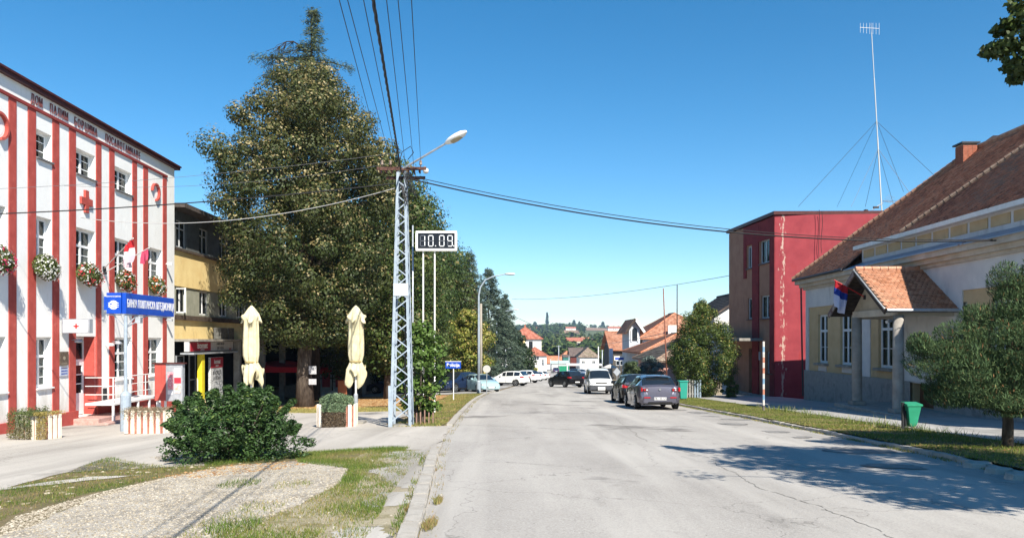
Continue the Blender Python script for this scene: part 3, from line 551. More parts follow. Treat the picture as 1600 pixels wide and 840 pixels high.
for i, (lab, px, cs) in enumerate(fl):
    u = U(px, .25); wx, wy = LF.w(u, .22); t = thing('flower_box', lab, 'flower box', (wx, wy, 3.98), LF.rz, 'flower boxes on the first-floor sills')
    hw = .62 if i != 2 else .8
    MB().box(-hw*.72, hw*.72, -.1, .12, -.06, .10).build('box', mat('terracotta_plastic', (.14,.08,.05), rough=.7), t); r = np.random.default_rng(50+i); n = 3600
    a = rnd_dirs(r, n); P = a*np.array([hw*1.02,.30,.44])*r.uniform(.5,1,(n,1)) + np.array([0,-.08,.1]) + np.sin(a[:,:1]*9)*.03
    P[:,2] -= np.clip(-P[:,1],0,1)*.4
    quads(P, r.uniform(.03,.055,n), a+rnd_dirs(r,n)*.8, rnd_dirs(r,n), np.array([[.10,.13,.035]])*r.uniform(.5,1.5,(n,1)), 'foliage', leafm, t)
    n = 270; a = rnd_dirs(r, n); a[:,1] = -abs(a[:,1])*1.0; P = a*np.array([hw*1.06,.34,.46])*r.uniform(.9,1.06,(n,1)) + np.array([0,-.09,.1]); P[:,2] -= np.clip(-P[:,1],0,1)*.4
    cl = noise2(P[:,0], P[:,2], 9, i); ii = np.clip(((cl+.6)/1.2*len(cs)).astype(int), 0, len(cs)-1); C = np.array(cs)[ii]
    quads(P, r.uniform(.02,.04,n), a+rnd_dirs(r,n)*.6, rnd_dirs(r,n), C*r.uniform(.8,1.1,(n,1)), 'blossom', petals, t, asp=.95)
# red cross lightbox
Yc = 27.1; t = thing('lightbox_sign', 'white lightbox sign with a small red cross sticking out above the door', 'sign', (-16.1, Yc, 0)); tz = EYE+(HY-509.5)*Yc/F
MB().box(.05, .95, -.09, .09, tz-.215, tz+.235).build('panel', mat('white_acrylic', (.8,.8,.82), rough=.3), t, bevel=.01)
f = MB(); f.box(.93,1.0,-.11,.11,tz-.24,tz+.26); f.box(.0,.06,-.11,.11,tz-.24,tz+.26); f.box(.06,.93,-.1,.1,tz+.235,tz+.262); f.box(.06,.93,-.1,.1,tz-.242,tz-.215); f.build('frame', galv, t)
MB().prism([(.48,tz-.1),(.54,tz-.1),(.54,tz-.03),(.61,tz-.03),(.61,tz+.03),(.54,tz+.03),(.54,tz+.1),(.48,tz+.1),(.48,tz+.03),(.41,tz+.03),(.41,tz-.03),(.48,tz-.03)], -.094, -.091).build('cross', redp, t)
# two flags on the facade
def flag_thing(name, lab, base, tip, cols_, w_, h_, sw, seed, grp=None):
    t = thing(name, lab, 'flag', base, 0, grp); b0 = Vector(base); tp = Vector(tip)-b0
    MB().tube([(0,0,0), tp], .018, 6).build('flagpole', whitep if name == 'wall_flag' else redp, t); MB().box(-.05,.05,-.05,.05,-.08,.08).build('bracket', dgrey, t)
    n = 12
    for k, (c, nm) in enumerate(cols_):
        m_ = mat(nm, c, rough=.9, trans=.35); b = MB()
        for i in range(n):
            for j in range(6):
                def P(i, j):
                    s = .97-(w_*i/n)/tp.length; v = (k+j/6)/len(cols_); base_ = tp*s; dz = -h_*v; sag = math.sin(i*1.3+seed+v*2)*.05*sw
                    return (base_.x+sag*.6-v*.1*i/n, base_.y+sag+sw*.22*v*math.sin(i*.9+v*3), base_.z+dz*(1-.0*i/n)-.1*math.sin(3.1*i/n)*v)
                b.quad(P(i,j),P(i+1,j),P(i+1,j+1),P(i,j+1))
        b.build('cloth', m_, t, smooth=True)
    return t
bx, by = LF.w(U(161), .05)
flag_thing('wall_flag', 'white and red flag on the left white pole over the blue sign', (bx, by, Z(161,419)), at(208, 26.2, 372), [((.55,.03,.04),'flag_red'),((.72,.68,.72),'flag_white'),((.62,.5,.56),'flag_pinkish')], .8, .8, 1, 1, 'flags over the blue sign')
flag_thing('wall_flag', 'furled pink flag at the tip of the lower right pole over the blue sign', (bx, by+.05, Z(161,425)), at(233, 28.5, 387), [((.6,.08,.16),'flag_pink')], .35, .42, .4, 2, 'flags over the blue sign')
# blue bank sign on its pole
x0, y0, zt, zb = -12.33, 24.1, 3.09, 2.42
t = thing('bank_sign', 'long blue sign with white lettering on a grey pole in front of the ramp', 'sign', (x0, y0, G(x0, y0))); g0 = G(x0, y0); t.rotation_euler[2] = 0
Z0 = -g0
MB().box(-.13, -.0, .02, 3.45, zb+Z0, zt+Z0).build('long_panel', bluep, t, bevel=.008); MB().box(-.60, -.135, -.03, .12, zb+.0+Z0, zt+.0+Z0).build('logo_panel', bluep, t, bevel=.008)
MB().box(-.71, -.60, .03, .11, zb+.12+Z0, zt-.12+Z0).build('end_panel', bluep, t)
text('lettering', 'БАНКА ПОШТАНСКА ШТЕДИОНИЦА', .35, whitep, t, (.006, 1.77, (zt+zb)/2+Z0-.01), rot=(R(90),0,R(90)), ext=.003, sx=.535, bold=.006)
text('lettering', 'ПОШТАНСКА ШТЕДИОНИЦА', .06, whitep, t, (-.37, -.036, zt-.12+Z0), ext=.002, sx=.55)
lg = MB(); c0 = (-.37, -.036, zb+.28+Z0)
for rr, a0, a1 in ((.15,20,330),(.1,200,500),(.055,20,340)):
    n = 16
    for k in range(n):
        a, b_ = R(a0+(a1-a0)*k/n), R(a0+(a1-a0)*(k+1)/n); lg.quad(*[(c0[0]+q*math.cos(s), c0[1], c0[2]+q*math.sin(s)*.95) for q, s in ((rr,a),(rr,b_),(rr-.028,b_),(rr-.028,a))])
for q in (-.06,0,.06): lg.quad((c0[0]-.17,c0[1]-.001,c0[2]+q-.009),(c0[0]+.17,c0[1]-.001,c0[2]+q-.009),(c0[0]+.17,c0[1]-.001,c0[2]+q+.009),(c0[0]-.17,c0[1]-.001,c0[2]+q+.009))
lg.build('emblem', whitep, t)
pb_ = MB(); pb_.lathe([(.055,1.2),(.055,zb+Z0-.05)], (-.06,.12,0), 12); pb_.lathe([(.16,-.05),(.16,1.15),(.13,1.22),(.06,1.28)], (-.06,.12,0), 12); pb_.build('pole', blue_grey, t, smooth=False)
br = MB()
for q in (-.5, .75, 1.5): br.beam((-.06,.12,zb-.45+Z0), (-.06 if q > 0 else q, .12 if q < 0 else .12+q, zb+.02+Z0), .03)
br.beam((-.06,.1,zb-.03+Z0), (-.06,3.3,zb-.03+Z0), .035); br.beam((-.62,.07,zb-.03+Z0), (-.06,.07,zb-.03+Z0), .035); br.build('brace', galv, t)
MB().cbox(-.02,.9,zb-.28+Z0,.16,.3,.2,.2).build('floodlight', galv, t); MB().beam((-.02,.9,zb-.1+Z0),(-.02,.9,zb+Z0),.03).build('lamp_arm', galv, t)
# ramp with white railing
ra, rb = U(176, 1.15), U(250, 1.15); t = thing('access_ramp', 'raised white entrance ramp with white tube railing under the right windows', 'ramp', (*LF.A, gz), LF.rz, worldz=True)
fz = -.80
MB().box(ra, rb, -1.2, -.12, fz-.09, fz).build('deck', whitep, t, bevel=.01)
for u in np.linspace(ra+.04, rb-.04, 5): MB().box(u-.035, u+.035, -1.19, -1.12, -1.9, fz-.09).build('support', whitep, t)
MB().box((ra+rb)/2+.4, rb, -1.08, -1.0, -1.9, fz-.17).build('skirt', red_wall, t)
for u in np.linspace(ra+.04, rb-.04, 4): MB().tube([(u,-1.15,fz),(u,-1.15,fz+.98)], .02).build('post', whitep, t)
for k, h in enumerate((.96,.64,.32)): MB().tube([(ra+.04,-1.15,fz+h),(rb-.04,-1.15,fz+h)], .016 if k else .02).build('rail', whitep, t)
for k, h in enumerate((.96,.64,.32)): MB().tube([(ra+.04,-1.15,fz+h),(ra+.04,-.12,fz+h)], .016).build('rail', whitep, t)
# notice board
x, y = -14.3, 30.6; t = thing('notice_board', 'red notice board with glazed case and posters beside the ramp', 'notice board', (x, y, G(x, y))); h0 = -G(x, y)
z0_, z1_ = EYE+(HY-625)*y/F+h0, EYE+(HY-568)*y/F+h0
MB().box(-.12, .32, -.12, .12, z0_, z1_).build('side_panel', red_wall, t); MB().box(.321, .99, -.10, .12, z0_-.02, z1_).build('case', galv, t); MB().box(-.2, 1.06, -.17, .17, z1_, z1_+.05).build('cap', brown_metal, t)
for k, (a, b_, c, d, mm) in enumerate(((.4,.62,.45,1.15,'p'),(.66,.92,.95,1.3,'w'),(.66,.93,.7,.92,'r'),(.66,.92,.3,.66,'p2'),(.4,.6,.25,.42,'w'))):
    MB().box(a, b_, -.108, -.102, z0_+c, z0_+d).build('poster', {'p': mat('pink_poster', [(.72,.7,.7),(.6,.12,.18),(.75,.74,.74)], 9, rough=.6), 'w': paper, 'r': mat('red_poster', (.5,.03,.05), rough=.6), 'p2': mat('mixed_poster', [(.7,.68,.66),(.45,.28,.22)], 14, rough=.6)}[mm], t)
for a in (-.06, .26, .9): MB().box(a-.035, a+.035, -.04, .04, -.02, z0_).build('leg', whitep, t)
MB().beam((-.06,0,z0_-.05), (.26,0,.15), .05).build('brace', whitep, t)
# ------------------------------------------------------------ planters
plm = mat('planter_cream', [(.62,.55,.44),(.74,.68,.58)], 4, rough=.9, fine=.1); plr = mat('planter_stripe', [(.3,.1,.07),(.42,.2,.15)], 6, rough=.9)
def planter(px, Y, wd, lab, plant, seed, rz=0):
    x, _, g = at(px, Y); t = thing('planter', lab, 'planter', (x, Y, g), rz, 'ribbed concrete planters on the forecourt'); H_ = .72; r = np.random.default_rng(seed)
    MB().box(-wd/2, wd/2, -.26, .26, 0, H_-.06).build('trough', plr, t)
    n = int(wd/.17)
    for k in range(n):
        u = -wd/2+.085+(wd-.17)*k/(n-1)
        MB().box(u-.055, u+.055, -.33, -.262, .02, H_).build('rib', plm, t, bevel=.012)
    for s in (-1, 1):
        for k in range(3): MB().box(*( (-wd/2-.06, -wd/2-.002) if s < 0 else (wd/2+.002, wd/2+.06)), -.2+k*.17, -.09+k*.17, .02, H_).build('rib', plm, t, bevel=.012)
    MB().box(-wd/2+.04, wd/2-.04, -.22, .22, H_-.08, H_-.04).build('earth', soil, t)
    if plant == 'creeper':
        n = 5200; P = np.c_[r.uniform(-wd/2-.14, wd*.16, n), r.uniform(-.36,.3,n), r.uniform(0,1,n)]; hang = r.random(n) < .55
        P[:,2] = np.where(hang, r.uniform(.06,.8,n), H_+.02+r.uniform(0,.16,n)*(1+np.sin(P[:,0]*5))); P[:,1] = np.where(hang, -.37-r.uniform(0,.08,n), P[:,1])
        ex = r.random(n) < .26; P[ex,0] = r.uniform(wd*.1, wd/2+.15, ex.sum()); P[ex,2] = H_+.0+r.uniform(0,.1,ex.sum()); rr = r.random(n) < .14; P[rr,0] = wd/2+r.uniform(-.22,.16,rr.sum()); P[rr,1] = -.38; P[rr,2] = r.uniform(.05,.75,rr.sum())
        C = np.where((P[:,0] > wd*.25)[:,None], np.array([[.32,.26,.08]]), np.array([[.10,.13,.04]]))*r.uniform(.5,1.4,(n,1)); low = (P[:,2] < .4); C[low] = C[low]*.8+np.array([.06,.03,.02]); S = r.uniform(.018,.035,n)
    elif plant == 'dry':
        n = 3200; P = np.c_[r.uniform(-wd/2-.08, wd/2+.08, n), r.normal(0,.2,n), H_-.04+r.uniform(0,.12,n)]; h = r.random(n) < .25; P[h,1] = -.35; P[h,2] = H_-r.exponential(.12,h.sum()); C = np.array([[.26,.19,.13]])*r.uniform(.5,1.5,(n,1)); g_ = r.random(n) < .3; C[g_] = [.16,.18,.1]; S = r.uniform(.012,.025,n)
    else:
        n = 9000; a = rnd_dirs(r, n); P = a*np.array([wd*.52,.36,.26])*r.uniform(.6,1,(n,1))+np.array([0,-.05,H_+.08]); q = r.random(n) < .42; P[q] = np.c_[r.uniform(-wd*.36,wd*.33,q.sum()), -.36-r.uniform(0,.06,q.sum()), r.uniform(.04,.75,q.sum())]
        C = np.array([[.17,.24,.13]])*r.uniform(.5,1.4,(n,1)); C[P[:,2] < .5] = np.array([.15,.11,.07])*1.0; C *= r.uniform(.7,1.2,(n,1)); S = r.uniform(.015,.04,n)
    quads(P, S, rnd_dirs(r,len(P))+np.array([0,-.4,.6]), rnd_dirs(r,len(P))+np.array([0,0,.8]), C, 'foliage', leafm, t, asp=.4)
planter(60, 21.9, 1.05, 'ribbed planter overgrown with green creeper, leftmost of the three', 'creeper', 1, R(-14)); planter(231, 23.0, 1.18, 'ribbed planter with dry plants beside the blue sign pole', 'dry', 2, R(-6)); planter(527, 23.6, 1.08, 'ribbed planter hidden by a grey-green shrub left of the lattice pole', 'lavender', 3)
# ------------------------------------------------------------ yellow building
YF = Fac((-17.1, 38.0), (-17.6, 82.0)); U, Z = YF.u, YF.z
yb = thing('yellow_building', 'yellow rendered building with grey window bands behind the big tree', 'building', (*YF.A, -2.1), YF.rz, worldz=True)
yel = wear(mat('yellow_render', [(.78,.58,.26),(.88,.70,.34)], 1.2, rough=.9, bump=.1, fine=.04), (.45,.33,.17), 2.2, .6, .8, (1,1,.4)); gband = mat('grey_green_render', [(.27,.28,.22),(.36,.36,.29)], 2, rough=.9); dband = mat('dark_grey_render', [(.09,.10,.10),(.14,.15,.15)], 2, rough=.9)
hs2 = []; w2 = []; w3 = []
for k in range(13):
    a = U(277)+k*2.95; w2.append((a, a+1.3)); w3.append((a+.0, a+1.25))
m = MB(); wall(m, 0, YF.L, 2.85, 4.33, [(a, b_, 2.95, 4.28) for a, b_ in w2], .2, .06); m.build('window_band', gband, yb)
m = MB(); wall(m, 0, YF.L, 6.2, 8.2, [(a, b_, 6.35, 7.75) for a, b_ in w3], .2, .06); m.build('upper_band', dband, yb)
m = MB(); m.box(0, YF.L, 0, 10, 4.33, 6.2); m.box(0, YF.L, 0, 10, 1.62, 2.6); m.build('wall', yel, yb)
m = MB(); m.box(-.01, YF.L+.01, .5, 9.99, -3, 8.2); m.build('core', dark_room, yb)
m = MB(); m.box(0, YF.L, .0, .5, -4.5, -2.0); m.build('plinth', conc, yb)
m = MB(); m.box(0, YF.L, -.14, .1, 2.6, 2.85); m.box(-.02, YF.L, -.12, .06, 6.14, 6.26); m.build('string_course', mat('dark_brown_trim', [(.06,.045,.035),(.11,.08,.06)], 5, rough=.8), yb)
MB().box(-.3, YF.L+.3, -.75, 10.3, 8.2, 8.42).build('roof_slab', mat('weathered_slab', [(.06,.05,.045),(.12,.1,.09)], 4, rough=.9), yb)
for i, (a, b_) in enumerate(w2):
    o = window(yb, a, b_, 2.95, 4.28, .16, pvc, gl_far, cols=2, rows=(), curtain=None, fw=.09)
    if i % 3 == 0: q = MB(); q.beam((a+.02,.14,3.0),(a+.02,-.4,3.0),.04); q.beam((a+.02,.14,4.2),(a+.02,-.4,4.2),.04); q.beam((a+.02,-.4,2.98),(a+.02,-.4,4.24),.06); q.build('open_sash', pvc, o)
for i, (a, b_) in enumerate(w3): window(yb, a, b_, 6.35, 7.75, .16, old_frame, gl_far, cols=2, rows=(.7,), fw=.06)
# shop front
sa, sb = U(276), U(340)
MB().box(0, YF.L, -1.3, .3, 1.5, 1.62).build('canopy', conc, yb)
for k in range(9): MB().box(sb+.2+k*4.5, sb+.55+k*4.5, -1.2, -.85, -3.8, 1.5).build('pillar', conc, yb)
MB().box(0, sb+.15, -.85, -.6, .98, 1.48).build('sign_board', mat('sign_grey', [(.45,.45,.46),(.55,.55,.56)], 5, rough=.5), yb)
um = U(304); MB().box(sa-.4, um, -.87, -.852, 1.0, 1.46).build('sign_face', mat('sign_red', (.36,.02,.035), rough=.4), yb); text('lettering', 'isomat', .44, whitep, yb, ((sa+um)/2, -.875, 1.28), ext=.003, sx=1.15, bold=.01); text('lettering', 'polimeri', .15, whitep, yb, ((sa+um)/2, -.875, 1.07), ext=.003)
text('lettering', 'FARBE LAKOVI', .17, black, yb, ((um+sb)/2-.2, -.856, 1.36), ext=.003); text('lettering', 'JUB   KLEX', .2, dgrey, yb, ((um+sb)/2-.2, -.856, 1.12), ext=.003); text('lettering', 'BOJE', .15, redp, yb, (sb-.35, -.856, 1.06), ext=.003)
MB().box(0, sb+.4, -1.1, -.4, .84, .93).build('awning_board', galv, yb)
cy_ = U(313, .8); MB().box(cy_-.14, cy_+.2, -.95, -.7, -2.6, .84).build('pillar', mat('yellow_paint', [(.62,.5,.02),(.7,.58,.04)], 5, rough=.5), yb, label='bright yellow shop-front pillar')
for a, b_, nm in ((U(279),U(291),'display'),(U(299),U(309),'display')):
    o = window(yb, a, b_, -1.9, .78, .1, galv, gl_far, cols=1, rows=(.5,), fw=.06, name='shop_window')
ia, ib = U(325,.6), U(344,.6); MB().box(ia, ib, -.75, -.62, -1.75, .62).build('poster_board', mat('sign_grey2', [(.3,.32,.34),(.62,.63,.64),(.16,.17,.18)], 5, rough=.5, stretch=(1,1,2)), yb); MB().box(ia, ib, -.77, -.752, .05, .6).build('sign_face', MATS['sign_red'], yb)
text('lettering', 'isomat', .34, whitep, yb, ((ia+ib)/2, -.775, .38), ext=.003, bold=.008); text('lettering', 'polimeri', .14, whitep, yb, ((ia+ib)/2, -.775, .16), ext=.003)
text('lettering', 'ФАСАДА', .3, black, yb, ((ia+ib)/2, -.757, -.25), ext=.003, sx=.9); text('lettering', 'И ЛЕПАК', .26, black, yb, ((ia+ib)/2, -.757, -.55), ext=.003, sx=.9)
for k, px in enumerate((340, 352)):
    u = U(px, .8); MB().box(u-.45, u+.45, -1.15, -.75, 1.62, 2.25).build('air_conditioner', mat('ac_grey', [(.06,.06,.055),(.13,.13,.12)], 6, rough=.6), yb, bevel=.02)
pl = MB()
for k in range(5): pl.beam((sa+.3+.18*k, -.95-.05*k, -2.1), (sa+.9+.2*k, -.7, -.4-.25*k), .06, .02)
o = pl.build('timber_offcuts', mat('pale_timber', [(.55,.42,.26),(.68,.55,.36)], 5, rough=.8)); o.location = (YF.w(0,0)[0], YF.w(0,0)[1], 0); o.rotation_euler[2] = YF.rz; tag(o, 'bundle of pale timber boards leaning by the shop window', 'boards', kind=None); o['kind'] = 'stuff'
# red awning under the tree
x, y = -15.0, 51; t = thing('awning', 'dark red cafe awning in the shade beyond the big tree trunk', 'awning', (x, y, G(x, y)))
MB().add([(-2.0,-2,2.6),(1.6,-2,2.1),(1.6,6,2.1),(-2.0,6,2.6),(-2.0,-2,2.55),(1.6,-2,2.05),(1.6,6,2.05),(-2.0,6,2.55)], [(0,1,2,3),(4,7,6,5),(0,4,5,1),(1,5,6,2),(2,6,7,3),(3,7,4,0)]).build('canopy', mat('awning_cloth', (.42,.012,.02), rough=.9, trans=.2), t)
MB().box(1.6,1.63,-2,6,1.75,2.1).build('valance', MATS['awning_cloth'], t); MB().box(-2,1.6,-2.03,-2.0,2.0,2.35).build('valance', MATS['awning_cloth'], t)
for a, b_ in ((1.5,-1.9),(1.5,2),(1.5,5.8)): MB().box(a-.04,a+.04,b_-.04,b_+.04,0,2.1).build('post', dgrey, t)
# low shop with red shutters
def simple_house(name, lab, cat, x0, x1, y0, y1, zb, ze, zr, wm, rm, kind='hip', axis='x', over=.35, wins=(), doors=(), wmat=None, chim=0, rz=0, trim=None, hipx=None, tiles=0):
    cx, cy = (x0+x1)/2, (y0+y1)/2; t = thing(name, lab, cat, (cx, cy, zb), rz, worldz=True); a, b_ = (x1-x0)/2, (y1-y0)/2
    h = {'f': [], 'l': [], 'r': []}
    for s, u0, u1, z0, z1 in wins: h[s].append((u0, u1, z0, z1))
    m = MB(); wall(m, -a, a, zb-.8, ze, h['f'], .12, -b_)
    m.quad((-a,b_,zb-.8),(a,b_,zb-.8),(a,b_,ze),(-a,b_,ze))
    for s, X in (('l', -a), ('r', a)):
        q = MB(); wall(q, -b_, b_, zb-.8, ze, [((-u1 if s == 'l' else u0), (-u0 if s == 'l' else u1), z0, z1) for (u0, u1, z0, z1) in h[s]], .12, 0)
        for fc in q.f:
            pts = [q.v[i] for i in fc]; m.add([((X + p[1]) if s == 'l' else (X - p[1]), (-p[0] if s == 'l' else p[0]), p[2]) for p in pts], [(0,1,2,3)])
    if kind == 'gable' and axis == 'y': m.add([(-a,-b_,ze),(a,-b_,ze),(0,-b_,zr-.1)], [(0,1,2)]); m.add([(-a,b_,ze),(a,b_,ze),(0,b_,zr-.1)], [(0,1,2)])
    if kind == 'gable' and axis == 'x': m.add([(-a,-b_,ze),(-a,b_,ze),(-a,0,zr-.1)], [(0,1,2)]); m.add([(a,-b_,ze),(a,b_,ze),(a,0,zr-.1)], [(0,1,2)])
    m.build('wall', wm, t)
    A, B = a+over, b_+over; e = ze-.02; th = .14
    if kind == 'gable': rp = [(-A,0),(A,0)] if axis == 'x' else [(0,-B),(0,B)]
    else:
        k = min(A, B) if hipx is None else hipx; rp = [(-A+k,0),(A-k,0)] if A >= B else [(0,-B+k),(0,B-k)]
    if A >= B or (kind == 'gable' and axis == 'x'): horiz = (kind != 'gable') or axis == 'x'
    else: horiz = kind == 'gable' and axis == 'x'
    C = [(-A,-B,e),(A,-B,e),(A,B,e),(-A,B,e)]; p, q = (*rp[0], zr), (*rp[1], zr)
    if horiz: fs = [(0,1,5,4),(2,3,4,5),(1,2,5),(3,0,4)]
    else: fs = [(1,2,5,4),(3,0,4,5),(0,1,4),(2,3,5)]
    rb_ = MB()
    slopes = fs[:2] if kind == 'gable' else fs
    V = C+[p,q]; V2 = [(x_,y_,z_-th) for x_,y_,z_ in V]
    for f_ in slopes: rb_.add([V[i] for i in f_], [tuple(range(len(f_)))]); rb_.add([V2[i] for i in f_], [tuple(range(len(f_)))[::-1]])
    eds = {}
    for f_ in slopes:
        for i in range(len(f_)): k_ = tuple(sorted((f_[i], f_[(i+1)%len(f_)]))); eds[k_] = eds.get(k_, 0)+1
    for (i, j), c in eds.items():
        if c == 1: rb_.add([V[i],V[j],V2[j],V2[i]], [(0,1,2,3)])
    ro = rb_.build('roof', rm, t)
    if tiles:
        tc0 = {1: [(.24,.10,.06),(.33,.15,.09),(.41,.21,.14),(.29,.13,.08)], 2: [(.10,.08,.06),(.19,.14,.11),(.30,.24,.19),(.14,.12,.07)], 3: [(.05,.045,.04),(.09,.075,.065),(.14,.11,.1)], 4: [(.24,.07,.045),(.34,.11,.07),(.42,.18,.12)]}[tiles]
        for f_ in slopes:
            if len(f_) == 4: a0, a1, b1, b0 = f_
            else: (a0, a1, b0), b1 = f_, f_[2]
            A0, A1, B0, B1 = [Vector(V[i]) for i in (a0, a1, b0, b1)]; ud = (A1-A0); Lu = ud.length; ud.normalize(); h0 = B0-A0; s0 = h0.dot(ud); sd = (h0-ud*s0); Ls = sd.length; sd.normalize(); s1 = Lu-(B1-A0).dot(ud)
            if ud.cross(sd).z > 0 and (ud.cross(sd).y < .3): tile_field('roof_tiles', A0, ud, sd, int(Lu/.27), int(Ls/.33), .27, .33, (lambda u, s, s0=s0, s1=s1, Ls=Ls, Lu=Lu: (u > s0*s/Ls) & (u < Lu-s1*s/Ls) & (s < Ls)), tc0, ro, 70+a0, th=.03)
    # ridge caps
    rc = MB(); rc.tube([(p[0],p[1],p[2]+.02),(q[0],q[1],q[2]+.02)], .13, 6)
    if kind != 'gable':
        for ci, e_ in (((0,4),(3,4),(1,5),(2,5)) if horiz else ((0,4),(1,4),(2,5),(3,5))): rc.tube([V[ci], V[e_]], .11, 6)
    rc.build('ridge_tiles', rm, ro)
    for s, u0, u1, z0, z1 in wins:
        if s == 'f': window(t, u0, u1, z0, z1, -b_+.06, wmat or old_frame, gl_far, cols=2 if u1-u0 > .7 else 1, rows=(.65,), fw=.07)
        else:
            o = window(t, u0, u1, z0, z1, 0, wmat or old_frame, gl_far, cols=2 if u1-u0 > .7 else 1, rows=(.65,), fw=.07); o.location = (-a+.06, 0, 0) if s == 'l' else (a-.06, 0, 0); o.rotation_euler[2] = R(-90) if s == 'l' else R(90)
    for s, u0, u1, z0, z1, mm in doors: MB().box(u0, u1, -b_-.03, -b_+.05, z0, z1).build('door', mm, t)
    for k in range(chim): c = MB(); c.box(-.25+k*2,.25+k*2,.3,.8,zr-.8,zr+.7); c.box(-.32+k*2,.32+k*2,.23,.87,zr+.7,zr+.82); c.build('chimney', mat('chimney_brick', [(.3,.1,.06),(.4,.16,.1)], 6, rough=.9), ro)
    return t
def tilemat(name, c0, c1, c2, sc_=1.2, coord=0):
    m = mat(name, [c0, c1, c2], sc_, detail=8, rough=.9, fine=.3, fscale=9)
    n = m.node_tree.nodes; l = m.node_tree.links; b = n['Principled BSDF']; tc = n.new('ShaderNodeTexCoord'); wv = n.new('ShaderNodeTexWave'); wv.bands_direction = 'Z'; wv.wave_profile = 'SAW'; wv.inputs['Scale'].default_value = 1.25; wv.inputs['Distortion'].default_value = .4; l.new(tc.outputs['Object'], wv.inputs[0])
    bp = n.new('ShaderNodeBump'); bp.inputs['Strength'].default_value = .9; bp.inputs['Distance'].default_value = .06; l.new(wv.outputs['Fac'], bp.inputs['Height']); l.new(bp.outputs[0], b.inputs['Normal']); return m
orange_t = tilemat('orange_tiles', (.34,.12,.06), (.45,.18,.10), (.54,.26,.16)); red_t = tilemat('red_tiles', (.26,.08,.05), (.35,.12,.08), (.42,.19,.13)); old_t = tilemat('old_brown_tiles', (.12,.085,.065), (.24,.16,.12), (.34,.27,.22), 2.5); dark_t = tilemat('dark_tiles', (.07,.055,.05), (.12,.09,.08), (.17,.13,.11), 2.5)
wh = mat('far_white_render', [(.60,.59,.57),(.72,.71,.69)], .8, rough=.9, fine=.05); grw = mat('far_grey_render', [(.40,.42,.46),(.5,.52,.55)], .8, rough=.9); crm = mat('far_cream_render', [(.6,.52,.36),(.7,.62,.46)], .8, rough=.9); drk = mat('far_dark_wall', [(.05,.045,.04),(.09,.08,.07)], .8, rough=.9); maroon = mat('maroon_boards', [(.10,.025,.02),(.16,.045,.035)], 3, rough=.9, stretch=(3,3,.2)); teal = mat('teal_boards', [(.02,.10,.09),(.04,.15,.13)], 3, rough=.8); pinkw = mat('far_pink_render', [(.58,.30,.26),(.66,.38,.32)], 1, rough=.9)
shut = mat('red_shutter', [(.45,.05,.07),(.55,.09,.12)], 6, rough=.6)
t = simple_house('low_shop', 'low white shop with red louvred shutters seen past the big tree trunk', 'shop', -17.2, -12.6, 62, 70, -3.05, .2, 1.7, wh, mat('lilac_sheet_roof', [(.16,.14,.22),(.22,.2,.3)], 2, rough=.5), axis='x')
for k, a in enumerate((-1.2, -.35, .75, 1.6)):
    o = MB().box(a-.32, a+.32, -4.06, -4.0, -2.3, -.15).build('shutter', shut, t)
    for q in range(9): MB().box(a-.27, a+.27, -4.09, -4.061, -2.2+.22*q, -2.06+.22*q).build('slat', shut, o)
MB().box(-2.0,-1.75,-4.3,-4.0,-3.05,.1).build('column', whitep, t)
for i, (px, py, s) in enumerate([(504,606,.35),(519,604,.5),(531,607,.3),(537,602,.28)]):
    x, Y, _ = at(px, 57, py); q = MB(); q.lathe([(s*.75,0),(s,.2*s),(s*.85,.8*s),(s*.3,1.25*s),(s*.1,1.35*s)], n=9); o = q.build('cement_sack', paper, smooth=True); o.location = (x, Y, G(x, Y)+.02)
    tag(o, ['white sack on the ground beside the big trunk, leftmost of the pile', 'largest white sack in the pile before the red shutters', 'low white sack in the pile, third from the big trunk', 'small white sack at the right end of the pile'][i], 'sack', 'white sacks before the shuttered shop')
# parked-goods: orange sign board by the umbrella
x, Y, _ = at(535, 50, 590); t = thing('sandwich_board', 'small orange-brown board standing left of the right parasol', 'board', (x, Y, G(x, Y)), R(20)); MB().box(-.3,.3,-.03,.03,.1,1.3).build('panel', mat('orange_board', (.45,.15,.07), rough=.7), t); MB().box(-.33,.33,-.2,.2,0,.1).build('foot', dgrey, t)
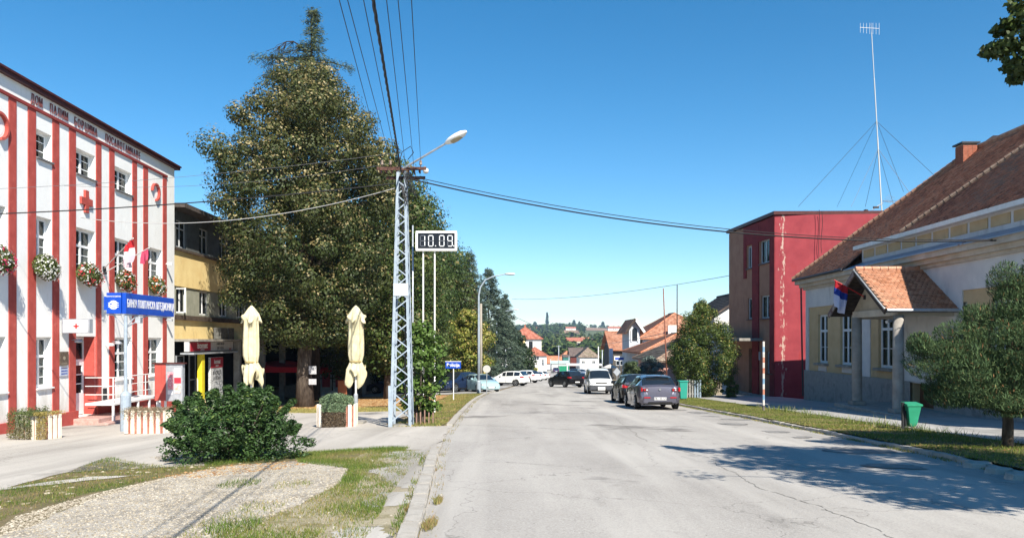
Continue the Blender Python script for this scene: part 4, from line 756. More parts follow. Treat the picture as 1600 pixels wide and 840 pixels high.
# ------------------------------------------------------------ tiles as geometry
tile_m = mat('clay_tile', (1,1,1), rough=.9, attr='tint', fine=.25, fscale=25)
def tile_field(name, O, Ud, Sd, nu, ns, w_, h_, keep, cols, parent, seed, th=.022):
    """overlapping clay tiles: O lower left corner, Ud along the eave, Sd up the slope (unit vectors, local coords)"""
    r = np.random.default_rng(seed); O, Ud, Sd = [np.array(v, float) for v in (O, Ud, Sd)]; N = np.cross(Ud, Sd); N /= np.linalg.norm(N); N = N if N[2] > 0 else -N
    iu, js = np.meshgrid(np.arange(nu), np.arange(ns)); iu = iu.ravel().astype(float); js = js.ravel().astype(float); u = (iu+.5*(js % 2))*w_; s = js*h_; k = keep(u+w_/2, s+h_/2); u, s = u[k], s[k]; n = len(u)
    u = u+r.normal(0,.004,n); s = s+r.normal(0,.006,n); lift = th*(1+r.normal(0,.15,n)); L = h_*1.25; ww = w_*.94
    def P(du, ds, dn): return O + np.outer(u+du, Ud) + np.outer(s+ds, Sd) + np.outer(dn if np.ndim(dn) else np.full(n, dn), N)
    t2 = lift+.012; V = np.stack([P(0,.02,t2), P(ww*.25,-.01,t2+.004), P(ww*.75,-.01,t2+.004), P(ww,.02,t2), P(ww,L,.008), P(0,L,.008), P(0,.02,t2-.018), P(ww*.25,-.01,t2-.018), P(ww*.75,-.01,t2-.018), P(ww,.02,t2-.018)], 1).reshape(-1,3)
    fs = np.array([(0,1,2,3),(0,3,4,5),(0,6,7,1),(1,7,8,2),(2,8,9,3),(0,5,5,6),(3,9,9,4)])
    fs[5] = (5,0,6,6); fs[6] = (3,9,4,4); fs = fs[:5]
    Fc = (fs[None]+np.arange(n)[:,None,None]*10).reshape(-1,4); C = np.array(cols); nz = noise2(u, s, .9, seed); t = np.clip((nz+1)/2+r.normal(0,.2,n), 0, .999)*(len(C)-1); i = t.astype(int); fr = (t-i)[:,None]
    c = (C[i]*(1-fr)+C[np.minimum(i+1, len(C)-1)]*fr)*r.uniform(.82,1.14,(n,1)); return nmesh(name, V, Fc, tile_m, parent, np.repeat(c, 10, axis=0), 'stuff')
# ------------------------------------------------------------ beige school-like building (right)
BF = Fac((15.55, 40.0), (14.97, 15.0)); U, Z = BF.u, BF.z
bb = thing('beige_building', 'single-storey beige building with steep tiled roof and yellow wall panels', 'building', (*BF.A, -1.6), BF.rz, worldz=True)
blue_pl = wear(mat('bluish_plaster', [(.52,.53,.55),(.64,.64,.64)], 1.0, rough=.92, bump=.2, bscale=50, fine=.06), (.40,.39,.37), 1.8, .58, .75, (1,1,.35)); yp = wear(mat('ochre_plaster', [(.46,.34,.19),(.54,.41,.24)], 1.4, rough=.92, bump=.2, fine=.05), (.36,.29,.19), 2.5, .6, .75, (1,1,.5))
cem = wear(mat('rough_cement', [(.20,.20,.20),(.29,.29,.28),(.24,.235,.23)], 2, rough=1, bump=.9, bscale=30, fine=.15), (.36,.35,.33), 3, .62, .72)
ezp = EYE+3.15; L = BF.L; D = 11.0
wd = [(U(1276.5),U(1291.5)),(U(1311),U(1328.5)),(U(1370.5),U(1393.5))]; wz = (.42, 2.86)
more_w = [(13.6+2.4*k, 14.7+2.4*k) for k in range(3)] + [(21.6, 22.7)]
pan = [(U(1263), U(1343)), (U(1359), U(1400)), (U(1503), 24)]
holes = [(a, b_, *wz, .25) for a, b_ in wd+more_w]; door_h = (U(1425), U(1462), -.95, 1.6, .4); holes.append(door_h)
# panels are let into the wall by 5 cm: bluish frame wall with cut-outs, ochre plane behind
zp0, zp1 = -.05, 3.26
fr = MB(); wall(fr, 0, L, -.05, ezp-.25, [(a, b_, zp0-.001, zp1) for a, b_ in pan], .05); fr.quad((0,0,-.05),(0,D,-.05),(0,D,ezp-.25),(0,0,ezp-.25)); fr.quad((L,0,-2.6),(L,D,-2.6),(L,D,ezp-.25),(L,0,ezp-.25)); fr.build('wall', blue_pl, bb)
pm = MB(); wall(pm, .1, L, -.05, ezp-.3, holes, .2, .05); pm.build('wall_panel', yp, bb)
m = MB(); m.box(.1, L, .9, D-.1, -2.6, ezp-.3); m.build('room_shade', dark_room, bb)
rg = MB(); wall(rg, -.06, door_h[0], -2.6, -.0, [], 0, -.07); wall(rg, door_h[1], L, -2.6, 0, [], 0, -.07); rg.quad((-.06,-.07,-2.6),(-.06,D,-2.6),(-.06,D,0),(-.06,-.07,0)); rg.quad((-.06,-.07,0),(L,-.07,0),(L,.06,-.02),(-.06,.06,-.02)); rg.build('plinth', cem, bb)
bigpatch = MB()
for px, y0_, y1_ in ((1284,566,582),(1322,568,582)):
    u = U(px); bigpatch.box(u-.55, u+.5, .03, .053, max(.02, Z(px,y1_)), Z(px,y0_)-.06)
bigpatch.build('repair_patch', blue_pl, bb)
for i, (a, b_) in enumerate(wd+more_w):
    o = window(bb, a, b_, *wz, .17, mat('blue_white_paint', [(.56,.62,.68),(.66,.71,.76)], 6, rough=.5), gl, cols=2, rows=(.66,), fw=.115, bars=1, curtain=(curt, 'side') if i == 2 else None)
    MB().box(a-.14, b_+.14, -.14, .17, wz[0]-.12, wz[0]-.003).build('sill', conc, o, bevel=.012)
MB().box(door_h[0], door_h[1], .3, .36, -.95, 1.6).build('door', mat('brown_door', [(.09,.045,.025),(.14,.07,.04)], 4, rough=.6, stretch=(4,4,.5)), bb)
# cornice, sheet-metal ledge, attic wall with small panels, upper fascia
co = MB(); co.prism([(0,0)]*0 or [(-.45,ezp-.25),(L,ezp-.25),(L,ezp-.02),(-.45,ezp-.02)], -.42, .02); co.prism([(-.3,ezp-.42),(L,ezp-.42),(L,ezp-.25),(-.3,ezp-.25)], -.24, .02); co.prism([(-.15,ezp-.55),(L,ezp-.55),(L,ezp-.42),(-.15,ezp-.42)], -.1, .02); co.box(-.45,.0,.02,D+.4,ezp-.25,ezp-.02); co.build('cornice', mat('cornice_plaster', [(.4,.36,.3),(.52,.48,.42)], 2, rough=.9), bb)
au = U(1337); at0, at1 = ezp+.22, EYE+4.02
zinc = wear(mat('zinc_sheet', [(.25,.31,.40),(.34,.40,.48)], 1.5, rough=.4, metal=.3, fine=.05), (.2,.06,.04), 1.6, .62, .68)
MB().add([(au-.2,-.5,ezp-.02),(L,-.5,ezp-.02),(L,.36,at0+.1),(au-.2,.36,at0+.1),(au-.2,-.5,ezp-.06),(L,-.5,ezp-.06)], [(0,1,2,3),(0,4,5,1)]).build('ledge_sheet', zinc, bb)
m = MB(); m.box(au, L, .3, .6, ezp-.1, at1); m.box(au-.05, au, .3, 3, ezp-.1, at1); m.build('attic_wall', blue_pl, bb)
pu = au+.18
while pu < L-1: MB().box(pu, pu+.98, .27, .302, at0+.24, at0+.58).build('attic_panel', yp, bb); pu += 1.16
MB().box(au-.25, L, -.02, .32, at1, at1+.16).build('fascia', whitep, bb)
MB().tube([(-.45,-.52,ezp),(au-.2,-.52,ezp)], .07, 8).build('gutter', dgrey, bb); MB().tube([(-.12,-.2,ezp-.3),(-.12,-.1,-1.4)], .045, 8).build('downpipe', dgrey, bb)
# roof A: hipped at the far end, steep
pit = .9; ov = .5; rise = (D/2+ov)*pit; e = ezp+.02; q = D/2+ov; ra_ = MB()
V = [(-ov,-ov,e),(L,-ov,e),(L,D+ov,e),(-ov,D+ov,e),(q-ov,D/2,e+rise),(L,D/2,e+rise)]
zy_ = lambda y: e+(y+ov)*pit; ra_.add(V, [(2,3,4,5),(3,0,4)]); ra_.add([(-ov,-ov,e),(au-.05,-ov,e),(au-.05,au-.05,zy_(au-.05))], [(0,1,2)]); ra_.add([(au-.05,.62,zy_(.62)),(L,.62,zy_(.62)),(L,D/2,e+rise),(q-ov,D/2,e+rise),(au-.05,au-.05,zy_(au-.05))], [(0,1,2,3,4)]); ro = ra_.build('roof', old_t, bb)
cosp = 1/math.hypot(1,pit); Sd = (0, cosp, pit*cosp); tc_ = [(.20,.085,.05),(.36,.13,.07),(.45,.18,.10),(.50,.23,.135),(.26,.14,.10)]; sl = q/cosp; th_ = .20
tile_field('clay_tiles', (-ov,-ov,e), (1,0,0), Sd, int((L+ov)/.18), int(sl/.15), .18, .15, lambda u, s: (u > s*cosp) & (u < L+ov) & (u < 17) & ((u-ov < au-.1) | (s*cosp > 1.14)), tc_, ro, 1)
rc = MB()
for k in range(34): # hip tiles, single humps
    a0 = k/34; a1 = (k+.92)/34; P = lambda a: Vector(V[0]).lerp(Vector(V[4]), a)+Vector((0,0,.06)); rc.tube([P(a0), P(a1)], [.12,.10], 6)
rc.tube([Vector(V[4])+Vector((0,0,.05)), Vector(V[5])+Vector((0,0,.05))], .12, 6); rc.build('hip_tiles', mat('ridge_clay', [(.3,.14,.09),(.42,.26,.18)], 6, rough=.9), ro)
# roof B: over the raised attic, hip end facing the far side
bu, bz = U(1410)-.1, at1+.16; pb2 = .9; D2 = D; W = 4.7
VB = [(bu,.0,bz),(L,.0,bz),(L,2*W,bz),(bu,2*W,bz),(bu+W,W,bz+W*pb2),(L,W,bz+W*pb2)]
MB().add([(au-.2,0,bz-.02),(bu,0,bz-.02),(bu,.9,bz-.02),(au-.2,.9,bz-.02)], [(0,1,2,3)]).build('attic_capping', zinc, bb)
rb2 = MB(); rb2.add(VB, [(0,1,5,4),(2,3,4,5),(3,0,4)]); ro2 = rb2.build('roof', old_t, bb)
cp2 = 1/math.hypot(1,pb2); tile_field('clay_tiles', (bu,0,bz), (1,0,0), (0,cp2,pb2*cp2), int((L-bu)/.18), int(W/cp2/.15), .18, .15, lambda u, s: (u > s*cp2), [(.14,.06,.04),(.25,.10,.06),(.33,.145,.09),(.21,.13,.10)], ro2, 2)
hc = MB()
for k in range(30): P = lambda a: Vector(VB[0]).lerp(Vector(VB[4]), a)+Vector((0,0,.06)); hc.tube([P(k/30), P((k+.9)/30)], [.10,.085], 6)
hc.build('hip_tiles', mat('mortared_ridge', [(.16,.10,.075),(.28,.21,.16)], 8, rough=1), ro2)
# chimney on the hip
cu, cyy = 5.95, 5.0; cb = MB();
cb.box(cu-.3, cu+.3, cyy-.3, cyy+.3, e+cyy*pit-.3, e+cyy*pit+1.05); c_o = cb.build('chimney', mat('chimney_mortar', (.35,.28,.22), rough=1), ro)
brm = mat('chimney_brick_red', [(.27,.085,.05),(.36,.13,.08)], 8, rough=.9); zc = e+cyy*pit-.2; rw = 0
while zc < e+cyy*pit+.98:
    for k in range(3):
        o_ = .1*(rw % 2); x_ = cu-.31+k*.21
        MB().box(x_, x_+.195, cyy-.315, cyy-.29, zc, zc+.072).build('brick', brm, c_o); MB().box(cu+.29, cu+.315, cyy-.31+k*.21, cyy-.31+k*.21+.195, zc, zc+.072).build('brick', brm, c_o)
    zc += .085; rw += 1
MB().box(cu-.4, cu+.4, cyy-.4, cyy+.4, e+cyy*pit+1.05, e+cyy*pit+1.12).build('chimney_cap', dgrey, ro)
# ------------------------------------------------------------ porch: a part group of the beige building, local frame x along facade
xg = 12.8; yn, yf, ym = 25.7, 30.6, 28.15; ua, ub, um_ = 40-yf, 40-yn, 40-ym; zr_, ze_ = 4.20, 2.62; yo = -2.45
p_ = thing('entrance_porch', 'gabled entrance porch with orange clay tiles and two round columns', 'porch', (*BF.A, -1.6), BF.rz, worldz=True)
darkw = mat('dark_roof_timber', [(.035,.025,.02),(.07,.05,.04)], 5, rough=.8)
slp = math.hypot(ub-um_, zr_-ze_); pr = MB()
pr.add([(ub,yo,ze_),(ub,.3,ze_),(um_,.3,zr_),(um_,yo,zr_),(ua,yo,ze_),(ua,.3,ze_)], [(0,1,2,3),(3,2,5,4)]); pr.add([(ub,yo,ze_-.1),(ub,.3,ze_-.1),(um_,.3,zr_-.1),(um_,yo,zr_-.1),(ua,yo,ze_-.1),(ua,.3,ze_-.1)], [(3,2,1,0),(4,5,2,3)])
pro = pr.build('roof', darkw, p_)
Sd2 = np.array([(um_-ub)/slp, 0, (zr_-ze_)/slp]); pt = [(.30,.13,.07),(.37,.17,.10),(.42,.21,.13),(.36,.19,.12),(.46,.26,.17)]
tile_field('clay_tiles', (ub,yo,ze_), (0,1,0), Sd2, int((.3-yo)/.17), int(slp/.13), .17, .13, lambda u, s: s < slp, pt, pro, 5)
Sd3 = np.array([(um_-ua)/slp, 0, (zr_-ze_)/slp]); tile_field('clay_tiles', (ua,.3,ze_), (0,-1,0), Sd3, int((.3-yo)/.17), int(slp/.13), .17, .13, lambda u, s: s < slp, pt, pro, 6)
rt = MB()
for k in range(9): y_ = yo+k*.3; rt.tube([(um_,y_,zr_+.03),(um_,y_+.28,zr_+.045)], [.1,.085], 7)
rt.build('ridge_tile_row', mat('ridge_clay2', [(.45,.2,.12),(.55,.32,.22)], 8, rough=.9), pro)
for s, uu in ((-1, ua), (1, ub)): MB().beam((um_,yo-.03,zr_-.07), (uu,yo-.03,ze_-.07), .05, .2).build('bargeboard', mat('barge_paint', [(.10,.04,.035),(.3,.28,.27)], 3, rough=.7) if s < 0 else darkw, p_)
MB().beam((um_-.02,yo-.05,zr_+.0), (ub,yo-.05,ze_+.02), .04, .05).build('verge_flashing', whitep, p_)
tri = MB(); gy = -1.86; tri.prism([(ua+.9,ze_+.05),(ub-.42,ze_+.05),(um_,zr_-.22)], gy, gy+.08); tri.build('gable_infill', mat('gable_plaster', [(.34,.28,.2),(.44,.37,.27)], 2, rough=.9), p_)
MB().box(ua+1.0, ub-.25, gy-.08, gy+.18, ze_-.18, ze_+.06).build('tie_beam', mat('tie_plaster', [(.42,.38,.32),(.52,.48,.4)], 2, rough=.9), p_)
MB().box(ub-.5, ub-.3, gy+.1, .2, ze_-.22, ze_-.04).build('side_beam', MATS['tie_plaster'], p_); MB().box(ua+.5, ua+.7, gy+.1, .2, ze_-.22, ze_-.04).build('side_beam', MATS['tie_plaster'], p_)
for k in range(8): uu = ua+.3+k*.0; 
soff = MB()
for k in range(1, 14):
    a = k/14; soff.beam((um_+(ub-um_)*a, yo+.02, zr_+(ze_-zr_)*a-.13), (um_+(ub-um_)*a, .1, zr_+(ze_-zr_)*a-.13), .06, .04); soff.beam((um_+(ua-um_)*a, yo+.02, zr_+(ze_-zr_)*a-.13), (um_+(ua-um_)*a, .1, zr_+(ze_-zr_)*a-.13), .06, .04)
o = soff.build('soffit_battens', darkw, p_); o['kind'] = 'stuff'
MB().tube([(ub+.05,yo,ze_-.02),(ub+.05,.1,ze_-.03)], .055, 8).build('gutter', galv, p_)
flz = -.93; colm = mat('column_concrete', [(.23,.21,.19),(.33,.31,.28)], 2.5, rough=.95, fine=.12, bump=.3)
for px, yy in ((1339.5, 29.3), (1409, 26.0)):
    u = 40-yy; MB().lathe([(.2,flz+.14),(.19,flz+.2),(.185,.4),(.175,ze_-.18)], (u, -1.9, 0), 16).build('column', colm, p_, smooth=True); MB().cbox(u, -1.9, flz, .5, .5, .15).build('column_base', colm, p_, bevel=.015)
stc = wear(mat('step_concrete', [(.26,.25,.23),(.37,.35,.33)], 3, rough=.95, bump=.5, bscale=40, fine=.15), (.14,.13,.12), 4, .6, .7)
MB().box(9.6, 15.8, -2.35, -.02, -2.0, flz).build('floor', stc, p_, bevel=.02)
for k, (dd, hz) in enumerate(((.34,.14),(.68,.27))): MB().box(9.9-dd*.3, 15.0+dd*.2, -2.351-dd, -2.351-dd+.338, -2.0, flz-hz).build('step', stc, p_, bevel=.02)
MB().tube([(ub-.5,gy-.15,ze_-.35),(ub-.38,gy-.4,ze_-.42)], [.035,.06], 8).build('porch_lamp', galv, p_)
bx_, by_ = BF.w(U(1352,1.9), 1.95)
flag_thing('porch_flag', 'tricolour flag hanging from a red pole under the porch gable', (13.42, 28.7, 3.2), (12.36, 29.0, 3.89), [((.45,.02,.03),'flag_red2'),((.02,.05,.3),'flag_blue'),((.55,.58,.75),'flag_white2'),((.6,.62,.75),'flag_white3')], .55, 1.0, .8, 3)
br_ = MB(); 
# ------------------------------------------------------------ red building with peeling gable (right, behind)
RA, RB = (15.2, 52.9), (15.7, 45.0); RF = Fac(RA, RB); U, Z = RF.u, RF.z
rb_t = thing('red_building', 'dark red three-storey block with peeling paint and brown street front', 'building', (*RA, -2.0), RF.rz, worldz=True)
ztop = 9.22; Lr = RF.L; brown = wear(mat('brown_render', [(.32,.165,.11),(.40,.22,.15)], 1.3, rough=.92, bump=.2, fine=.06), (.16,.09,.075), 2, .6, .75, (1,1,.3))
side_m = mat('crimson_render', [(.235,.034,.044),(.30,.048,.058)], 1.1, rough=.9, bump=.2, fine=.05)
for c_, s_, lo, hi, kw in (((.44,.31,.26), 5.5, .69, .725, dict(axis=0, x0=.45, half=.42, stretch=(1.5,1,.4))), ((.58,.48,.38), 7, .73, .745, dict(stretch=(1,1,.8))), ((.28,.03,.03), 1.1, .62, .8, dict(stretch=(1,1,.4)))): wear(side_m, c_, s_, lo, hi, **kw)
hol = []; ww = []
for a, b_, y0_, y1_ in ((1167.5,1175.5,384,419),(1187.5,1203,374,411),(1168.5,1178,465,498),(1189,1205,461,497),(1197.5,1209,549,583)):
    u0_, u1_ = U(a), U(b_); um2 = (a+b_)/2; hol.append((u0_, u1_, Z(um2,y1_), Z(um2,y0_), .2)); ww.append(hol[-1])
dh = (U(1170), U(1181), -1.95, Z(1175,544), .5); hol.append(dh)
m = MB(); wall(m, 0, Lr, -3.2, ztop-.25, hol, .2); m.build('street_wall', brown, rb_t)
# side wall: its own local frame along the gable
m = MB(); gu = 10.2; 
SF = Fac(RB, (25.4, 44.2))
sw = MB(); sw.box(.0, 9.9, -.0, .3, -3.2, ztop-.22); so_ = sw.build('gable_wall', side_m, None); so_.parent = rb_t; bpy.context.view_layer.update(); so_.matrix_world = Matrix.Translation((RB[0]-.02, RB[1], 0)) @ Matrix.Rotation(SF.rz, 4, 'Z')
m = MB(); m.quad((0,0,-3.2),(0,10,-3.2),(0,10,ztop-.25),(0,0,ztop-.25)); m.build('far_wall', brown, rb_t)
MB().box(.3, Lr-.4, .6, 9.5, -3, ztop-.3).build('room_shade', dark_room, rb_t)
cap = MB(); cap.add([(-.15,-.15,ztop-.2),(Lr+.12,-.15,ztop-.2),(Lr+1.0,10.0,ztop-.2),(-.15,10,ztop-.2),(-.15,-.15,ztop),(Lr+.12,-.15,ztop),(Lr+1.0,10.0,ztop),(-.15,10,ztop)], [(0,1,5,4),(1,2,6,5),(2,3,7,6),(3,0,4,7),(4,5,6,7),(0,3,2,1)]); cap.build('parapet_cap', brown_metal, rb_t)
rp = mat('dark_red_stripe', [(.17,.02,.025),(.24,.03,.035)], 2, rough=.9)
for a, b_ in ((1163,1166.8),(1176.5,1186.5),(1204,1211.5)): 
    zlo = -3.2 if a > 1176 else 5.6
    MB().box(U(a), min(U(b_), Lr+.0)-.001, -.07, .005, zlo, ztop-.26).build('pilaster', rp, rb_t)
MB().box(U(1163), Lr-.001, -.06, .004, ztop-1.5, ztop-.27).build('parapet_band', rp, rb_t)
for h in ww:
    o = window(rb_t, h[0], h[1], h[2], h[3], .1, mat('pale_blue_frame', [(.4,.45,.5),(.5,.55,.6)], 5, rough=.5), gl, cols=2, rows=(), fw=.09, curtain=(curt, 'side')); MB().box(h[0]-.06, h[1]+.06, -.1, .1, h[2]-.07, h[2]-.003).build('sill', brown_metal, o)
MB().box(dh[0]+.05, dh[1]-.05, .4, .46, -1.95, dh[3]-.05).build('door', darkw, rb_t)
cu0, cu1 = U(1136, 1.4), U(1190, .9); cz_ = 1.62
MB().box(-.6, U(1192), -1.5, .0, cz_-.12, cz_+.06).build('canopy', conc, rb_t, bevel=.015)
MB().box(U(1183), U(1188.5), -.05, .003, Z(1185,562), Z(1185,549)).build('notice', mat('pale_notice', (.4,.42,.5), rough=.6), rb_t)
for k in range(4): MB().box(U(1155)-.2-.0*k, U(1190)+.3+.0*k, -.5-.32*(k+1), -.5-.32*k-.001, -3, -2.0-.13*k+.02).build('step', stc, rb_t, bevel=.015)
MB().box(U(1155)-.2, U(1190)+.3, -.5, -.0, -3, -1.85).build('step', stc, rb_t)
MB().box(-1.2, U(1150,1.2), -2.6, -2.1, -3, -1.1).build('stair_wall', wear(mat('stair_block', [(.2,.17,.13),(.32,.28,.22)], 3, rough=1, bump=.6, fine=.2), (.1,.09,.08), 3, .6, .7), rb_t, bevel=.02)
# rooftop: flue, vent, antenna mast with guys
x, Y = at(1353, 48)[:2]; q = MB(); q.lathe([(.1,0),(.1,.5),(.14,.52),(.14,.62),(.04,.66)], n=10); o = q.build('flue_pipe', black, smooth=True); o.location = (x, Y, ztop-.02); tag(o, 'short black flue pipe on the flat red roof left of the mast', 'flue')
x, Y = at(1312, 50)[:2]; q = MB(); q.add([(-.7,-.5,0),(.7,-.5,0),(.7,.5,0),(-.7,.5,0),(0,0,.35)], [(0,1,4),(1,2,4),(2,3,4),(3,0,4),(3,2,1,0)]); o = q.build('roof_vent', brown_metal); o.location = (x, Y, ztop); tag(o, 'low brown pyramid vent on the red building roof', 'roof vent')
bp_ = Vector(at(1378.5, 48, 326)); tp_ = Vector(at(1361, 48, 36)); t = thing('antenna_mast', 'tall thin leaning white antenna mast with guy wires above the red roof', 'antenna', (bp_.x, bp_.y, ztop-.02)); dv = tp_-Vector((bp_.x, bp_.y, ztop-.02))
for k, (a, b_, r_) in enumerate(((0,.42,.042),(.42,.72,.032),(.72,.95,.023),(.95,1.0,.014))): MB().tube([dv*a, dv*b_], r_, 8).build('mast_section', mat('mast_grey', (.5,.51,.5), rough=.5) if k < 3 else galv, t)
ya = MB(); hp = dv*.975; ya.tube([hp+Vector((-.72,0,.02)), hp+Vector((.5,.0,-.05))], .014, 5)
for k in range(7): xx = -.7+k*.2; ya.tube([hp+Vector((xx,0,-.32-.02*k)), hp+Vector((xx,0,.30))], .009, 4)
ya.build('yagi_aerial', whitep, t); a2 = MB(); h2 = dv*.07; a2.tube([h2+Vector((-.6,0,-.25)), h2+Vector((.1,0,.2))], .03, 5); a2.tube([h2+Vector((0,0,.35)), h2+Vector((1.0,.2,.25))], .015, 5)
for k in range(6): a2.tube([h2+Vector((.1+.15*k,-.35,.3)), h2+Vector((.1+.15*k,.35,.3))], .008, 4)
for k in range(4): a2.tube([h2+Vector((.1+.1*k,0,.35+.12*k)), h2+Vector((.55+.1*k,0,.2+.1*k))], .01, 4)
a2.build('lower_aerial', galv, t); MB().cbox(h2.x-.35,0,h2.z-.15,.35,.1,.12).build('antenna_box', dgrey, t)
gw = []
for fr_, spots in ((.5, [(1247,323),(1308,323),(1463,277),(1412,300)]), (.36, [(1330,323),(1352,323),(1424,305),(1396,320)])):
    for px, py in spots:
        yy = 46.5 if spots.index((px,py)) % 2 == 0 else 51; P = Vector(at(px, yy, py))-Vector((bp_.x, bp_.y, ztop-.02)); MB().tube([dv*fr_, P], .011, 4).build('guy_wire', dgrey, t)
# cables hanging down the red gable
for i, (px, sag) in enumerate(((1279,.25),(1283,.4))):
    n = 10; pts = []
    for k in range(n+1):
        py = 328+(404-328)*k/n if i == 0 else 330+(395-330)*k/n; p0 = at(px+3*math.sin(k*.6)*sag, 44.6, py); pts.append((p0[0], 44.55-.03, p0[2]))
    o = MB().tube(pts, .016, 5).build('wall_cable', black); tag(o, ['left one of two black cables hanging down the red gable wall', 'right one of two black cables hanging down the red gable wall'][i], 'cable', 'cables on the red gable')
# ------------------------------------------------------------ trees
def leaf_cloud(name, blobs, per, smin, smax, cols, seed, parent, up=.35, asp=.62, shell=.55, tipcol=None, tipamt=.3, mtl=None, droop=0, gold=None, coh=.8):
    """leaf cards spread through ellipsoidal clumps (x,y,z,rx,ry,rz); tips of clumps can carry paler bracts"""
    r = np.random.default_rng(seed); B = np.repeat(np.array(blobs), per, axis=0); n = len(B); d = rnd_dirs(r, n); rad = shell+(1-shell)*r.random(n)**.6; rad *= 1+.12*np.sin(d[:,0]*7+B[:,0]*3)+.1*np.sin(d[:,2]*9+B[:,1]*5)
    P = B[:,:3]+d*B[:,3:6]*rad[:,None]; P[:,2] -= droop*(d[:,0]**2+d[:,1]**2)*B[:,3]
    N = d*coh+rnd_dirs(r, n)*(1.5-coh*.65)+np.array([0,0,up]); T = rnd_dirs(r, n)+d*.5+np.array([0,0,-.3])
    bi = np.repeat(np.arange(len(blobs)), per); bt = r.uniform(0,1,len(blobs))[bi]; C = np.array(cols); t = np.clip(bt*.7+r.random(n)*.3, 0, .999)*(len(C)-1); i = t.astype(int); fr = (t-i)[:,None]; c = C[i]*(1-fr)+C[np.minimum(i+1,len(C)-1)]*fr
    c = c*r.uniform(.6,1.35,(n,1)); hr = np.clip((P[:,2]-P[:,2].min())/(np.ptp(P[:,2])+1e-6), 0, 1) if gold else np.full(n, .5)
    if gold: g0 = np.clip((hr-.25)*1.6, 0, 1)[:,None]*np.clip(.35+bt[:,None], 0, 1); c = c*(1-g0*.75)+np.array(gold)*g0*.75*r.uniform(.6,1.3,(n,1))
    if tipcol is not None:
        k = (rad > .80) & (d[:,2] > -.1+.25*np.sin(bi*3.7)) & (r.random(n) < np.where(noise2(P[:,0]+P[:,1], P[:,2], 4.5, seed) > -.02, tipamt*1.35, tipamt*.12)*(.45+1.1*hr)); c[k] = np.array(tipcol)[r.integers(0, len(tipcol), k.sum())]*r.uniform(.8,1.2,(k.sum(),1))
    return quads(P, r.uniform(smin, smax, n), N, T, c, name, mtl or leafm, parent, asp=asp, fold=.15)
def env_tree(name, lab, cat, x, y, prof, nb, per, leaf, cols, seed, group=None, trunk_r=.3, trunk_top=.8, tip=None, tipamt=.3, flat=.55, bs=(.9,1.4), base=None, sink=0, mtl=None, limbs=9, squash=1, inner=.35, tb=bark, cx=0, gold=None):
    """prof: list of (height, radius); clumps sit on and inside that outline"""
    g = G(x, y) if base is None else base; t = thing(name, lab, cat, (x, y, g), random.uniform(0, 6) if squash == 1 and cx == 0 else 0, group); r = np.random.default_rng(seed)
    hs_, rs_ = [p[0] for p in prof], [p[1] for p in prof]; H0, H1 = hs_[0], hs_[-1]; blobs = []
    ph = r.uniform(0, 6, 4)
    wts = np.interp(np.linspace(H0, H1, 60), hs_, rs_)+.3; hh = np.interp((np.arange(nb)+.5)/nb, np.cumsum(wts)/wts.sum(), np.linspace(H0, H1, 60))+r.uniform(-.15,.15,nb)
    for k in range(nb):
        h = hh[k]; a = k*2.39996+r.uniform(-.35, .35); R0 = np.interp(h, hs_, rs_)*(1+.08*math.sin(3*a+ph[0]+h*.7)+.07*math.sin(5*a+ph[1]-h*1.3)); inn = r.random() < inner; q = R0*(r.uniform(.2,.75) if inn else r.uniform(.78,1.0)); s = r.uniform(*bs)*min(1, .45+R0*.2)
        q = max(0, q-s*.55); blobs.append((cx+q*math.cos(a), q*math.sin(a)*squash, h, s, s, s*flat))
    q = MB(); pts = []; n = 7
    for k in range(n+1): z = H1*trunk_top*k/n; pts.append((cx*k/n+.06*math.sin(k*1.7+seed)*(k > 0), .06*math.cos(k*2.1+seed)*(k > 0), z-.15*(k == 0)))
    q.tube(pts, [trunk_r*(1.25 if k == 0 else 1-.85*k/n) for k in range(n+1)], 10); q.build('trunk', tb, t, smooth=True)
    lm = MB()
    for k in range(limbs):
        b_ = blobs[int(r.integers(nb))]; z0 = max(H0*.7, min(b_[2]-math.hypot(b_[0],b_[1])*.6, H1*.75)); p0 = Vector((cx*z0/H1, 0, z0)); p2 = Vector(b_[:3]); pm_ = p0.lerp(p2,.5)+Vector((0,0,.25)); lm.tube([p0, pm_, p2], [trunk_r*.4, trunk_r*.25, trunk_r*.08], 6)
    lm.build('limb', tb, t, smooth=True)['kind'] = 'stuff'
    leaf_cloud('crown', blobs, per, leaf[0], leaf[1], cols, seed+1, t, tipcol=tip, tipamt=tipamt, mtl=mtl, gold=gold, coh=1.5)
    return t
lin = [(.034,.054,.014),(.046,.068,.018),(.066,.08,.022)]; brac = [(.25,.20,.085),(.34,.28,.14),(.20,.16,.06),(.14,.125,.04)]
big = env_tree('linden_tree', 'very large linden in front with pale tan bracts and thick dark trunk', 'tree', -11.0, 40.2, [(3.7,2.4),(4.9,3.7),(6.4,4.3),(8.0,4.7),(10,4.9),(12,4.95),(13.5,4.8),(14.8,4.2),(16.1,3.3),(17.1,2.5),(17.9,1.4)], 400, 400, (.045,.09), lin, 101, 'lindens in the row along the square', .42, .8, brac, .75, .72, (.65,1.25), inner=.3, limbs=22, gold=(.10,.10,.03))
